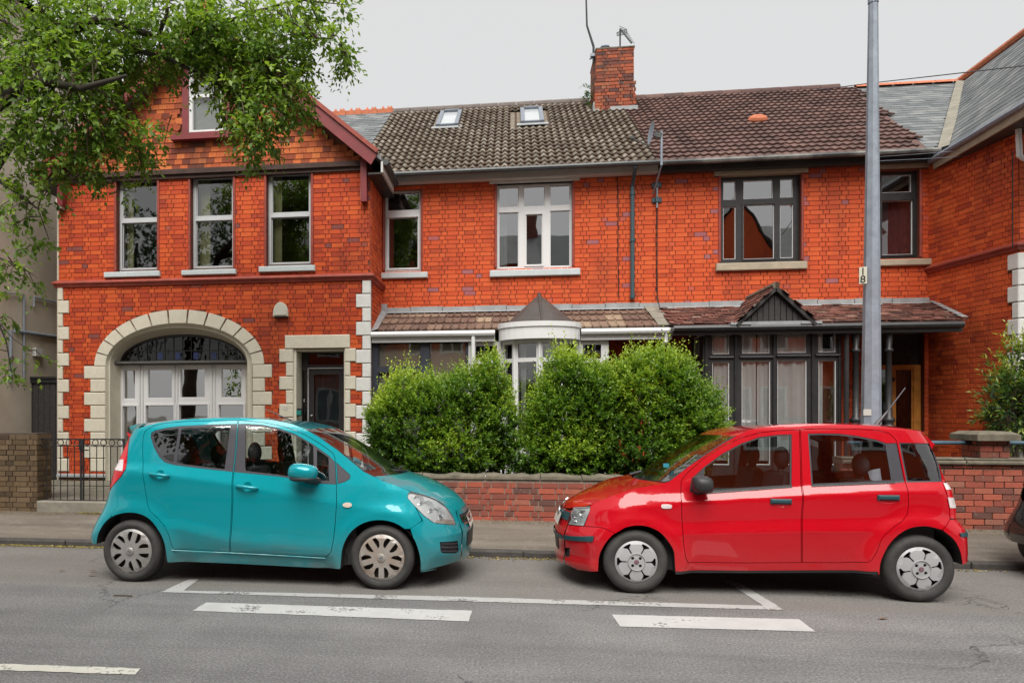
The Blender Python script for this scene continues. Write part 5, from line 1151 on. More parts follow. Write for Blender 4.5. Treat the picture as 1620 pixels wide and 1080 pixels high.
q = MB(); q.cbox(PX(58.5, YW), -3.7, YW-.02, YW+.35, .1, PZ(130, 793, YW), .015); st_ = q.build('gate_step', M['concrete'], None, kind='structure')
Yi = 9.55
T = thing('iron_gate', 'black iron double gate with ringed top rail behind the turquoise car', 'gate')
gxs = (PX(62, Yi), PX(130, Yi), PX(198, Yi)); zT, zc, zb_, zm = PZ(130, 694, Yi), PZ(130, 705.5, Yi), PZ(130, 791, Yi), PZ(130, 768, Yi)
for k in range(2):
    g0, g1 = gxs[k]+.012, gxs[k+1]-.012
    q = MB(); q.box(g0, g1, Yi-.008, Yi+.008, zT-.012, zT+.006); q.box(g0, g1, Yi-.006, Yi+.006, zc-.006, zc+.006); q.box(g0, g1, Yi-.006, Yi+.006, zm-.005, zm+.005); q.box(g0, g1, Yi-.008, Yi+.008, zb_-.006, zb_+.008)
    q.box(g0-.002, g0+.018, Yi-.01, Yi+.01, zb_, zT); q.box(g1-.018, g1+.002, Yi-.01, Yi+.01, zb_, zT); lf = q.build('leaf_frame', M['iron'], T)
    n = 5
    for i in range(1, n+1):
        x = g0+(g1-g0)*i/(n+1); q = MB(); q.tube([(x, Yi, zb_), (x, Yi, zc)], .0065, 6); q.build('bar', M['iron'], lf)
    for i in range(5):
        x = g0+(g1-g0)*(i+.5)/5; q = MB(); rr = (zT-zc)/2-.008; q.tube([(x+rr*math.cos(t), Yi, (zT+zc)/2+rr*math.sin(t)) for t in [2*math.pi*j/14 for j in range(15)]], .007, 5); q.build('ring', M['iron'], lf)
q = MB(); q.box(gxs[1]-.035, gxs[1]+.035, Yi-.03, Yi-.015, PZ(130, 708, Yi)-.03, PZ(130, 694, Yi)); q.tube([(gxs[1]+.02, Yi-.02, PZ(130, 711, Yi)), (gxs[1]+.13, Yi-.05, PZ(130, 711.5, Yi))], .010, 6); q.box(gxs[1]-.006, gxs[1]+.006, Yi-.03, Yi-.018, PZ(130, 806, Yi), zc); q.build('latch', M['iron'], T)
q = MB()
for z in (PZ(62, 712, Yi), PZ(62, 775, Yi)): q.box(gxs[0]-.11, gxs[0]+.02, Yi-.012, Yi+.012, z-.012, z+.012)
q.build('hinge', M['iron'], T)
T = thing('slat_fence', 'short dark vertical slat fence between the left hedge and the gable house', 'fence')
x = PX(586, 10.9)
for i in range(9):
    q = MB(); q.cbox(x, x+.06, 10.88, 10.905, YARD, PZ(600, 688, 10.9)+.02*(i % 2), .004); q.build('slat', M['timber_black'], T); x += .072
q = MB(); q.box(PX(586, 10.9), x, 10.91, 10.94, .5, .56); q.box(PX(586, 10.9), x, 10.91, 10.94, .95, 1.01); q.build('rail', M['timber_black'], T)
# ================================================================ street furniture
LP_ = thing('lamp_post', 'tall galvanised grey street lamp column rising behind the red car', 'lamp post'); YL = 8.25
xl = PX(1378, YL); q = MB(); ws = lambda y, a: a*depth(xl, YL)/F/2
n = 8
def oct_(r, z, lean=0): return [(xl+lean+r*math.cos(math.pi*2*(k+.5)/n), YL+r*math.sin(math.pi*2*(k+.5)/n), z) for k in range(n)]
zt_ = PZ(1381, 4, YL); rb_, rt_ = ws(0, 29.0), ws(0, 13.5); lean = (PX(1381.5, YL)-xl)
lv = [(rb_*1.05, .0, 0), (rb_, 1.4, 0), (rb_*.985, 1.401, 0), (rt_, zt_, lean)]
v = [p for r, z, l_ in lv for p in oct_(r, z, l_)]; q.add(v, [(i*n+k, i*n+(k+1) % n, (i+1)*n+(k+1) % n, (i+1)*n+k) for i in range(3) for k in range(n)]); q.build('column', M['galv'], LP_)
q = MB(); q.lathe([(rt_*1.12, 0), (rt_*1.12, .07), (rt_*.7, .09), (rt_*.62, 1.6)], (xl+lean, YL, zt_-.01), 12); q.tube([(xl+lean, YL, zt_+1.55), (xl+lean, YL-.15, zt_+1.8), (xl+lean, YL-.7, zt_+1.9)], rt_*.6, 10); q.build('collar', M['galv'], LP_)
q = MB(); q.sphere((xl+lean, YL-1.05, zt_+1.9), (.14, .42, .08), 12, 6); q.build('lantern', M['gutter_dark'], LP_)
zs_ = (PZ(1371, 447.5, YL-.12), PZ(1371, 420.5, YL-.12)); xs_ = (PX(1365.5, YL-.12), PX(1375, YL-.12))
Msg = frame_mat((xs_[0]-.005, YL-.04), (1, -.55))
ws_ = .074; q = MB(); q.cbox(0, ws_, -.004, .008, zs_[0], zs_[1], .003); pl_ = xf(Msg, q).build('number_plate_sign', M['sign_white'], LP_)
hz = zs_[1]-zs_[0]
text('1', hz*.60, Msg, M['ink'], LP_, 'numeral', ws_*.5, -.006, zs_[0]+hz*.73); text('8', hz*.60, Msg, M['ink'], LP_, 'numeral', ws_*.5, -.006, zs_[0]+hz*.26)
q = MB()
for y_ in (421.5, 441.5): z = PZ(1378, y_, YL-.1); rr = rb_+(rt_-rb_)*(z/zt_); q.lathe([(rr*1.03, -.006), (rr*1.03, .006)], (xl+lean*z/zt_, YL, z), 8)
q.build('band', M['galv'], LP_)
z0_, z1_ = PZ(1371, 657, YL-.12), PZ(1371, 647, YL-.12); rr = rb_*1.01
q = MB(); a0 = math.pi*2*(4.5+.12)/8; pA = (xl+rr*math.cos(math.radians(202)), YL+rr*math.sin(math.radians(202))); pB = (xl+rr*math.cos(math.radians(247)), YL+rr*math.sin(math.radians(247)))
o_ = Vector((pA[0]+pB[0]-2*xl, pA[1]+pB[1]-2*YL, 0)).normalized()*.003
q.add([(pA[0]+o_.x, pA[1]+o_.y, z0_), (pB[0]+o_.x, pB[1]+o_.y, z0_), (pB[0]+o_.x, pB[1]+o_.y, z1_), (pA[0]+o_.x, pA[1]+o_.y, z1_)], [(0,1,2,3)]); q.build('sticker', M['plate'], LP_)
# things fixed to the houses
def ontop(name, label, cat): return thing(name, label, cat)
T = ontop('alarm_box', 'cream rounded alarm box on the brick above the front door', 'alarm box'); ab = R4(434, 457, 478.5, 501, YG); c = (ab[0]+ab[1])/2; hw_ = (ab[1]-ab[0])/2
q = MB(); pl = [(c-hw_, ab[2]), (c+hw_, ab[2])]+ell(c, ab[2]+.05, hw_, ab[3]-ab[2]-.05, 0, math.pi, 14); prism(q, pl, -.075, 0)
pl2 = offset(pl, .02); q2 = MB(); prism(q2, pl2, -.095, -.074); xf(Mg, q).build('housing', M['alarm'], T); xf(Mg, q2).build('cover', M['alarm'], T); q = MB(); q.box(c-hw_+.01, c+hw_-.01, -.07, 0, ab[2]-.02, ab[2]); xf(Mg, q).build('base', M['ink'], T)
for i, (px_, py_, lab) in enumerate(((575.5, 306, 'small cream sensor box under the right foot of the barge board'), (94, 323, 'small cream sensor box at the left corner under the tree'))):
    T = ontop('sensor_box', lab, 'sensor'); x, z = PX(px_, YG-.1), PZ(px_, py_, YG-.1); q = MB(); q.cbox(x-.055, x+.055, -.15, -.02, z-.09, z+.09, .015); xf(Mg, q).build('housing', M['alarm'], T); q = MB(); q.box(x-.04, x+.04, -.14, -.03, z-.11, z-.09); q.box(x-.02, x+.02, -.03, .02, z-.03, z+.03); xf(Mg, q).build('bracket', M['gutter_dark'], T)
T = ontop('satellite_dish', 'small grey satellite dish on a pole at the eave between the middle houses', 'satellite dish'); Yd_ = 12.95
p0, p1 = P(1046.5, 262, Yd_), P(1046.5, 208, Yd_); q = MB(); q.tube([p0, p1], .022, 8)
q.tube([p0, (p0[0]-.05, YM-.05, p0[2]-.35)], .016, 6); q.build('pole', M['galv'], T)
pa, pb = P(1039.5, 284, YM-.06), P(1039.5, 329, YM-.06); q = MB(); q.tube([pa, pb], .018, 8); q.build('wall_pole', M['galv'], T)
for py_ in (292, 316): pc = P(1039.5, py_, YM-.06); q = MB(); q.cbox(pc[0]-.09, pc[0]+.09, YM-.04, YM-.012, pc[2]-.045, pc[2]+.045, .008); q.cbox(pc[0]-.035, pc[0]+.035, YM-.09, YM-.02, pc[2]-.05, pc[2]+.05, .008); q.build('wall_bracket', M['pipe_blue'], T)
pd = Vector(P(1032, 210, Yd_)); q = MB(); nr = Vector((-.97, -.12, .12)).normalized(); a1 = nr.cross(Vector((0,0,1))).normalized(); a2 = a1.cross(nr); v = [tuple(pd)]
for r_, dp in ((.07, -.003), (.13, -.012), (.19, -.026)):
    for k in range(20): t = 2*math.pi*k/20; v.append(tuple(pd-nr*dp*1.0+a1*r_*math.cos(t)*.9+a2*r_*math.sin(t)*1.05))
f = [(0, 1+k, 1+(k+1) % 20) for k in range(20)]+[(1+20*i+k, 21+20*i+k, 21+20*i+(k+1) % 20, 1+20*i+(k+1) % 20) for i in range(2) for k in range(20)]
q.add(v, f); q.build('dish', M['galv'], T, smooth=True)
q = MB(); q.bar(pd+Vector((.03, 0, -.03)), Vector(p1)-Vector((0, 0, .08)), .05, .09); q.bar(pd+a2*(-.25 if a2.z > 0 else .25), pd+nr*.35+Vector((0, 0, -.15)), .02, .02); q.cbox(*(lambda c: (c.x-.03, c.x+.03, c.y-.03, c.y+.05, c.z-.03, c.z+.03))(pd+nr*.36+Vector((0, 0, -.14))), .008); q.build('arm', M['gutter_dark'], T)
T = ontop('tv_aerial', 'small yagi television aerial on a short mast above the chimney', 'aerial'); ya = Yc+.4
a, b = P(981, 78, ya), P(981, 46, ya); q = MB(); q.tube([a, b], .02, 6); q.build('mast', M['gutter_dark'], T)
e = P(999, 68.5, ya-.5); q = MB(); q.tube([b, e], .018, 6)
for i in range(9):
    t = i/8; c = Vector(b).lerp(Vector(e), t); s_ = .14-.06*t; q.tube([(c.x-s_*.6, c.y, c.z+s_*.5), (c.x+s_*.6, c.y, c.z-s_*.5)] if False else [(c.x-.02, c.y-.02, c.z+s_*.4), (c.x+s_, c.y+.05, c.z+s_*.15)], .006, 4)
q.build('boom', M['gutter_dark'], T)
q = MB(); c0, c1, c2, c3 = P(976, 52, ya), P(992, 46.5, ya), P(992, 54, ya), P(976, 57, ya)
q.tube([c0, c1, c2, c3, c0], .010, 5)
for t in (.33, .66): q.tube([tuple(Vector(c0).lerp(Vector(c3), t)), tuple(Vector(c1).lerp(Vector(c2), t))], .007, 4)
q.build('reflector', M['gutter_dark'], T)
T = ontop('tall_aerial', 'long bent dark aerial mast strapped to the left of the chimney', 'aerial'); yt = Yc+.2
q = MB(); q.tube([P(939, 100, yt), P(939, 74, yt), P(928.5, 41, yt), P(926.5, -30, yt)], [.03, .03, .024, .02], 6); q.build('mast', M['gutter_dark'], T)
c = P(941, 88, yt); q = MB(); q.box(c[0]-.10, c[0]+.14, c[1]-.06, c[1]+.06, c[2]-.04, c[2]+.03); q.tube([(c[0]-.12, c[1], c[2]-.08), (c[0]+.15, c[1], c[2]+.05)], .02, 6); q.build('clamp', M['galv'], T)
rng = np.random.default_rng(9); n = 40; p = np.stack([rng.normal(cx0-.10, .05, n), rng.uniform(Yc+.1, Yc+.8, n), zc0+.35+rng.uniform(-.25, .45, n)], 1)
IVY = lambda: leaf_mesh('ivy', *shoots(p, rng.normal(0, .5, (n, 3))+np.array([[-.7, -.2, .3]]), rng.uniform(.06, .16, n), 7, .05, .04, .4, .8, rng.normal(.10, .12, n), .2, rng), M['leaf_tree'], CH, kind='stuff')
def wire(name, label, pts, r, mat, cat='cable'):
    q = MB(); q.tube(pts, r, 5); return q.build(name, mat, None, label=label, cat=cat)
wire('facade_cable', 'thin dark cable hanging down the brick left of the downpipe', [P(976, 262, YM-.02), P(978, 330, YM-.02), P(977.5, 400, YM-.02), P(979, 470, YM-.02)], .008, M['ink'])
wire('facade_cable', 'thin dark cable dropping from the satellite pole to the porch roof', [P(1039, 328, YM-.022), P(1038, 380, YM-.022), P(1039, 462, YM-.022), P(1044, 490, 13.0)], .008, M['ink'])
wire('overhead_wire', 'thin telephone wire crossing the sky above the right roofs', [P(1290, 143, 14.5), P(1380, 131.5, 13.5), P(1500, 118, 11.5), P(1640, 102, 9.5)], .008, M['gutter_dark'], 'wire')
wire('overhead_wire', 'upper of two pale wires crossing the right house wall', [P(1385, 248.5, 12.9), P(1445, 244.5, 12.4), P(1640, 229, 13)], .003, M['galv'], 'wire')
wire('overhead_wire', 'lower of two pale wires crossing the right house wall', [P(1385, 255, 12.9), P(1470, 251, 12.4), P(1640, 239, 13)], .003, M['galv'], 'wire')
wire('facade_cable', 'dark cable running down beside the quoins of the right house', [P(1602, 242, 11.6), P(1602, 392, 11.62)], .008, M['ink'])
# ================================================================ leaves
def leaf_mesh(name, B, D, Nn, L, Wd, tint, mat, parent, **k):
    D = D/np.linalg.norm(D, axis=1)[:, None]; S = np.cross(D, Nn); S /= np.maximum(np.linalg.norm(S, axis=1), 1e-6)[:, None]; Nn = np.cross(S, D)
    L = L[:, None]; Wd = Wd[:, None]; m = B+D*L*.45
    v = np.stack([B, m+S*Wd*.5+Nn*Wd*.18, B+D*L-Nn*L*.08, m-S*Wd*.5+Nn*Wd*.18], 1).reshape(-1, 3); n = len(B)
    me = bpy.data.meshes.new(name); me.vertices.add(n*4); me.vertices.foreach_set('co', v.astype(np.float32).ravel())
    b = np.arange(n)*4; tri = np.stack([b, b+1, b+2, b, b+2, b+3], 1).ravel()
    me.loops.add(n*6); me.loops.foreach_set('vertex_index', tri.astype(np.int32)); me.polygons.add(n*2)
    me.polygons.foreach_set('loop_start', (np.arange(n*2)*3).astype(np.int32)); me.polygons.foreach_set('loop_total', np.full(n*2, 3, np.int32))
    a = me.attributes.new('tint', 'FLOAT', 'POINT'); a.data.foreach_set('value', np.repeat(np.clip(tint, 0, 1), 4).astype(np.float32))
    me.materials.append(mat); me.update(); me.validate()
    o = bpy.data.objects.new(name, me); link(o, parent); tag(o, **k); return o
def nz(a): return a/np.maximum(np.linalg.norm(a, axis=1), 1e-9)[:, None]
def shoots(B, D, length, per, L, Wd, droop, spread, tint0, tip, rng):
    """leafy shoots: leaves set alternately along each stem, smaller and paler to the tip"""
    n = len(B); t = (np.arange(per)+.5)/per; D = nz(D)
    t = np.tile(t, n); i = np.repeat(np.arange(n), per); ln = length[i]
    pos = B[i]+D[i]*(ln*t)[:, None]; pos[:, 2] -= droop*ln*t**2
    a = rng.uniform(0, 2*np.pi, n)[i]+np.tile(np.arange(per)*2.4, n); ref = np.where(np.abs(D[i][:, 2:3]) > .9, np.array([[1., 0, 0]]), np.array([[0, 0, 1.]]))
    s1 = nz(np.cross(D[i], ref)); s2 = np.cross(D[i], s1)
    out = s1*np.cos(a)[:, None]+s2*np.sin(a)[:, None]
    d = nz(D[i]*(.55+.5*t)[:, None]+out*spread+rng.normal(0, .22, (n*per, 3))); d[:, 2] -= droop*.5
    nn = nz(np.cross(out, D[i])*.2+np.array([[0, -.35, 1.]])+rng.normal(0, .45, (n*per, 3)))
    sc = (1.12-.5*t)*rng.uniform(.75, 1.25, n*per)
    tn = tint0[i]+tip*t**1.5+rng.normal(0, .09, n*per)
    return pos, d, nn, L*sc, Wd*sc, tn
def bush(name, label, group, blobs, n, mat, L=.060, Wd=.034, seed=0, up=.6, per=9, ln=(.10, .24), tip=.40, base=.25):
    T = thing(name, label, 'hedge', group); rng = np.random.default_rng(seed)
    C = np.array([b[0] for b in blobs]); Rr = np.array([b[1] for b in blobs]); wts = np.array([b[1][0]*b[1][2] for b in blobs]); wts = wts/wts.sum()
    pick = rng.choice(len(blobs), n*3, p=wts); d = nz(rng.normal(0, 1, (n*3, 3))); rad = rng.uniform(.40, 1.0, n*3)**.40
    lump = 1+.13*np.sin(d[:, 0]*7+pick*1.7+seed)*np.sin(d[:, 2]*6+pick)+.10*np.sin(d[:, 0]*15+d[:, 2]*11+seed)
    p = C[pick]+d*Rr[pick]*(rad*lump)[:, None]
    k = (d[:, 1] < .55)
    for j in range(len(blobs)):                  # thin out what lies deep inside a neighbour
        q = (((p-C[j])/Rr[j])**2).sum(1) < .42; k &= ~(q & (pick != j))
    p, d = p[k][:n], d[k][:n]
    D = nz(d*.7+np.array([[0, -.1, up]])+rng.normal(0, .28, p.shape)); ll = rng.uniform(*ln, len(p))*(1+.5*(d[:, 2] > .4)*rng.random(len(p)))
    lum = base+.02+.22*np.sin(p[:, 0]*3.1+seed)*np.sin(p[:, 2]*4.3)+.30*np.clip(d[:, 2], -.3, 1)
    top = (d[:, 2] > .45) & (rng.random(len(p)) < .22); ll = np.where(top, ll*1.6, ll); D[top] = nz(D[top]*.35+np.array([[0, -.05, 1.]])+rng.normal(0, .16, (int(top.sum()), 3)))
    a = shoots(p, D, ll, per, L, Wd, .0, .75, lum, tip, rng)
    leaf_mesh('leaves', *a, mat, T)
    q = MB(); R_ = random.Random(seed)
    idx = rng.choice(len(p), 260, replace=False)
    for i in idx[:200]: b = Vector(p[i]); q.tube([tuple(b-Vector(D[i])*.25), tuple(b+Vector(D[i])*float(ll[i]))], [.006, .002], 4, False)
    for j, (c, r) in enumerate(blobs):
        for s in range(3):
            x = c[0]+R_.uniform(-.4, .4)*r[0]; q.tube([(x, c[1]+R_.uniform(-.1, .2), YARD-.02), (x+R_.uniform(-.08, .08), c[1]+.1, c[2]-r[2]*.3), (x+R_.uniform(-.3, .3), c[1], c[2]+r[2]*.4)], [.028, .018, .006], 6)
    q.build('stem', M['twig'], T, kind='stuff'); return T
YH = 10.35
def bl(px_, py_, rx_, rz_, ry=.55, y=YH):
    p = P(px_, py_, y); s = depth(p[0], y)/F; return (p, (rx_*s, ry, rz_*s))
hg = 'clipped privet bushes behind the low garden wall'
bush('privet_bush', 'bush at the left end of the hedge, in front of the dark porch glazing', hg, [bl(654, 684, 62, 70), bl(730, 680, 64, 74), bl(640, 632, 24, 32), bl(668, 642, 30, 32), bl(700, 655, 42, 40), bl(742, 632, 32, 38), bl(779, 612, 18, 40, .4), bl(614, 672, 24, 38), bl(790, 668, 22, 44, .45), bl(700, 720, 100, 34, .62)], 5000, M['leaf_hedge'], seed=1)
bush('privet_bush', 'middle bush of the hedge, in front of the white bowed bay', hg, [bl(896, 680, 56, 74), bl(893, 612, 24, 46, .45), bl(935, 645, 40, 56), bl(870, 655, 26, 44), bl(910, 604, 20, 30, .4), bl(945, 616, 20, 26, .4), bl(895, 720, 72, 34, .62), bl(860, 700, 26, 36, .45), bl(836, 724, 34, 24, .5)], 4100, M['leaf_hedge'], seed=2)
bush('privet_bush', 'broad bush at the right end of the hedge, above the red bonnet', hg, [bl(1025, 682, 82, 76), bl(1038, 626, 50, 54), bl(1000, 614, 30, 40), bl(1060, 612, 28, 38, .45), bl(1092, 668, 40, 50), bl(1035, 588, 22, 24, .4), bl(1122, 690, 22, 28, .4), bl(1010, 718, 105, 36, .62)], 5200, M['leaf_hedge'], seed=3)
bush('laurel_bush', 'glossy shrub with yellowish young shoots at the right edge behind the pier', None, [bl(1622, 650, 44, 62, .5, 11.9), bl(1640, 600, 48, 60, .5, 10.4), bl(1602, 640, 26, 46, .35, 10.2)], 800, M['leaf_laurel'], L=.105, Wd=.033, seed=4, per=9, ln=(.12, .3), tip=.75, up=.35, base=.16)
IVY()
# ---- street tree
T = thing('street_tree', 'broad leafy street tree overhanging the gable house at the top left', 'tree'); YT = 8.6
rng = np.random.default_rng(11)
def tw(px_, py_, y=YT): return Vector(P(px_, py_, y))
q = MB(); base = tw(-150, 700); base.z = pave_z(YT)-.05
limb = [([base, base+Vector((.02, 0, 1.2)), tw(-125, 420), tw(-85, 335), tw(-20, 275)], [.24, .19, .17, .15, .12])]
limb += [([tw(-20, 275), tw(8, 235), tw(30, 205, 8.7), tw(58, 178, 8.8), tw(90, 160, 8.9), tw(150, 132, 9.1), tw(215, 110, 9.2)], [.10, .088, .08, .065, .05, .04, .025]),
         ([tw(-85, 335), tw(-40, 200), tw(10, 152, 8.3), tw(60, 128, 8.2), tw(130, 140, 8.1), tw(200, 120, 8)], [.12, .10, .085, .06, .04, .02]),
         ([tw(-40, 200), tw(60, 70, 8.5), tw(160, 30, 8.6), tw(250, 60, 8.8), tw(300, 55, 8.9), tw(365, 75, 9), tw(440, 110, 9.1)], [.09, .07, .055, .045, .036, .025, .012]),
         ([tw(160, 30, 8.6), tw(225, 82, 8.7), tw(270, 95, 8.8), tw(320, 120, 8.9), tw(395, 165, 9)], [.04, .034, .03, .022, .01]),
         ([tw(250, 60, 8.8), tw(263, 25, 8.8), tw(266, -20, 8.8)], [.03, .022, .014]), ([tw(300, 55, 8.9), tw(400, 20, 8.9), tw(470, 0, 8.9), tw(548, 8, 8.9)], [.03, .02, .012, .004]),
         ([tw(440, 20, 8.9), tw(500, 60, 8.9), tw(530, 62, 8.9), tw(553, 100, 8.9)], [.012, .006, .004, .002]), ([tw(-20, 275), tw(20, 300), tw(60, 330), tw(78, 380)], [.03, .02, .01, .004]), ([tw(-60, 380), tw(-10, 405), tw(30, 420), tw(60, 440)], [.02, .014, .008, .003]),
         ([tw(-60, 380), tw(-20, 470), tw(10, 540), tw(20, 600)], [.03, .02, .01, .004]), ([tw(-10, 500), tw(20, 535), tw(55, 560)], [.012, .007, .003])]
for p_, r_ in limb: q.tube(p_, r_, 8)
q.build('trunk', M['bark'], T, smooth=True)
clumps = [(40, 30, 120, 70, 270), (150, 40, 110, 70, 260), (260, 40, 100, 60, 190), (360, 50, 90, 60, 240), (440, 60, 60, 50, 150), (90, 120, 110, 60, 270), (180, 105, 70, 45, 150), (40, 190, 70, 60, 105), (110, 200, 80, 50, 140),
          (160, 185, 45, 45, 85), (285, 95, 48, 30, 70), (390, 110, 70, 60, 210), (440, 150, 46, 55, 130), (480, 150, 22, 36, 36), (370, 165, 46, 46, 110), (410, 200, 34, 44, 85), (400, 235, 16, 34, 30), (215, 230, 28, 40, 60), (240, 215, 22, 22, 26),
          (160, 230, 34, 32, 40), (90, 250, 40, 34, 48), (130, 262, 22, 20, 22), (212, 262, 12, 34, 18), (150, 290, 12, 22, 9), (205, 300, 10, 16, 8), (60, 240, 40, 36, 34), (85, 290, 12, 30, 18), (20, 260, 40, 30, 40), (25, 320, 26, 40, 34), (52, 370, 18, 26, 18), (8, 400, 16, 50, 18),
          (20, 425, 26, 8, 12), (48, 440, 14, 12, 8), (5, 480, 12, 36, 16), (12, 560, 18, 26, 12), (42, 565, 16, 8, 6), (10, 600, 18, 10, 8), (470, 8, 40, 14, 30), (510, 62, 18, 7, 10), (530, 64, 14, 8, 12), (542, 85, 10, 16, 18), (550, 102, 6, 10, 10), (500, 40, 16, 14, 14), (535, 8, 16, 8, 9), (545, 20, 8, 10, 5), (500, 20, 14, 20, 8), (330, 50, 40, 26, 50), (470, 100, 26, 40, 40), (455, 185, 14, 18, 10)]
Bs, Ds, Ti = [], [], []
for cx_, cy_, rx_, ry_, n in clumps:
    n = int(n*(1.3 if cy_ < 150 else .95)); d = nz(rng.normal(0, 1, (n, 3))); r = rng.uniform(.1, 1, n)**.5; s = depth(*P(cx_, cy_, YT)[:2])/F
    c = np.array(P(cx_, cy_, YT+rng.uniform(-.3, .3)+.0012*cx_)); p = c+d*r[:, None]*np.array([rx_*s, min(.75, .25+rx_*s*.7), ry_*s])
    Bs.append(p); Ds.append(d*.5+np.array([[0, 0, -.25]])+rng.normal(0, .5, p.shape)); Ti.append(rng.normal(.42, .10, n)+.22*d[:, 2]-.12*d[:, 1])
Bs, Ds, Ti = np.concatenate(Bs), np.concatenate(Ds), np.concatenate(Ti)
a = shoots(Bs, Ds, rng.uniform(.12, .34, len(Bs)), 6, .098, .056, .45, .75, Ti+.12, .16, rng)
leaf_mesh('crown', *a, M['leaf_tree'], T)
q = MB()
nodes = [p for p_, r_ in limb for p in [Vector(a_).lerp(Vector(b_), t) for a_, b_ in zip(p_[1:], p_[2:]) for t in (0, .25, .5, .75)]]
na = np.array([tuple(p) for p in nodes])
for i in rng.choice(len(Bs), 700, replace=False):
    b = Bs[i]; j = int(np.argmin(((na-b)**2).sum(1))); s_ = Vector(na[j]); e_ = Vector(b); dd_ = (e_-s_).length
    if dd_ > .45: s_ = e_.lerp(s_, .35/dd_)+Vector((0, 0, .06))
    q.tube([s_, s_.lerp(e_, .5)+Vector((0, 0, .05)), e_, e_+Vector(nz(Ds[i:i+1])[0])*.2], [.012, .008, .005, .002], 4, False)
q.build('twig', M['twig'], T, kind='stuff')
# fallen leaves in the gutter and on the road
rng = np.random.default_rng(5); n = 2600
x = rng.uniform(-8, 8, n); dens_ = (np.sin(x*1.7)+np.sin(x*.7+1)*1.2 > rng.uniform(-2.4, 1.6, n)); x = x[dens_]; n = len(x)
y = KY-.01-np.abs(rng.normal(0, .075, n)); z = np.array([road_z(v_) for v_ in y])+.003
a = rng.uniform(0, 6.28, n); D = np.stack([np.cos(a), np.sin(a), rng.uniform(0, .35, n)], 1)
M['litter'] = leafmat('litter', (.10,.05,.02), (.26,.17,.05), (.34,.30,.09), .1)
leaf_mesh('leaf_litter', np.stack([x, y, z], 1), D, np.tile([[0, 0, 1.]], (n, 1))+rng.normal(0, .3, (n, 3)), rng.uniform(.018, .042, n), rng.uniform(.012, .026, n), rng.uniform(0, 1, n), M['litter'], None, kind='stuff')
n = 4500; x = rng.uniform(-9, 8.5, n); y = 9.43-np.abs(rng.normal(0, .12, n)); z = np.array([pave_z(v_) for v_ in y])+.003; a = rng.uniform(0, 6.28, n)
leaf_mesh('pavement_litter', np.stack([x, y, z], 1), np.stack([np.cos(a), np.sin(a), rng.uniform(0, .3, n)], 1), np.tile([[0, 0, 1.]], (n, 1))+rng.normal(0, .3, (n, 3)), rng.uniform(.01, .025, n), rng.uniform(.006, .014, n), rng.uniform(0, 1, n), M['litter'], None, kind='stuff')
n = 3200; x = np.concatenate([rng.uniform(-8.2, -4.2, 2000), rng.uniform(-6.2, -4.3, 1200)]); y = np.concatenate([KY-.015-np.abs(rng.normal(0, .035, 2000)), 9.425-np.abs(rng.normal(0, .035, 1200))]); z = np.array([road_z(v_) if v_ < 8 else pave_z(v_) for v_ in y])+.004; a = rng.uniform(0, 6.28, n)
leaf_mesh('yellow_litter', np.stack([x, y, z], 1), np.stack([np.cos(a), np.sin(a), rng.uniform(0, .4, n)], 1), np.tile([[0, 0, 1.]], (n, 1))+rng.normal(0, .3, (n, 3)), rng.uniform(.014, .032, n), rng.uniform(.010, .022, n), rng.uniform(.75, 1, n), M['litter'], None, kind='stuff')
for px_, py_, lab in ((97, 903, 'dry curled leaf lying on the road, leftmost beside the rear wheel'), (146, 903, 'dry leaf on the road close to the turquoise rear wheel'), (145, 910.5, 'pale dry leaf on the road below the other leaf at the wheel'), (1397, 979.5, 'small dark dead leaf on the open road right of the white dashes')):
    g = G(px_, py_); v = [(g[0]-.04, g[1], .006), (g[0]-.005, g[1]-.018, .010), (g[0]+.045, g[1]+.01, .012), (g[0]+.004, g[1]+.02, .014), (g[0], g[1], .007)]
    mobj('fallen_leaf', v, [(0,1,4), (1,2,4), (2,3,4), (3,0,4)], simple('dry_leaf', (.13,.085,.05), .8), label=lab, cat='leaf', group='dry leaves lying on the road')
q = MB(); a, b = G(180, 942.5), G(209, 943.3); q.tube([(a[0], a[1], .008), ((a[0]+b[0])/2, a[1]+.01, .008), (b[0], b[1], .008)], .006, 5); q.build('stick', M['twig'], None, label='thin dark stick lying on the road below the rear wheel', cat='stick')
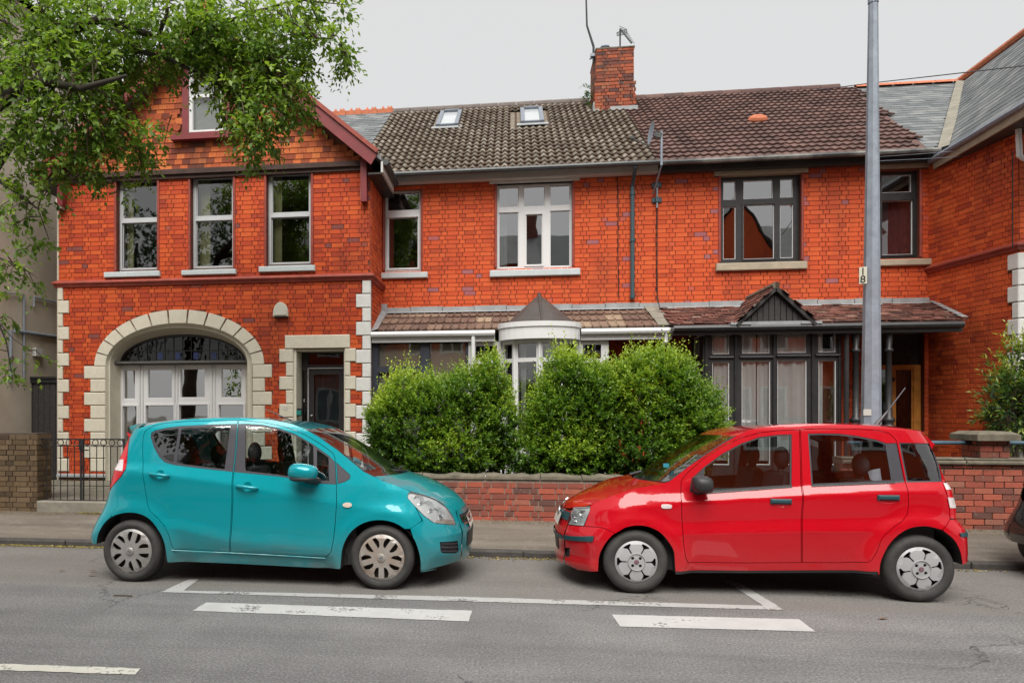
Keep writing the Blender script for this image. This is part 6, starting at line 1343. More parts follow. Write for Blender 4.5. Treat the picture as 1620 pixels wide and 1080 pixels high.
# ================================================================ other side of the street (mirrored in panes and paintwork)
for i, (xo, wd_, lab) in enumerate(((-13, 7.2, 'brick terraced house across the street left of the standpoint, mirrored in the left windows'), (-5.8, 7.2, 'brick gabled house across the street, mirrored in the upper windows'), (1.4, 7.2, 'brick gabled house across the street mirrored in the black framed window'), (8.6, 7.2, 'brick house across the street to the right, mirrored in the red car'))):
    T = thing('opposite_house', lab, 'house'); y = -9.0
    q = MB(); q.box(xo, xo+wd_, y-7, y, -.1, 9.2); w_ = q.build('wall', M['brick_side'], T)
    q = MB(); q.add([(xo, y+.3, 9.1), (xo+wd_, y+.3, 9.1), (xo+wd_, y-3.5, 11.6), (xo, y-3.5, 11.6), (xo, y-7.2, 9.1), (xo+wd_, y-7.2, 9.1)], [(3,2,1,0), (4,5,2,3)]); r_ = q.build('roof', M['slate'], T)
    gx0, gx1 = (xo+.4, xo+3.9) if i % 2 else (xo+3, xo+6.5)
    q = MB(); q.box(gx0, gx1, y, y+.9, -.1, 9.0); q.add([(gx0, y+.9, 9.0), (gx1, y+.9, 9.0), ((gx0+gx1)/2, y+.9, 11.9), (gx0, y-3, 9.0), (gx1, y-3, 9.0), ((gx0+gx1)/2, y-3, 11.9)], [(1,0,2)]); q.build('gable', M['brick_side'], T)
    q = MB(); q.add([(gx0-.2, y+1.1, 8.85), (gx1+.2, y+1.1, 8.85), ((gx0+gx1)/2, y+1.1, 12.2), (gx0-.2, y-3, 8.85), (gx1+.2, y-3, 8.85), ((gx0+gx1)/2, y-3, 12.2)], [(0,3,5,2), (4,1,2,5)]); q.build('gable_roof', M['slate'], T)
    for wx, wy in ((gx0+.5, .9), (gx0+2.0, .9), (xo+(5.2 if i % 2 else .8), 0)):
        for z in (1.2, 4.4, 7.2):
            q = MB(); cells(q, wx, wx+1.1, z, z+1.6, [(wx+.1, wx+.5, z+.1, z+1.5), (wx+.6, wx+1.0, z+.1, z+1.5)], -.04, 0); q.v = [(p[0], y+wy-p[1], p[2]) for p in q.v]; q.f = [f[::-1] for f in q.f]; f_ = q.build('window', M['upvc'], T)
            q = MB(); q.add([(wx+.1, y+wy+.012, z+.1), (wx+1.0, y+wy+.012, z+.1), (wx+1.0, y+wy+.012, z+1.5), (wx+.1, y+wy+.012, z+1.5)], [(3,2,1,0)]); q.build('pane', M['under'], f_)
    q = MB(); q.box(xo+wd_-.8, xo+wd_, y-4, y-3, 9, 13); q.build('chimney', M['brick_chimney'], T)
for xo, yo, lab in ((-15.2, -1.5, 'street tree across the road mirrored in the left sash window of the gable'), (-10.6, -1.7, 'street tree across the road mirrored in the middle and right sash windows'), (-5.2, -1.8, 'street tree across the road mirrored in the small landing window')):
    T = thing('opposite_tree', lab, 'tree'); q = MB(); q.tube([(xo, yo, .0), (xo+.1, yo, 2.8), (xo-.1, yo, 5.6), (xo+.2, yo, 8.4)], [.2, .17, .12, .05], 8)
    for s in (-1, 1): q.tube([(xo, yo, 3.8), (xo+s*1.2, yo-.3, 5.8), (xo+s*1.8, yo, 7.2)], [.1, .07, .03], 6)
    q.build('trunk', M['bark'], T)
    rng = np.random.default_rng(int(xo*-10)); n = 1000; d = nz(rng.normal(0, 1, (n, 3))); p = np.array([xo, yo, 7.3])+d*(rng.uniform(.2, 1, n)**.4)[:, None]*np.array([2.7, 1.5, 2.4])
    a = shoots(p, d+rng.normal(0, .5, p.shape), rng.uniform(.2, .5, n), 7, .16, .10, .3, .8, rng.normal(.45, .15, n), .1, rng); leaf_mesh('crown', *a, M['leaf_far'], T)
# ================================================================ parked cars
class Car:
    """body panels traced as outlines in side view (x, z), wrapped over one rounded body surface; y=0 is the street side"""
    def __init__(s, d):
        s.__dict__.update(d); s.sg = s.front_sign
        s.nose = [s.cen(*p) for p in s.nose_px]; s.tail = [(lambda q: (q[0]-s.sg*.050, q[1]))(s.side(*p, .16)) for p in s.tail_px]
        s.nz_, s.nx_ = map(np.array, zip(*sorted((p[1], p[0]) for p in s.nose))); s.tz_, s.tx_ = map(np.array, zip(*sorted((p[1], p[0]) for p in s.tail)))
        s.lines = None
        b = [s.side(*p, .02) for p in s.belt_px]; c = [s.side(*p, .02) for p in s.crease_px]; l = [s.side(*p, .02) for p in s.low_px]
        s.lines = [tuple(map(np.array, zip(*sorted(q)))) for q in (b, c, l)]
        s.wheels = [s.side(*p, 0) for p in s.hub_px]
        s.arch = [[s.side(*p, .0) for p in a] for a in s.arch_px]
        s.archc = [(w[0], w[1]-.01, max(math.hypot(p[0]-w[0], p[1]-w[1]) for p in a[2:-2])) for w, a in zip(s.wheels, s.arch)]
    def cen(s, px, py):
        p = P(px, py, s.Y0+s.W/2); return p[0]-s.X0, p[2]
    def side(s, px, py, ins=None):
        i = .02 if ins is None else ins
        for k in range(1 if ins is not None else 14):
            p = P(px, py, s.Y0+i); x, z = p[0]-s.X0, p[2]
            if ins is None: i = .5*i+.5*float(s.inset(np.array([x]), np.array([z]))[0])
        return x, z
    def ends(s, z):
        zt = s.nz_[-1]; xf = np.interp(z, s.nz_, s.nx_)-s.sg*np.maximum(0, z-zt)*.45
        return xf, np.interp(z, s.tz_, s.tx_)
    def inset(s, x, z):
        x, z = np.asarray(x, float), np.asarray(z, float)
        if s.lines is None: return np.full_like(x, .02)
        zb, zc, zl = (np.interp(x, *l) for l in s.lines)
        K = [(np.full_like(z, .10), .085), (np.full_like(z, .24), .055), (zl-.06, .016), (zl, s.k_low), (zl+.10, s.k_low+.014), ((zl+zc)*.5, s.k_mid), (zc-.02, s.k_mid-.004), (zc, s.k_mid), (zb, s.k_belt)]
        o = np.full_like(z, .09)
        for (z0, v0), (z1, v1) in zip(K, K[1:]):
            t = np.clip((z-z0)/np.maximum(z1-z0, 1e-4), 0, 1); o = np.where(z >= z0, v0+(v1-v0)*t, o)
        u = np.maximum(0, z-zb); o = np.where(z > zb, s.k_belt+u*s.tumble+s.curl*np.maximum(0, z-s.zcurl)**2, o)
        for cx, cz, ra in s.archc if hasattr(s, 'archc') else []:
            r = np.hypot(x-cx, z-cz); fl = np.where(r < ra+.03, 1, np.exp(-((r-ra-.03)/.075)**2)); o = o*(1-fl*.9)+fl*.9*s.k_arch*np.where(z < cz+ra*1.2, 1, 1)
        xf, xr = s.ends(z); h = s.W/2
        for e, Lx, n, m in ((xf, s.Lf, 2.6, 2.4), (xr, s.Lr, 4.0, 3.0)):
            t = np.clip(1-np.abs(e-x)/Lx, 0, 1); t = np.where((x-e)*(1 if e is xf else -1)*s.sg > 0, 1, t)
            o = o+(h-o)*(1-(1-np.minimum(t, .9999)**n)**(1/m))
        return o
    def A(s, k, a, b, n=4):            # arch outline from point a to b as a smooth curve
        p = [np.array(q) for q in s.arch[k]]; st = 1 if b >= a else -1; out = []
        for i in range(a, b, st):
            q0, q1, q2, q3 = p[max(0, min(len(p)-1, i-st))], p[i], p[i+st], p[max(0, min(len(p)-1, i+2*st))]
            for t in np.arange(n)/n: out.append(tuple(.5*(2*q1+(q2-q0)*t+(2*q0-5*q1+4*q2-q3)*t*t+(3*q1-q0-3*q2+q3)*t**3)))
        return out+[tuple(p[b])]
    def xyz(s, pts, off=0):
        a = np.array(pts, float); y = s.inset(a[:, 0], a[:, 1])+off; return np.stack([a[:, 0], y, a[:, 1]], 1)
    def cup(s, px, py, half):
        x, z = s.side(px, py); r = half*depth(s.X0+x, s.Y0)/F/1.02*.44; return [(x+r*math.cos(2*math.pi*i/16), z-.002+r*math.sin(2*math.pi*i/16)) for i in range(16)]
    def nrm(s, pts, e=.012):           # true surface normal, so reflections run unbroken across a panel
        a = np.array(pts, float); x, z = a[:, 0], a[:, 1]
        ix = (s.inset(x+e, z)-s.inset(x-e, z))/(2*e); iz = (s.inset(x, z+e)-s.inset(x, z-e))/(2*e); n = np.stack([ix, -np.ones_like(ix), iz], 1); return n/np.linalg.norm(n, axis=1)[:, None]
    def out(s, px): return [s.side(*p) for p in px]
    def panel(s, name, outline, mat, root, holes=(), off=0.0, gap=.003, lip=.014, h=.04, both=True, parent=None, mirror_of=None, smooth=True, holelip=True):
        o = offset(dens(outline, h*.8), gap) if gap else dens(outline, h*.8)
        if area2(o) < 0: o = o[::-1]
        H_ = [dens(q, h*.8) for q in holes]
        vv, ff = tri2d(o, H_, h); V = s.xyz(vv, off); res = []
        for far in ((0, 1) if both else (0,)):
            m = MB(); S = (lambda p: (p[0], s.W-p[1], p[2])) if far else (lambda p: tuple(p))
            m.add([S(p) for p in V], [f[::-1] if far else f for f in ff])
            if lip:
                for lp, sgn in [(o, 1)]+([(q, -1) for q in H_] if holelip else []):
                    if area2(lp)*sgn < 0: lp = lp[::-1]
                    A = s.xyz(lp, off); B = A+np.array([0, lip, 0]); n = len(A)
                    m.add([S(p) for p in A]+[S(p) for p in B], [(i, (i+1) % n, (i+1) % n+n, i+n) if far else (i, i+n, (i+1) % n+n, (i+1) % n) for i in range(n)])
            par = root if parent is None else parent[far]; ob = m.build(name, mat, par, smooth=smooth); nv = np.zeros((len(m.v), 3)); N = s.nrm(vv)
            if far: N = N*np.array([1, -1, 1])
            nv[:len(N)] = N; ob.data.normals_split_custom_set_from_vertices([tuple(q) for q in nv]); res.append(ob)
        return res
    def loft(s, name, E, C, mat, root, nv=9, p=2.2, N=26, off=0):
        def res(a):
            a = np.array(a, float); d = np.r_[0, np.cumsum(np.linalg.norm(np.diff(a, axis=0), axis=1))]; t = np.linspace(0, d[-1], N); return np.stack([np.interp(t, d, a[:, i]) for i in range(a.shape[1])], 1)
        E3 = res([(x, float(s.inset(np.array([x]), np.array([z]))[0]), z) for x, z in E]); C2 = res(C); g = []
        for v in np.linspace(0, 1, nv+1):
            g.append(np.stack([E3[:, 0]+(C2[:, 0]-E3[:, 0])*(1-(1-v)**2), E3[:, 1]+(s.W/2-E3[:, 1])*v, E3[:, 2]+(C2[:, 1]-E3[:, 2])*(1-(1-v)**p)+off], 1))
        for k in range(nv-1, -1, -1): q = g[k].copy(); q[:, 1] = s.W-q[:, 1]; g.append(q)
        V = np.concatenate(g); r = len(g); f = [(i*N+j, i*N+j+1, (i+1)*N+j+1, (i+1)*N+j) for i in range(r-1) for j in range(N-1)]
        if (E3[-1, 0] < E3[0, 0]): f = [q[::-1] for q in f]
        return mobj(name, V, f, mat, root, smooth=True)
    def endcap(s, name, mat, root, z0, z1, front=True, nz=10, ny=17, off=0.0, y0=None, y1=None, parent=None):
        """the bumper or nose skin between the two corners, at the ends of the side panels"""
        v = []; xfun = 0 if front else 1; Lx, n, m = (s.Lf, 2.6, 2.4) if front else (s.Lr, 4.0, 3.0); sg = s.sg if front else -s.sg
        for z in np.linspace(z0, z1, nz):
            e = float(s.ends(np.array([z]))[xfun][0]); xs = e-sg*Lx*.10; ys = float(s.inset(np.array([xs]), np.array([z]))[0]); yv = float(s.inset(np.array([e-sg*Lx]), np.array([z]))[0])
            a, b = (ys if y0 is None else y0), (s.W-ys if y1 is None else y1)
            for y in np.linspace(a, b, ny):
                q = abs((s.W/2-y)/(s.W/2-yv)); t = (1-min(1, q)**m)**(1/n); v.append((e-sg*Lx*(1-t)+sg*off, y, z))
        f = [(j*ny+i, j*ny+i+1, (j+1)*ny+i+1, (j+1)*ny+i) for j in range(nz-1) for i in range(ny-1)]
        if sg > 0: pass
        else: f = [q[::-1] for q in f]
        return mobj(name, v, f, mat, parent or root, smooth=True)
    def split(s, zs, front=True):
        r = []
        for z in zs:
            e = float(s.ends(np.array([z]))[0 if front else 1][0]); r.append((e-(s.sg if front else -s.sg)*(s.Lf if front else s.Lr)*.10, z))
        return r
    def wheel(s, root, w, far, R, rim, capfn, capmat, width=.17):
        T = MB(); y0 = (s.W-.025 if far else .025); sg = -1 if far else 1
        prof = [(rim*.98, .03), (rim*1.0, .008), (rim+.012, .0), (rim+(R-rim)*.45, -.012), (R-.03, -.006), (R-.008, .012), (R, .035), (R, width*.5), (R, width-.03), (R-.012, width-.008), (R-.04, width), (rim, width)]
        m = MB(); m.lathe([(r, h) for r, h in prof], (0, 0, 0), 48, 'y'); m.v = [(w[0]+p[0], y0+sg*p[1], w[1]+p[2]) for p in m.v]
        if not far: m.f = [f[::-1] for f in m.f]
        disc = MB(); disc.lathe([(0, .05), (rim*.99, .05), (rim*.99, .02)], (0, 0, 0), 32, 'y'); disc.v = [(w[0]+p[0], y0+sg*p[1], w[1]+p[2]) for p in disc.v]
        wh = disc.build('wheel', M['steel_dark'], root); m.build('tyre', M['rubber'], wh, smooth=True)
        for nm, mb_, mt in capfn(rim):
            mb_.v = [(w[0]+p[0], y0+sg*p[1], w[1]+p[2]) for p in mb_.v]; mb_.build(nm, mt if mt else capmat, wh)
    def liner(s, root):
        for a, c in zip([s.A(0, 0, 12), s.A(1, 0, len(s.arch[1])-1)], s.archc):
            for far in (0, 1):
                p = dens(a, .04, False); A = s.xyz(p, .0)+np.array([0, .004, 0]); n = len(A); B = A.copy(); B[:, 1] = np.maximum(A[:, 1], .02)+.33; S = (lambda q: (q[0], s.W-q[1], q[2])) if far else tuple
                m = MB(); m.add([S(q) for q in A]+[S(q) for q in B], [(i, i+1, i+1+n, i+n) for i in range(n-1)]); m.add([S(q) for q in B]+[S((c[0], .36, .18))], [(i, i+1, n) for i in range(n-1)]); m.build('arch_liner', M['under'], root)
def capdisc(rim, holes, y=-.004, dome=.02):
    o = [(rim*math.cos(t), rim*math.sin(t)) for t in [2*math.pi*i/48 for i in range(48)]]
    vv, ff = tri2d(o, holes, rim*.2); m = MB()
    Y = lambda x, z: y-dome*(1-(x*x+z*z)/rim**2)*.6+.012*max(0, math.hypot(x, z)/rim-.9)*8
    m.add([(x, Y(x, z), z) for x, z in vv], ff)
    for q in list(holes):
        if area2(q) > 0: q = q[::-1]
        n = len(q); m.add([(x, Y(x, z), z) for x, z in q]+[(x, Y(x, z)+.016, z) for x, z in q], [(i, i+n, (i+1) % n+n, (i+1) % n) for i in range(n)])
    n = 48; m.add([(x, Y(x, z), z) for x, z in o]+[(x*1.015, .03, z*1.015) for x, z in o], [(i, (i+1) % n, (i+1) % n+n, i+n)[::-1] for i in range(n)])
    return m
def rotp(p, a): return [(x*math.cos(a)-z*math.sin(a), x*math.sin(a)+z*math.cos(a)) for x, z in p]
def cap_slots(phase):
    def fn(rim):
        H_ = []
        for k in range(5):
            a = phase+2*math.pi*k/5
            for s in (-1, 1):
                p = [(rim*.42, s*rim*.115), (rim*.50, s*rim*.115), (rim*.89, s*rim*.125), (rim*.85, s*rim*.29), (rim*.66, s*rim*.33), (rim*.50, s*rim*.27), (rim*.42, s*rim*.19)]
                H_.append(rotp(p if s > 0 else p[::-1], a))
        m = capdisc(rim, H_); c = MB(); c.lathe([(0, -.030), (rim*.15, -.028), (rim*.18, -.022), (rim*.185, -.01)], (0, 0, 0), 20, 'y'); c.f = [f[::-1] for f in c.f]
        e = MB(); r = rim*.10
        prism(e, [(-r, r*.15), (r*.2, r), (r, r*.35), (r*.55, r*.1), (r*.2, r*.45), (-r*.25, r*.05), (r, -r*.15), (-r*.2, -r), (-r, -r*.35), (-r*.55, -r*.1), (-r*.2, -r*.45), (r*.25, -r*.05)], -.034, -.028)
        return [('hubcap', m, None), ('hub_centre', c, None), ('emblem', e, M['chrome'])]
    return fn
def cap_pads(phase):
    def fn(rim):
        H_ = []
        for k in range(6):
            a = phase+2*math.pi*k/6
            H_.append(rotp([(rim*.45, -rim*.032), (rim*.66, -rim*.032), (rim*.74, -rim*.06), (rim*.84, -rim*.20), (rim*.90, -rim*.17), (rim*.91, 0), (rim*.90, rim*.17), (rim*.84, rim*.20), (rim*.74, rim*.06), (rim*.66, rim*.032), (rim*.45, rim*.032)], a))
        for k in range(4): H_.append([(rim*.25*math.cos(math.pi/4+k*math.pi/2+phase*.4)+rim*.075*math.cos(t), rim*.25*math.sin(math.pi/4+k*math.pi/2+phase*.4)+rim*.075*math.sin(t)) for t in [2*math.pi*i/10 for i in range(10)]])
        m = capdisc(rim, H_); c = MB(); c.lathe([(rim*.36, -.006), (rim*.40, -.024), (rim*.43, -.010)], (0, 0, 0), 28, 'y'); c.f = [f[::-1] for f in c.f]
        e = MB(); e.lathe([(0, -.022), (rim*.10, -.021), (rim*.125, -.014)], (0, 0, 0), 16, 'y'); e.f = [f[::-1] for f in e.f]
        return [('hubcap', m, None), ('hub_ring', c, None), ('emblem', e, M['emblem'])]
    return fn
M['emblem'] = simple('emblem', (.16,.09,.11), .4, var=.2, obj=True)
def seats(c, root, xs, face):
    for x, zt, rear in xs:
        for y in ((.40, c.W-.40) if not rear else (.42, c.W-.42)):
            m = MB(); w_ = .25
            pr = [(-.02, .50), (.03, .80), (.08, zt-.16), (.13, zt-.14), (.19, zt-.2), (.17, .55), (.12, .42)]; pr = [(a*-face*1.0, b) for a, b in pr]
            pl = [(x+a, b) for a, b in pr]
            if area2(pl) < 0: pl = pl[::-1]
            prism(m, pl, y-w_, y+w_); m.add([(a, y+w_, b) for a, b in pl], [tuple(range(len(pl)))[::-1]])
            m.box(x-.05, x+.45, y-w_, y+w_, .36, .50) if face > 0 else m.box(x-.45, x+.05, y-w_, y+w_, .36, .50)
            st = m.build('seat', M['seat'], root)
            h_ = MB(); h_.sphere((x-face*.145, y, zt-.02), (.055, .13, .105), 12, 8)
            for dy in (-.05, .05): h_.tube([(x-face*.135, y+dy, zt-.2), (x-face*.14, y+dy, zt-.08)], .008, 5)
            h_.build('headrest', M['seat'], st, smooth=True)
def cabin(c, root, x0, x1, face, xd):
    m = MB(); m.box(x0, x1, .12, c.W-.12, .20, .46); m.box(x0+.1, x1-.1, .10, .16, .46, .82); m.box(x0+.1, x1-.1, c.W-.16, c.W-.10, .46, .82)
    m.box(min(xd, xd+face*.45), max(xd, xd+face*.45), .14, c.W-.14, .60, .87)
    m.build('cabin', M['cabin'], root)
    s = MB(); cy = c.W*.70; ctr = Vector((xd-face*.16, cy, .86)); n_ = Vector((-face*.85, 0, .5)).normalized(); a1 = Vector((0, 1, 0)); a2 = n_.cross(a1)
    s.tube([tuple(ctr+a1*.18*math.cos(t)+a2*.18*math.sin(t)) for t in [2*math.pi*i/20 for i in range(21)]], .016, 6, False); s.bar(ctr-a1*.17, ctr+a1*.17, .03, .03); s.bar(ctr, ctr-n_*.2, .05, .05); s.build('steering_wheel', M['cabin'], root)
def underbody(c, root):
    m = MB(); xs = sorted(w[0] for w in c.wheels); e0 = float(c.ends(np.array([.4]))[0][0]); e1 = float(c.ends(np.array([.4]))[1][0]); lo, hi = min(e0, e1)+.35, max(e0, e1)-.35
    m.box(xs[0]+.33, xs[1]-.33, .10, c.W-.10, .20, .30); m.box(lo, hi, .38, c.W-.38, .18, .45); m.box(xs[0]+.05, xs[0]+.1, .2, c.W-.2, .22, .28); m.build('underbody', M['under'], root)
def handle(c, root, parents, px, py, half, tilt, mat, cup=True, hh=.016):
    x, z = c.side(px, py); y = float(c.inset(np.array([x]), np.array([z]))[0]); dx = half*depth(c.X0+x, c.Y0)/F/1.02
    for far in (0, 1):
        S = (lambda p: (p[0], c.W-p[1], p[2])) if far else (lambda p: p)
        m = MB(); n = 12; pts = [(x+dx*(-1+2*i/n), y-.012-.026*math.sin(math.pi*min(1, max(0, (i/n))))**.6, z-tilt*dx*(-1+2*i/n)) for i in range(n+1)]
        m.tube(pts, [hh*(.7+.3*math.sin(math.pi*i/n)) for i in range(n+1)], 8); m.v = [S(p) for p in m.v]
        if far: m.f = [f[::-1] for f in m.f]
        m.build('handle', mat, parents[far], smooth=True)
        if cup:
            m = MB(); k = 16; ring = c.cup(px, py, half); V = c.xyz(ring, .001); cc = c.xyz([(x, z)], .03)[0]
            m.add([S(p) for p in V]+[S(tuple(cc))], [((i+1) % k, i, k) if not far else (i, (i+1) % k, k) for i in range(k)]); m.build('handle_recess', M['recess_'+c.key], parents[far], smooth=True)
def tail_lamp(c, root, outline, parts):
    r = c.panel('tail_light', outline, M['lamp_red'], root, off=-.006, gap=.002, h=.03)
    for o, mt, nm in parts: c.panel(nm, o, M[mt], root, off=-.010, gap=0, lip=.006, h=.03, parent=r)
# ---------------------------------------------------------------- turquoise car
D1 = dict(key='teal', front_sign=1, X0=-2.25, Y0=6.13, W=1.66, Lf=.66, Lr=.32, k_low=.004, k_mid=.017, k_belt=.052, k_arch=-.006, tumble=.27, curl=1.6, zcurl=1.40,
    nose_px=[(727, 889.6), (737.4, 880.7), (743.3, 871.9), (745.6, 861.5), (746.3, 842), (747, 829), (742.6, 814), (738.9, 805.2), (736.7, 796)],
    tail_px=[(159.3, 870.4), (150.4, 864.4), (145.2, 854), (144.1, 846.7), (146, 836.3), (153.3, 820), (160.7, 806.7), (167.4, 790.4), (171.4, 774), (178.8, 742.2), (184.4, 720), (191.9, 696.3), (197.8, 680.7), (200, 674), (214, 667)],
    belt_px=[(171, 733), (234, 733), (317.8, 741), (367, 746.5), (440, 753), (532, 766), (620, 776), (740, 800)], crease_px=[(171, 742), (258, 750), (367, 765), (450, 779.6), (530, 794), (600, 806), (740, 830)], low_px=[(150, 850), (282, 835.5), (363.6, 855.6), (515, 866.6), (650, 870), (745, 872)],
    hub_px=[(204, 872.1), (602.6, 884.4)],
    arch_px=[[(151.9, 860), (152.9, 852), (155.8, 842), (162.2, 830.4), (174, 818.5), (187.4, 812.6), (203.7, 810.4), (220, 812.6), (234.8, 820), (246.7, 833.3), (255.6, 848), (260.7, 863), (263.4, 882)],
             [(538.9, 898.5), (540.4, 871.9), (547.8, 851), (559.6, 836.3), (577.4, 826), (599.6, 822.2), (621.9, 826), (639.6, 836.3), (653, 851), (660.4, 868.9), (664, 886.7), (664, 904.4)]])
def build_teal(name, label, paint_, group=None):
    c = Car(D1); O = c.out; R_ = thing(name, label, 'car', group); M['recess_teal'] = paint_
    rdoor = [(374.8, 663.2), (332, 663.8), (290, 665.3), (258, 668), (240, 672.5), (231, 677.5), (225.2, 683.5), (223.3, 695), (222.8, 711), (223.7, 740.7), (227.4, 773.3), (231.1, 794.8), (234.8, 808), (246.7, 818.5), (258.5, 831.9), (266, 846.7), (270.4, 863), (274, 869), (320, 871), (363.7, 873), (366, 798.5), (366, 773.3), (367.4, 743.7), (371, 711)]
    fdoor = [(375.6, 663.2), (371.8, 711), (368.2, 743.7), (366.8, 773.3), (366.8, 798.5), (364.5, 873), (440, 877), (514.8, 881.3), (521, 876.5), (524.4, 870.4), (527.4, 854), (530.4, 824.4), (532, 798.5), (531.9, 766), (530.4, 743.7), (529.6, 726), (526.7, 717), (517.8, 709.6), (503, 699.3), (480.7, 686), (451, 674), (414, 666.5)]
    rwin = [(374, 669.6), (332.6, 670.4), (280.7, 673.3), (258.5, 676.3), (242.5, 680), (236.6, 684.4), (235.6, 690.5), (240.7, 706.7), (249.6, 723), (258.5, 731), (273.3, 735.3), (317.8, 741), (367.6, 746.4), (370.6, 711)]
    fwin = [(374.8, 669.6), (371.6, 711), (368.4, 746.4), (440, 753.5), (504, 764.8), (531, 766), (529.8, 744), (529, 730), (518.5, 719.5), (494, 702), (466, 686), (437, 675.6), (414, 671), (390, 669.4)]
    paneA = [(280, 676.8), (258.5, 679.6), (244.6, 683), (239, 687.6), (240.6, 694), (243.7, 702.2), (252, 717.8), (260, 727), (271.9, 731.3)]; paneB = [(284.6, 676.2), (362.6, 672.4), (353.5, 742), (277, 732.5)]
    paneC = [(386.2, 673), (414, 674), (436.3, 678.5), (466, 689), (488, 700.5), (494, 705), (495.6, 759.5), (440, 750.8), (386, 744.5)]; paneD = [(500, 710.2), (518.5, 723.2), (519.6, 760.5), (500, 759.5)]
    tri_ = [(530.8, 730.4), (553.3, 750.6), (553, 757), (545, 762), (533, 765.4)]
    lamp = [(644.8, 780), (648.8, 777.3), (666.3, 780.5), (685.6, 786.4), (700.4, 793.8), (710.7, 806.7), (718, 820), (721, 829.6), (690, 828), (685.6, 826), (670.7, 815.6), (656, 800.7), (644, 787.4)]
    tl = [(197.8, 680.7), (202.2, 684.4), (202.2, 693.3), (200, 714), (197, 742), (190.4, 752.6), (180, 764.4), (172.4, 773.5)]
    tzs = [c.side(*p)[1] for p in tl]
    bseam_f = [(664, 904.4), (664.5, 886.7), (661, 868.9), (653.8, 851), (648.5, 836), (660, 828), (667, 823), (668.6, 814)]
    E_roof = [(482, 678.3), (460, 669.8), (429, 663.3), (385, 660.2), (340, 660.4), (300, 662.2), (270, 664.6), (247, 668.2), (228, 673), (212, 678), (203.5, 681)]
    E_ws = [(482, 678.3), (503, 690.4), (532.6, 711), (554.8, 729), (574, 745), (590, 753)]
    E_hood = [(592, 753), (601, 759.3), (626.3, 768), (648.5, 776.4), (670.7, 781.6), (693, 791), (706.3, 800.6), (713, 811)]
    tail_edge = [q for q in c.split(np.linspace(tzs[0], .62, 7), False)]
    # monocoque side: everything between the doors, lamps, bonnet and arches
    rear_low = c.split(np.linspace(.60, .30, 5), False)
    ol = O(E_ws[::-1])+O(E_roof[1:])+O(tl[1:7])+O([(168, 786)])+O([(166.5, 791), (180, 782), (200, 779.5), (187.4, 796), (174, 806), (163, 823), (155, 839)])[:0]
    ol += O([(165, 800), (176, 816)])+c.A(0, 4, 12)+O([(265, 889), (377, 891), (500, 897.5), (538, 899.5)])+c.A(1, 1, 7)+O([(648.5, 836), (660, 828), (667, 823)])+O([(656, 800.7), (644, 787.4), (644.8, 780), (648.8, 777.3)])+O([(626.3, 768), (601, 759.3)])
    c.panel('body', ol, paint_, R_, [O(rdoor), O(fdoor), O(tri_)], gap=.0, h=.045)
    rp = c.panel('door', O(rdoor), paint_, R_, [O(rwin), c.cup(251, 750.5, 17)], h=.028, gap=.0055); fp = c.panel('door', O(fdoor), paint_, R_, [O(fwin), c.cup(390, 770, 18.5)], h=.028, gap=.0055)
    tp_ = M['trim_pillar']
    wr = c.panel('window_frame', O(rwin), tp_, R_, [O(paneA), O(paneB)], off=.004, gap=.001, parent=rp); wf = c.panel('window_frame', O(fwin), tp_, R_, [O(paneC), O(paneD)], off=.004, gap=.001, parent=fp)
    for pn, pr in ((paneA, rp), (paneB, rp), (paneC, fp), (paneD, fp)): c.panel('window', O(pn), M['car_glass'], R_, off=.007, gap=0, lip=0, h=.08, parent=pr)
    c.panel('quarter_trim', O(tri_), M['trim_pillar'], R_, off=.003)
    C_roof = [c.cen(*p) for p in [(516.3, 674.8), (497, 669.6), (467, 663.6), (429, 658), (385, 656.6), (340, 657.5), (300, 660), (270, 662.5), (240, 665.5), (217, 667), (203, 671.5)]]
    c.loft('roof', O(E_roof), C_roof, paint_, R_, p=2.6)
    C_ws = [c.cen(*p) for p in [(516.3, 674.8), (530, 680.7), (559.6, 696.3), (589, 714), (624.8, 737.8), (640, 745)]]
    c.loft('windscreen', O(E_ws), C_ws, M['car_glass'], R_, p=2.4, off=.001)
    m = MB(); e = c.xyz(O(E_ws), -.002); cen = np.array([(a, c.W/2, b) for a, b in C_ws])
    for far in (0, 1):
        S = (lambda p: (p[0], c.W-p[1], p[2])) if far else tuple
        n = len(e); b2 = e+(cen-e)*np.array([.035, .055, .055])+np.array([0, 0, .004]); m.add([S(p) for p in e]+[S(p) for p in b2], [(i, i+1, i+1+n, i+n) for i in range(n-1)])
    m.build('windscreen_seal', M['trim_pillar'], R_)
    C_hood = [c.cen(*p) for p in [(640, 744.5), (648.5, 746.5), (663, 750), (678, 755.6), (700.4, 766), (719.6, 777.8), (731, 788), (736.2, 795)]]
    c.loft('bonnet', O(E_hood), C_hood, paint_, R_, p=2.0)
    # cowl
    m = MB(); a = c.xyz(O([(574, 744), (595, 753.5), (606, 757)]), .02); b = np.array([(*c.cen(*p),) for p in [(628, 738), (640, 744.5), (648, 747)]]); B = np.stack([b[:, 0], np.full(3, c.W/2), b[:, 1]], 1)
    rows = [a+(B-a)*t for t in (0, .5, 1)]; mir = [r*np.array([1, -1, 1])+np.array([0, c.W, 0]) for r in rows[:-1]][::-1]; rows += mir
    m.add([tuple(p-np.array([0, 0, .015])) for r in rows for p in r], [(i*3+j, i*3+j+1, (i+1)*3+j+1, (i+1)*3+j) for i in range(len(rows)-1) for j in range(2)]); m.build('cowl', M['trim'], R_)
    x0, z0 = c.cen(612, 750); x1, z1 = c.cen(626, 742)
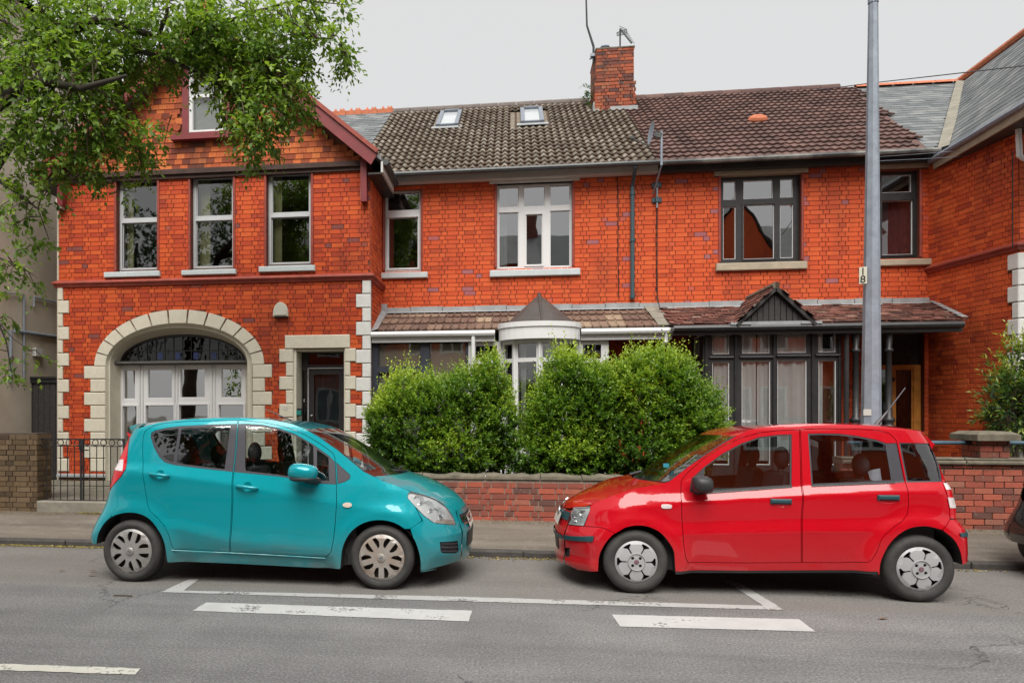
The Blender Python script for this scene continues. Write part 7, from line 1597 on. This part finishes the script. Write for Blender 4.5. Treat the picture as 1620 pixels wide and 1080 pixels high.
    m = MB(); m.tube([(x1-.08, .62, z1+.03), (x1+.04, .70, z1+.01), (x1+.10, .9, z1+.0)], .012, 6); m.tube([(x1-.30, .25, z1+.055), (x1-.10, .55, z1+.05), (x1-.06, .95, z1+.055)], .011, 6); m.tube([(x1+.02, .9, z1+.02), (x1+.0, 1.25, z1+.03)], .011, 6); m.build('wiper', M['trim'], R_)
    # headlamps
    hl = c.panel('headlight', O(lamp), M['lamp_silver'], R_, off=.024, gap=.002, lip=-.024, h=.03)
    c.panel('lens', O(lamp), M['lens'], R_, off=-.003, gap=.003, lip=0, h=.05, parent=hl)
    ctr = O([(662, 790), (676, 801), (692, 812)])
    for (x, z), r in zip(ctr, (.045, .055, .06)):
        y = float(c.inset(np.array([x]), np.array([z]))[0])
        for far in (0, 1):
            m = MB(); m.lathe([(0, .034), (r*.5, .026), (r*.9, .004), (r, .002)], (x, 0, z), 18, 'y'); m.v = [(p[0], (c.W-y-p[1]) if far else y+p[1], p[2]) for p in m.v]; m.build('reflector', M['chrome'], hl[far], smooth=True)
    for far in (0, 1):
        m = MB(); ol2 = offset(O(lamp), .018); V = c.xyz(ol2, .028); V0 = c.xyz(O(lamp), .030); n = len(V)
        S = (lambda p: (p[0], c.W-p[1], p[2])) if far else tuple
    c.panel('indicator', O([(686, 826.5), (720, 829), (717, 820.5), (694, 819)]), M['lamp_amber'], R_, off=.012, gap=.003, lip=.01, parent=hl)
    tail_lamp(c, R_, O(tl), [(O([(183.5, 725), (193.5, 726), (192.5, 745), (180, 742.5)]), 'lamp_pale', 'reversing_light')])
    # bumpers
    zt = .86; zb = c.split([.2])[0][1]
    fz0 = c.side(690, 898)[1]; fz1 = c.side(721, 829.6)[1]
    fr = c.split(np.linspace(fz0+.035, fz1, 9))
    fogs = O([(695.5, 856.5), (724, 854), (725.5, 871), (720, 874), (700, 874.5), (697, 871.5)])
    lowedge = O([(690, 899), (664, 904)])
    sidecap = O([(685.6, 826), (670.7, 815.6), (657, 801.8)])
    bo = fr+sidecap+O([(668, 823), (660, 828), (648.5, 836)])+c.A(1, 8, 11)+lowedge
    c.panel('front_bumper', bo, paint_, R_, [fogs], h=.035); 
    fb = [o for o in R_.children if o.name.startswith('front_bumper')]
    c.panel('fog_grille', fogs, M['trim'], R_, off=.03, gap=0, lip=0, parent=fb)
    for yy in (858.5, 864.5, 870.5): c.panel('grille_slat', O([(697, yy), (725, yy-1.5), (725, yy+.6), (697, yy+1.6)]), M['trim_pillar'], R_, off=.010, gap=0, lip=.02, parent=fb)
    c.endcap('bumper_skin', paint_, R_, fz0+.035, fz1, True, parent=fb[0])
    hoodz = c.cen(736.2, 795)[1]
    upz = np.linspace(fz1, hoodz-.005, 6)
    c.panel('nose_panel', c.split(upz[::-1])[::-1]+O([(706.3, 800.6), (711.5, 807.5), (718.4, 820), (721.4, 829.6)])[::1], paint_, R_, h=.04, gap=.001); c.endcap('nose_skin', paint_, R_, fz1, hoodz-.005, True, nz=6, parent=fb[0])
    c.endcap('grille', M['trim'], R_, fz1+.01, hoodz-.05, True, off=.004, y0=.42, y1=c.W-.42, parent=fb[0]); c.endcap('grille_bar', M['chrome'], R_, (fz1+hoodz)/2-.03, (fz1+hoodz)/2-.01, True, nz=2, off=.012, y0=.44, y1=c.W-.44, parent=fb[0])
    c.endcap('grille_bar', M['chrome'], R_, (fz1+hoodz)/2-.075, (fz1+hoodz)/2-.06, True, nz=2, off=.012, y0=.44, y1=c.W-.44, parent=fb[0])
    c.endcap('lower_grille', M['trim'], R_, .33, .47, True, off=.006, y0=.5, y1=c.W-.5, parent=fb[0]); c.endcap('number_plate', M['plate'], R_, .50, .61, True, nz=2, ny=2, off=.02, y0=c.W/2-.26, y1=c.W/2+.26, parent=fb[0])
    rz = np.linspace(c.side(168, 786)[1], c.side(153, 866)[1], 8); rr = c.split(rz, False)
    rb = c.panel('rear_bumper', O([(168.5, 787)])+rr[1:]+c.A(0, 0, 4)+O([(176, 815), (165.5, 800)]), paint_, R_, h=.035)
    c.endcap('bumper_skin', paint_, R_, rz[-1], rz[0], False, parent=rb[0]); c.endcap('tailgate', paint_, R_, rz[0]+.004, c.tail[-3][1], False, parent=R_); zt2 = c.tail[-1][1]
    c.endcap('tailgate_upper', paint_, R_, c.tail[-3][1], zt2-.03, False, off=-.02); c.endcap('rear_window', M['car_glass'], R_, 1.05, 1.32, False, off=.003, y0=.42, y1=c.W-.42); c.endcap('number_plate', M['plate'], R_, .78, .89, False, nz=2, ny=2, off=.02, y0=c.W/2-.26, y1=c.W/2+.26)
    # mirror, handles, repeater, sill
    for far in (0, 1):
        S = (lambda p: (p[0], c.W-p[1], p[2])) if far else tuple
        p0 = c.side(486, 745); y_ = float(c.inset(np.array([p0[0]]), np.array([p0[1]]))[0]); ctr = (p0[0], y_-.15, p0[1]+.00)
        m = MB(); m.sphere((0, 0, 0), 1, 18, 10); V = []
        for x, y, z in m.v:
            sx = math.copysign(abs(x)**.7, x); szz = math.copysign(abs(z)**.75, z); V.append((ctr[0]+.135*sx+(.02*szz), ctr[1]+.095*y, ctr[2]+.075*szz-.02*sx))
        m.v = [S(p) for p in V]
        if far: m.f = [f[::-1] for f in m.f]
        mi_ = m.build('mirror', paint_, fp[far], smooth=True)
        m = MB(); m.sphere((0, 0, 0), 1, 16, 8); m.v = [S((ctr[0]+.0+.125*math.copysign(abs(x)**.7, x), ctr[1]+.088*y, ctr[2]-.058+.030*z)) for x, y, z in m.v]; m.build('mirror_base', M['trim'], mi_, smooth=True)
        q0 = c.side(503, 764); m = MB(); m.tube([S((ctr[0]+.03, ctr[1]+.02, ctr[2]-.06)), S((q0[0], y_+.02, q0[1]+.01))], [.04, .035], 8); m.build('mirror_arm', M['trim'], mi_)
    handle(c, R_, rp, 251, 750.5, 17, .10, paint_); handle(c, R_, fp, 390, 770, 18.5, .10, paint_)
    rx = O([(549, 798.5)])[0]; el = [(rx[0]+.042*math.cos(t), rx[1]+.022*math.sin(t)) for t in [2*math.pi*i/16 for i in range(16)]]; c.panel('side_repeater', el, M['lamp_amber'], R_, off=-.009, gap=0, lip=.01, h=.03)
    m = MB(); a = c.xyz(O([(272, 870), (364, 874), (440, 878), (515, 882.5)]), -.004)
    for far in (0, 1):
        S = (lambda p: (p[0], c.W-p[1], p[2])) if far else tuple
        m = MB(); m.tube([S(p) for p in a], .006, 6); m.build('sill_strip', paint_, R_)
    c.liner(R_); underbody(c, R_)
    xs = [w[0] for w in c.wheels]; seats(c, R_, [(xs[1]-1.18, 1.22, False), (xs[0]+.45, 1.17, True)], 1); cabin(c, R_, xs[0]-.25, xs[1]-.15, 1, xs[1]-.55)
    Rw = c.side(204, 872.1, 0)[1]
    for i, w in enumerate(c.wheels):
        for far in (0, 1): c.wheel(R_, (w[0], Rw), far, Rw, .205, cap_slots(math.radians(75 if i == 0 else 54)), M['hub'] if i == 0 else M['hub_rust'])
    m = MB(); p = c.cen(468, 664); m.tube([(p[0], c.W/2, p[1]-.01), (p[0]-.34, c.W/2+.0, p[1]+.13)], [.010, .004], 6); m.build('antenna', M['trim'], R_)
    R_.location = (c.X0, c.Y0, 0); R_.rotation_euler = (-.022, 0, 0); return c, R_
carA, rootA = build_teal('parked_car', 'turquoise five door hatchback parked in front of the arched window', M['car_teal'], 'cars parked along the kerb')
# ---------------------------------------------------------------- red car
D2 = dict(key='red', front_sign=-1, X0=2.2, Y0=6.29, W=1.57, Lf=.58, Lr=.32, k_low=.006, k_mid=.016, k_belt=.058, k_arch=-.012, tumble=.20, curl=1.5, zcurl=1.41,
    nose_px=[(896, 893.7), (884.8, 884.8), (878.9, 876), (878.4, 868.5), (880.6, 859.6), (878.6, 838.9), (879, 830), (882.5, 821), (886, 812), (889.3, 801.9), (891, 798)],
    tail_px=[(1526.7, 894.8), (1529.6, 883), (1531, 866.7), (1531.9, 850), (1530, 840), (1526, 833), (1516, 820), (1514.8, 803), (1510, 785), (1504, 764), (1492.6, 724), (1482, 696), (1474, 684)],
    belt_px=[(880, 798), (941, 790), (1030, 776), (1092, 781), (1254, 771.5), (1285, 768.5), (1414, 763), (1500, 762.5)], crease_px=[(880, 815), (941, 808), (1077, 793.5), (1307, 781.5), (1439, 776), (1510, 773)], low_px=[(880, 850), (1082, 844.5), (1268, 840), (1395, 839.5), (1530, 838)],
    hub_px=[(1459.3, 901.5), (1007.5, 891.5)],
    arch_px=[[(1391, 909.6), (1392.6, 891.9), (1397.8, 877), (1408, 859.3), (1423, 844.4), (1440.7, 834.8), (1461.5, 831.9), (1480.7, 834.8), (1497, 843), (1510.4, 854.8), (1519.3, 871), (1523.2, 886), (1524, 893)],
             [(947, 904.5), (948.5, 884.8), (953, 870), (961.9, 855), (973.7, 843.3), (988.5, 834.4), (1007.8, 830.7), (1027, 833), (1044.8, 841.9), (1058, 856.7), (1067, 874.4), (1069.3, 905.6)]])
def build_red(name, label, paint_, group=None):
    c = Car(D2); O = c.out; R_ = thing(name, label, 'car', group); M['recess_red'] = paint_
    fdoor = [(1078, 761), (1078, 790), (1079, 819.6), (1081, 856.7), (1084.8, 881.9), (1088.5, 890.3), (1180, 890.3), (1268.6, 889.8), (1269, 840), (1270, 810), (1270, 773), (1268.7, 738.9), (1267.4, 678), (1233, 679.6), (1203, 683.3), (1173.7, 691.5), (1144, 704.8), (1114.4, 724), (1089.3, 746), (1081.5, 755)]
    rdoor = [(1268.2, 678), (1269.5, 738.9), (1270.8, 773), (1270.8, 810), (1269.8, 840), (1269.4, 889.8), (1330, 890), (1374, 890), (1380.7, 885.5), (1389, 872), (1394.8, 856.3), (1402, 846), (1415.6, 834), (1430, 824.4), (1438, 813), (1440, 800), (1439, 776), (1435.6, 764), (1430, 738.9), (1422, 697.4), (1418, 691.5), (1409.6, 684), (1391.9, 679.6), (1359, 677.4), (1300, 676.6)]
    fwin = [(1092, 777.4), (1093, 766), (1095, 756.7), (1116, 737.4), (1144, 717), (1173.7, 700.8), (1203, 690.4), (1233, 686.8), (1255, 686), (1254.6, 740), (1254, 770.2), (1180, 774.5), (1104, 781)]
    rwin = [(1280.4, 685), (1300, 684.4), (1329.6, 685), (1359, 688.7), (1389, 694.6), (1405, 700.2), (1421.6, 700), (1433.4, 763), (1415, 764.2), (1350, 766), (1285.6, 769), (1283, 730)]
    paneF = [(1116.5, 739.5), (1144, 719.8), (1173.7, 703.5), (1203, 693.2), (1233, 689.4), (1252, 688.6), (1251.3, 766.6), (1180, 771), (1112.5, 776)]
    paneR = [(1283.2, 687.6), (1300, 687), (1329.6, 687.8), (1359, 691.5), (1389, 697.4), (1404, 703), (1412.6, 759), (1350, 762.4), (1288, 765)]
    qwin = [(1425.2, 699.4), (1476, 698.4), (1489.6, 738.9), (1493, 761.6), (1436.5, 763)]; qpane = [(1428, 701.4), (1474, 700.6), (1487, 739.5), (1490.5, 759.5), (1439, 760.6)]
    lamp = [(908.5, 801), (934.4, 800.4), (934, 806.3), (924, 830.7), (897.5, 827.5), (900.6, 818), (905.6, 804.8)]
    tl = [(1493.5, 763), (1500.5, 763), (1507.5, 774), (1513, 792), (1514.5, 803), (1513, 820), (1504.4, 819.5), (1504, 803), (1502.4, 790.7), (1498, 774.4)]
    E_roof = [(1166.3, 689), (1184, 680.5), (1203, 675.6), (1233, 671.6), (1262.6, 670), (1300, 669.6), (1345, 670.6), (1390, 673), (1430, 677), (1456, 680.6), (1468, 685)]
    E_ws = [(1166.3, 689), (1144, 701.9), (1114.4, 721), (1090, 737.5), (1067, 755.5), (1058, 762)]
    E_hood = [(1056, 763.5), (1045, 765.6), (1034, 767), (1003, 773), (973.7, 782.4), (950, 791), (929, 799.6), (908.5, 800.6), (900, 802)]
    ol = O(E_ws[::-1])+O(E_roof[1:])+O([(1482, 700), (1493.5, 740), (1497.5, 762.4)])+O([(1493.5, 763.4), (1498, 774.4), (1502.4, 790.7), (1504, 803), (1504.4, 820), (1492, 838)])+c.A(0, 7, 0)+O([(1389, 903.7), (1307, 901.2), (1180, 902), (1069, 903.5)])+c.A(1, 10, 5)+O([(973.7, 843.3), (961.9, 837.4), (950, 833), (924.8, 831)])+O([(934, 806.3), (934.4, 800.4), (935, 797.6)])+O(E_hood[5:0:-1])
    c.panel('body', ol, paint_, R_, [O(fdoor), O(rdoor), O(qwin)], gap=0, h=.045)
    fp = c.panel('door', O(fdoor), paint_, R_, [O(fwin)], h=.028, gap=.0055); rp = c.panel('door', O(rdoor), paint_, R_, [O(rwin)], h=.028, gap=.0055)
    c.panel('window_frame', O(fwin), M['trim'], R_, [O(paneF)], off=.004, gap=.001, parent=fp); c.panel('window_frame', O(rwin), M['trim_pillar'], R_, [O(paneR)], off=.004, gap=.001, parent=rp)
    qf = c.panel('window_frame', O(qwin), M['trim_pillar'], R_, [O(qpane)], off=.004, gap=.001)
    for pn, pr in ((paneF, fp), (paneR, rp), (qpane, qf)): c.panel('window', O(pn), M['car_glass'], R_, off=.007, gap=0, lip=0, h=.08, parent=pr)
    for a, pr in (([(1104, 777.3), (1254, 766.8), (1254.4, 770.6), (1104.4, 781.4)], fp), ([(1285.4, 765.4), (1417, 759.9), (1417.6, 763.8), (1285.6, 769.3)], rp)): c.panel('belt_trim', O(a), M['trim'], R_, off=-.008, gap=0, lip=.015, parent=pr)
    C_roof = [c.cen(*p) for p in [(1124, 684.6), (1133.7, 681), (1153, 676), (1173.7, 672.2), (1218, 668.3), (1262.6, 666), (1307, 665.4), (1359, 667), (1403.7, 670.7), (1440.7, 675.2), (1458, 678.2), (1464, 680)]]
    c.loft('roof', O(E_roof), C_roof, paint_, R_, p=2.6)
    C_ws = [c.cen(*p) for p in [(1124, 684.6), (1107, 693), (1077.4, 709.3), (1044.8, 730), (1018, 747.8), (1010, 752)]]
    c.loft('windscreen', O(E_ws), C_ws, M['car_glass'], R_, p=2.4, off=.001)
    m = MB(); e = c.xyz(O(E_ws), -.002); cen = np.array([(a, c.W/2, b) for a, b in C_ws])
    for far in (0, 1):
        S = (lambda p: (p[0], c.W-p[1], p[2])) if far else tuple
        n = len(e); b2 = e+(cen-e)*np.array([.03, .045, .05])+np.array([0, 0, .004]); m.add([S(p) for p in e]+[S(p) for p in b2], [(i, i+1, i+1+n, i+n) for i in range(n-1)])
    m.build('windscreen_seal', M['trim_pillar'], R_)
    C_hood = [c.cen(*p) for p in [(1003, 753), (991.5, 757.4), (966, 762.6), (941, 770), (919, 778), (905, 784.5), (897.5, 789.5), (891, 797.5)]]
    c.loft('bonnet', O(E_hood), C_hood, paint_, R_, p=2.0)
    m = MB(); a = c.xyz(O([(1066, 755), (1056, 763), (1046, 765)]), .02); b = np.array([c.cen(*p) for p in [(1020, 746), (1009, 752), (1003, 754)]]); B = np.stack([b[:, 0], np.full(3, c.W/2), b[:, 1]], 1)
    rows = [a+(B-a)*t for t in (0, .5, 1)]; rows += [r*np.array([1, -1, 1])+np.array([0, c.W, 0]) for r in rows[:-1]][::-1]
    m.add([tuple(p-np.array([0, 0, .015])) for r in rows for p in r], [(i*3+j, (i+1)*3+j, (i+1)*3+j+1, i*3+j+1) for i in range(len(rows)-1) for j in range(2)]); m.build('cowl', M['trim'], R_)
    x1, z1 = c.cen(1020, 748); m = MB(); m.tube([(x1+.02, .62, z1+.0), (x1+.22, .28, z1-.02)], .013, 6); m.tube([(x1+.32, .14, z1-.0), (x1+.16, .5, z1+.03), (x1+.08, .85, z1+.05)], .012, 6); m.tube([(x1-.14, .8, z1+.0), (x1-.02, .85, z1+.03)], .014, 6); m.build('wiper', M['trim'], R_)
    m = MB(); q = c.side(1078, 742); m.box(q[0]-.10, q[0]-.05, .33, .345, q[1]+.005, q[1]+.04); m.build('windscreen_sticker', M['decal'], R_)
    hl = c.panel('headlight', O(lamp), M['lamp_silver'], R_, off=.024, gap=.002, lip=-.024, h=.03); c.panel('lens', O(lamp), M['lens'], R_, off=-.003, gap=.003, lip=0, h=.05, parent=hl)
    for (x, z), r in zip(O([(914, 814), (922, 811)]), (.062, .03)):
        y = float(c.inset(np.array([x]), np.array([z]))[0])
        for far in (0, 1):
            m = MB(); m.lathe([(0, .034), (r*.5, .026), (r*.9, .004), (r, .002)], (x, 0, z), 18, 'y'); m.v = [(p[0], (c.W-y-p[1]) if far else y+p[1], p[2]) for p in m.v]; m.build('reflector', M['chrome'], hl[far], smooth=True)
    tail_lamp(c, R_, O(tl), [(O([(1501, 786.5), (1511.3, 786.5), (1513.6, 803), (1504, 803)]), 'lamp_pale', 'reversing_light'), (O([(1494, 763.4), (1500.5, 763.4), (1506.6, 773.5), (1498.3, 774.2)]), 'lamp_pale', 'lamp_window')])
    fz0 = c.side(914, 899)[1]; fz1 = c.side(897.5, 828)[1]; fr = c.split(np.linspace(fz1, fz0+.02, 9))
    fogs = O([(892.5, 864), (902, 865), (901.4, 879.4), (895, 879.4)])
    bo = fr+O([(914.4, 900.4), (946.5, 903.5)])+c.A(1, 1, 4)+O([(961.9, 837.6), (950, 833.4), (924.8, 831.6)])
    fb = c.panel('front_bumper', bo, paint_, R_, [fogs], h=.035); c.panel('fog_recess', fogs, M['under'], R_, off=.03, gap=0, lip=0, parent=fb)
    c.panel('bumper_strip', O([(891, 844), (939.6, 847.3), (937.6, 855.8), (891, 850.6)]), M['trim_teal'], R_, off=-.014, gap=0, lip=.02, parent=fb, h=.03); sz0, sz1 = c.side(891, 850.6)[1], c.side(891, 844)[1]
    c.endcap('bumper_strip', M['trim_teal'], R_, sz0, sz1, True, nz=3, off=.014, parent=fb[0]); c.endcap('bumper_skin', paint_, R_, fz0+.02, fz1, True, parent=fb[0])
    hoodz = c.cen(891, 797.5)[1]
    c.panel('nose_panel', c.split(np.linspace(hoodz, fz1, 5))+O([(897.5, 827.5), (900.6, 818), (905.6, 804.8), (907, 801)]), paint_, R_, h=.03, gap=.001); c.endcap('nose_skin', paint_, R_, fz1, hoodz-.005, True, nz=6, parent=fb[0])
    gz0, gz1 = c.side(893, 818.5)[1], c.side(893, 803)[1]; c.endcap('grille', M['trim_teal'], R_, gz0, gz1, True, nz=4, off=.008, parent=fb[0])
    gx = c.split(np.linspace(gz0, gz1, 4)); c.panel('grille_side', gx[::-1]+O([(896.5, 819.6), (903.3, 804)]), M['trim_teal'], R_, off=-.006, gap=0, lip=.01, h=.03, parent=fb)
    c.endcap('number_plate', M['plate'], R_, .52, .63, True, nz=2, ny=2, off=.035, y0=c.W/2-.26, y1=c.W/2+.26, parent=fb[0]); c.endcap('lower_grille', M['trim'], R_, .28, .40, True, off=.004, y0=.55, y1=c.W-.55, parent=fb[0])
    m = MB(); e = float(c.ends(np.array([(gz0+gz1)/2]))[0][0]); m.sphere((e-.02, c.W/2, (gz0+gz1)/2), (.02, .06, .06), 14, 8); m.build('badge', M['chrome'], fb[0], smooth=True)
    rz = np.linspace(c.side(1514, 821)[1], c.side(1526, 892)[1], 8); rr = c.split(rz, False)
    rb = c.panel('rear_bumper', rr+c.A(0, 12, 8)+O([(1492.4, 838.6), (1504.8, 821.2)]), paint_, R_, h=.035)
    c.endcap('bumper_skin', paint_, R_, rz[-1], rz[0], False, parent=rb[0]); sa, sb = c.side(1522, 851)[1], c.side(1522, 843)[1]
    s1 = c.split([sb, sa], False); c.panel('bumper_strip', s1+O([(1520.6, 848), (1519.6, 843)]), M['trim_teal'], R_, off=-.012, gap=0, lip=.016, h=.02, parent=rb); c.endcap('bumper_strip', M['trim_teal'], R_, sa, sb, False, nz=3, off=.012, parent=rb[0])
    c.endcap('tailgate', paint_, R_, rz[0]+.004, c.tail[-2][1]-.03, False); c.endcap('rear_window', M['car_glass'], R_, 1.02, 1.34, False, off=.003, y0=.42, y1=c.W-.42); c.endcap('number_plate', M['plate'], R_, .70, .81, False, nz=2, ny=2, off=.02, y0=c.W/2-.26, y1=c.W/2+.26)
    c.panel('rear_pillar', O([(1477.5, 698), (1482, 700), (1493.5, 740), (1497, 762), (1493.6, 762), (1490.3, 739)]), paint_, R_, off=-.004, gap=0, lip=.006)
    c.panel('sill_guard', O([(1069, 903), (1180, 901.6), (1307, 900.8), (1389, 903.2), (1389, 908), (1307, 905), (1180, 906), (1069, 908)]), M['trim'], R_, off=.006, gap=0, lip=.02)
    for far in (0, 1):
        S = (lambda p: (p[0], c.W-p[1], p[2])) if far else tuple
        p0 = c.side(1106, 764); y_ = float(c.inset(np.array([p0[0]]), np.array([p0[1]]))[0]); ctr = (p0[0]-.0, y_-.13, p0[1])
        m = MB(); m.sphere((0, 0, 0), 1, 18, 10)
        V = [(ctr[0]+.088*math.copysign(abs(x)**.6, x), ctr[1]+.10*y, ctr[2]+.072*math.copysign(abs(z)**.65, z)-.012*x) for x, y, z in m.v]; m.v = [S(p) for p in V]
        if far: m.f = [f[::-1] for f in m.f]
        mi_ = m.build('mirror', M['trim'], fp[far], smooth=True)
        q0 = c.side(1102, 775); m = MB(); m.tube([S((ctr[0], ctr[1]+.03, ctr[2]-.04)), S((q0[0], y_+.02, q0[1]))], [.045, .05], 8); m.build('mirror_arm', M['trim'], mi_)
    for far in (0, 1):
        for px_, py_, pr in ((1236.5, 793, fp), (1407, 787, rp)):
            x, z = c.side(px_, py_); y = float(c.inset(np.array([x]), np.array([z]))[0]); m = MB(); m.cbox(x-.086, x+.086, y-.022, y+.01, z-.022, z+.022, .012)
            S = (lambda p: (p[0], c.W-p[1], p[2])) if far else tuple
            m.v = [S(p) for p in m.v]; m.f = [f[::-1] for f in m.f] if far else m.f; m.build('handle', M['trim_teal'], pr[far])
            k = 16; ring = [(x+.086*math.cos(math.pi+math.pi*i/k), z-.015+.035*math.sin(math.pi+math.pi*i/k)) for i in range(k+1)]; V = c.xyz(ring, -.002); m = MB(); m.add([S(p) for p in V]+[S((x, y+.012, z-.02))], [(i+1, i, k+1) if not far else (i, i+1, k+1) for i in range(k)]); m.build('handle_recess', paint_, pr[far], smooth=True)
    rx = O([(1055, 800.8)])[0]; el = [(rx[0]+.045*math.copysign(abs(math.cos(t))**.6, math.cos(t)), rx[1]+.019*math.copysign(abs(math.sin(t))**.6, math.sin(t))) for t in [2*math.pi*i/20 for i in range(20)]]; c.panel('side_repeater', el, M['lamp_pale'], R_, off=-.008, gap=0, lip=.01, h=.03)
    c.liner(R_); underbody(c, R_)
    xs = [w[0] for w in c.wheels]; seats(c, R_, [(xs[1]+1.20, 1.20, False), (xs[0]-.42, 1.14, True)], -1); cabin(c, R_, xs[1]+.15, xs[0]+.25, -1, xs[1]+.55)
    Rw = .277
    for i, w in enumerate(c.wheels):
        for far in (0, 1): c.wheel(R_, (w[0], Rw), far, Rw, .182, cap_pads(math.radians(0 if i else 12)), M['hub_silver'], .155)
    p = c.cen(1390, 669.5); m = MB(); e1 = c.cen(1436, 610); m.tube([(p[0]-.02, c.W/2, p[1]-.015), (p[0]+(e1[0]-p[0])*.35, c.W/2, p[1]+(e1[1]-p[1])*.35)], [.022, .010], 6); m.tube([(p[0], c.W/2, p[1]), (e1[0], c.W/2, e1[1])], [.010, .005], 6); m.build('antenna', M['trim_pillar'], R_)
    R_.location = (c.X0, c.Y0, 0); R_.rotation_euler = (-.022, 0, 0); return c, R_
carB, rootB = build_red('parked_car', 'bright red five door hatchback parked under the lamp post', M['car_red'], 'cars parked along the kerb')
carC, rootC = build_teal('parked_car', 'black car of which only the rear corner shows at the right edge', M['car_black'], 'cars parked along the kerb')
tx = float(carC.ends(np.array([.55]))[1][0]); rootC.location = (PX(1603, 7.6)-tx+.13, 6.42, -.008)
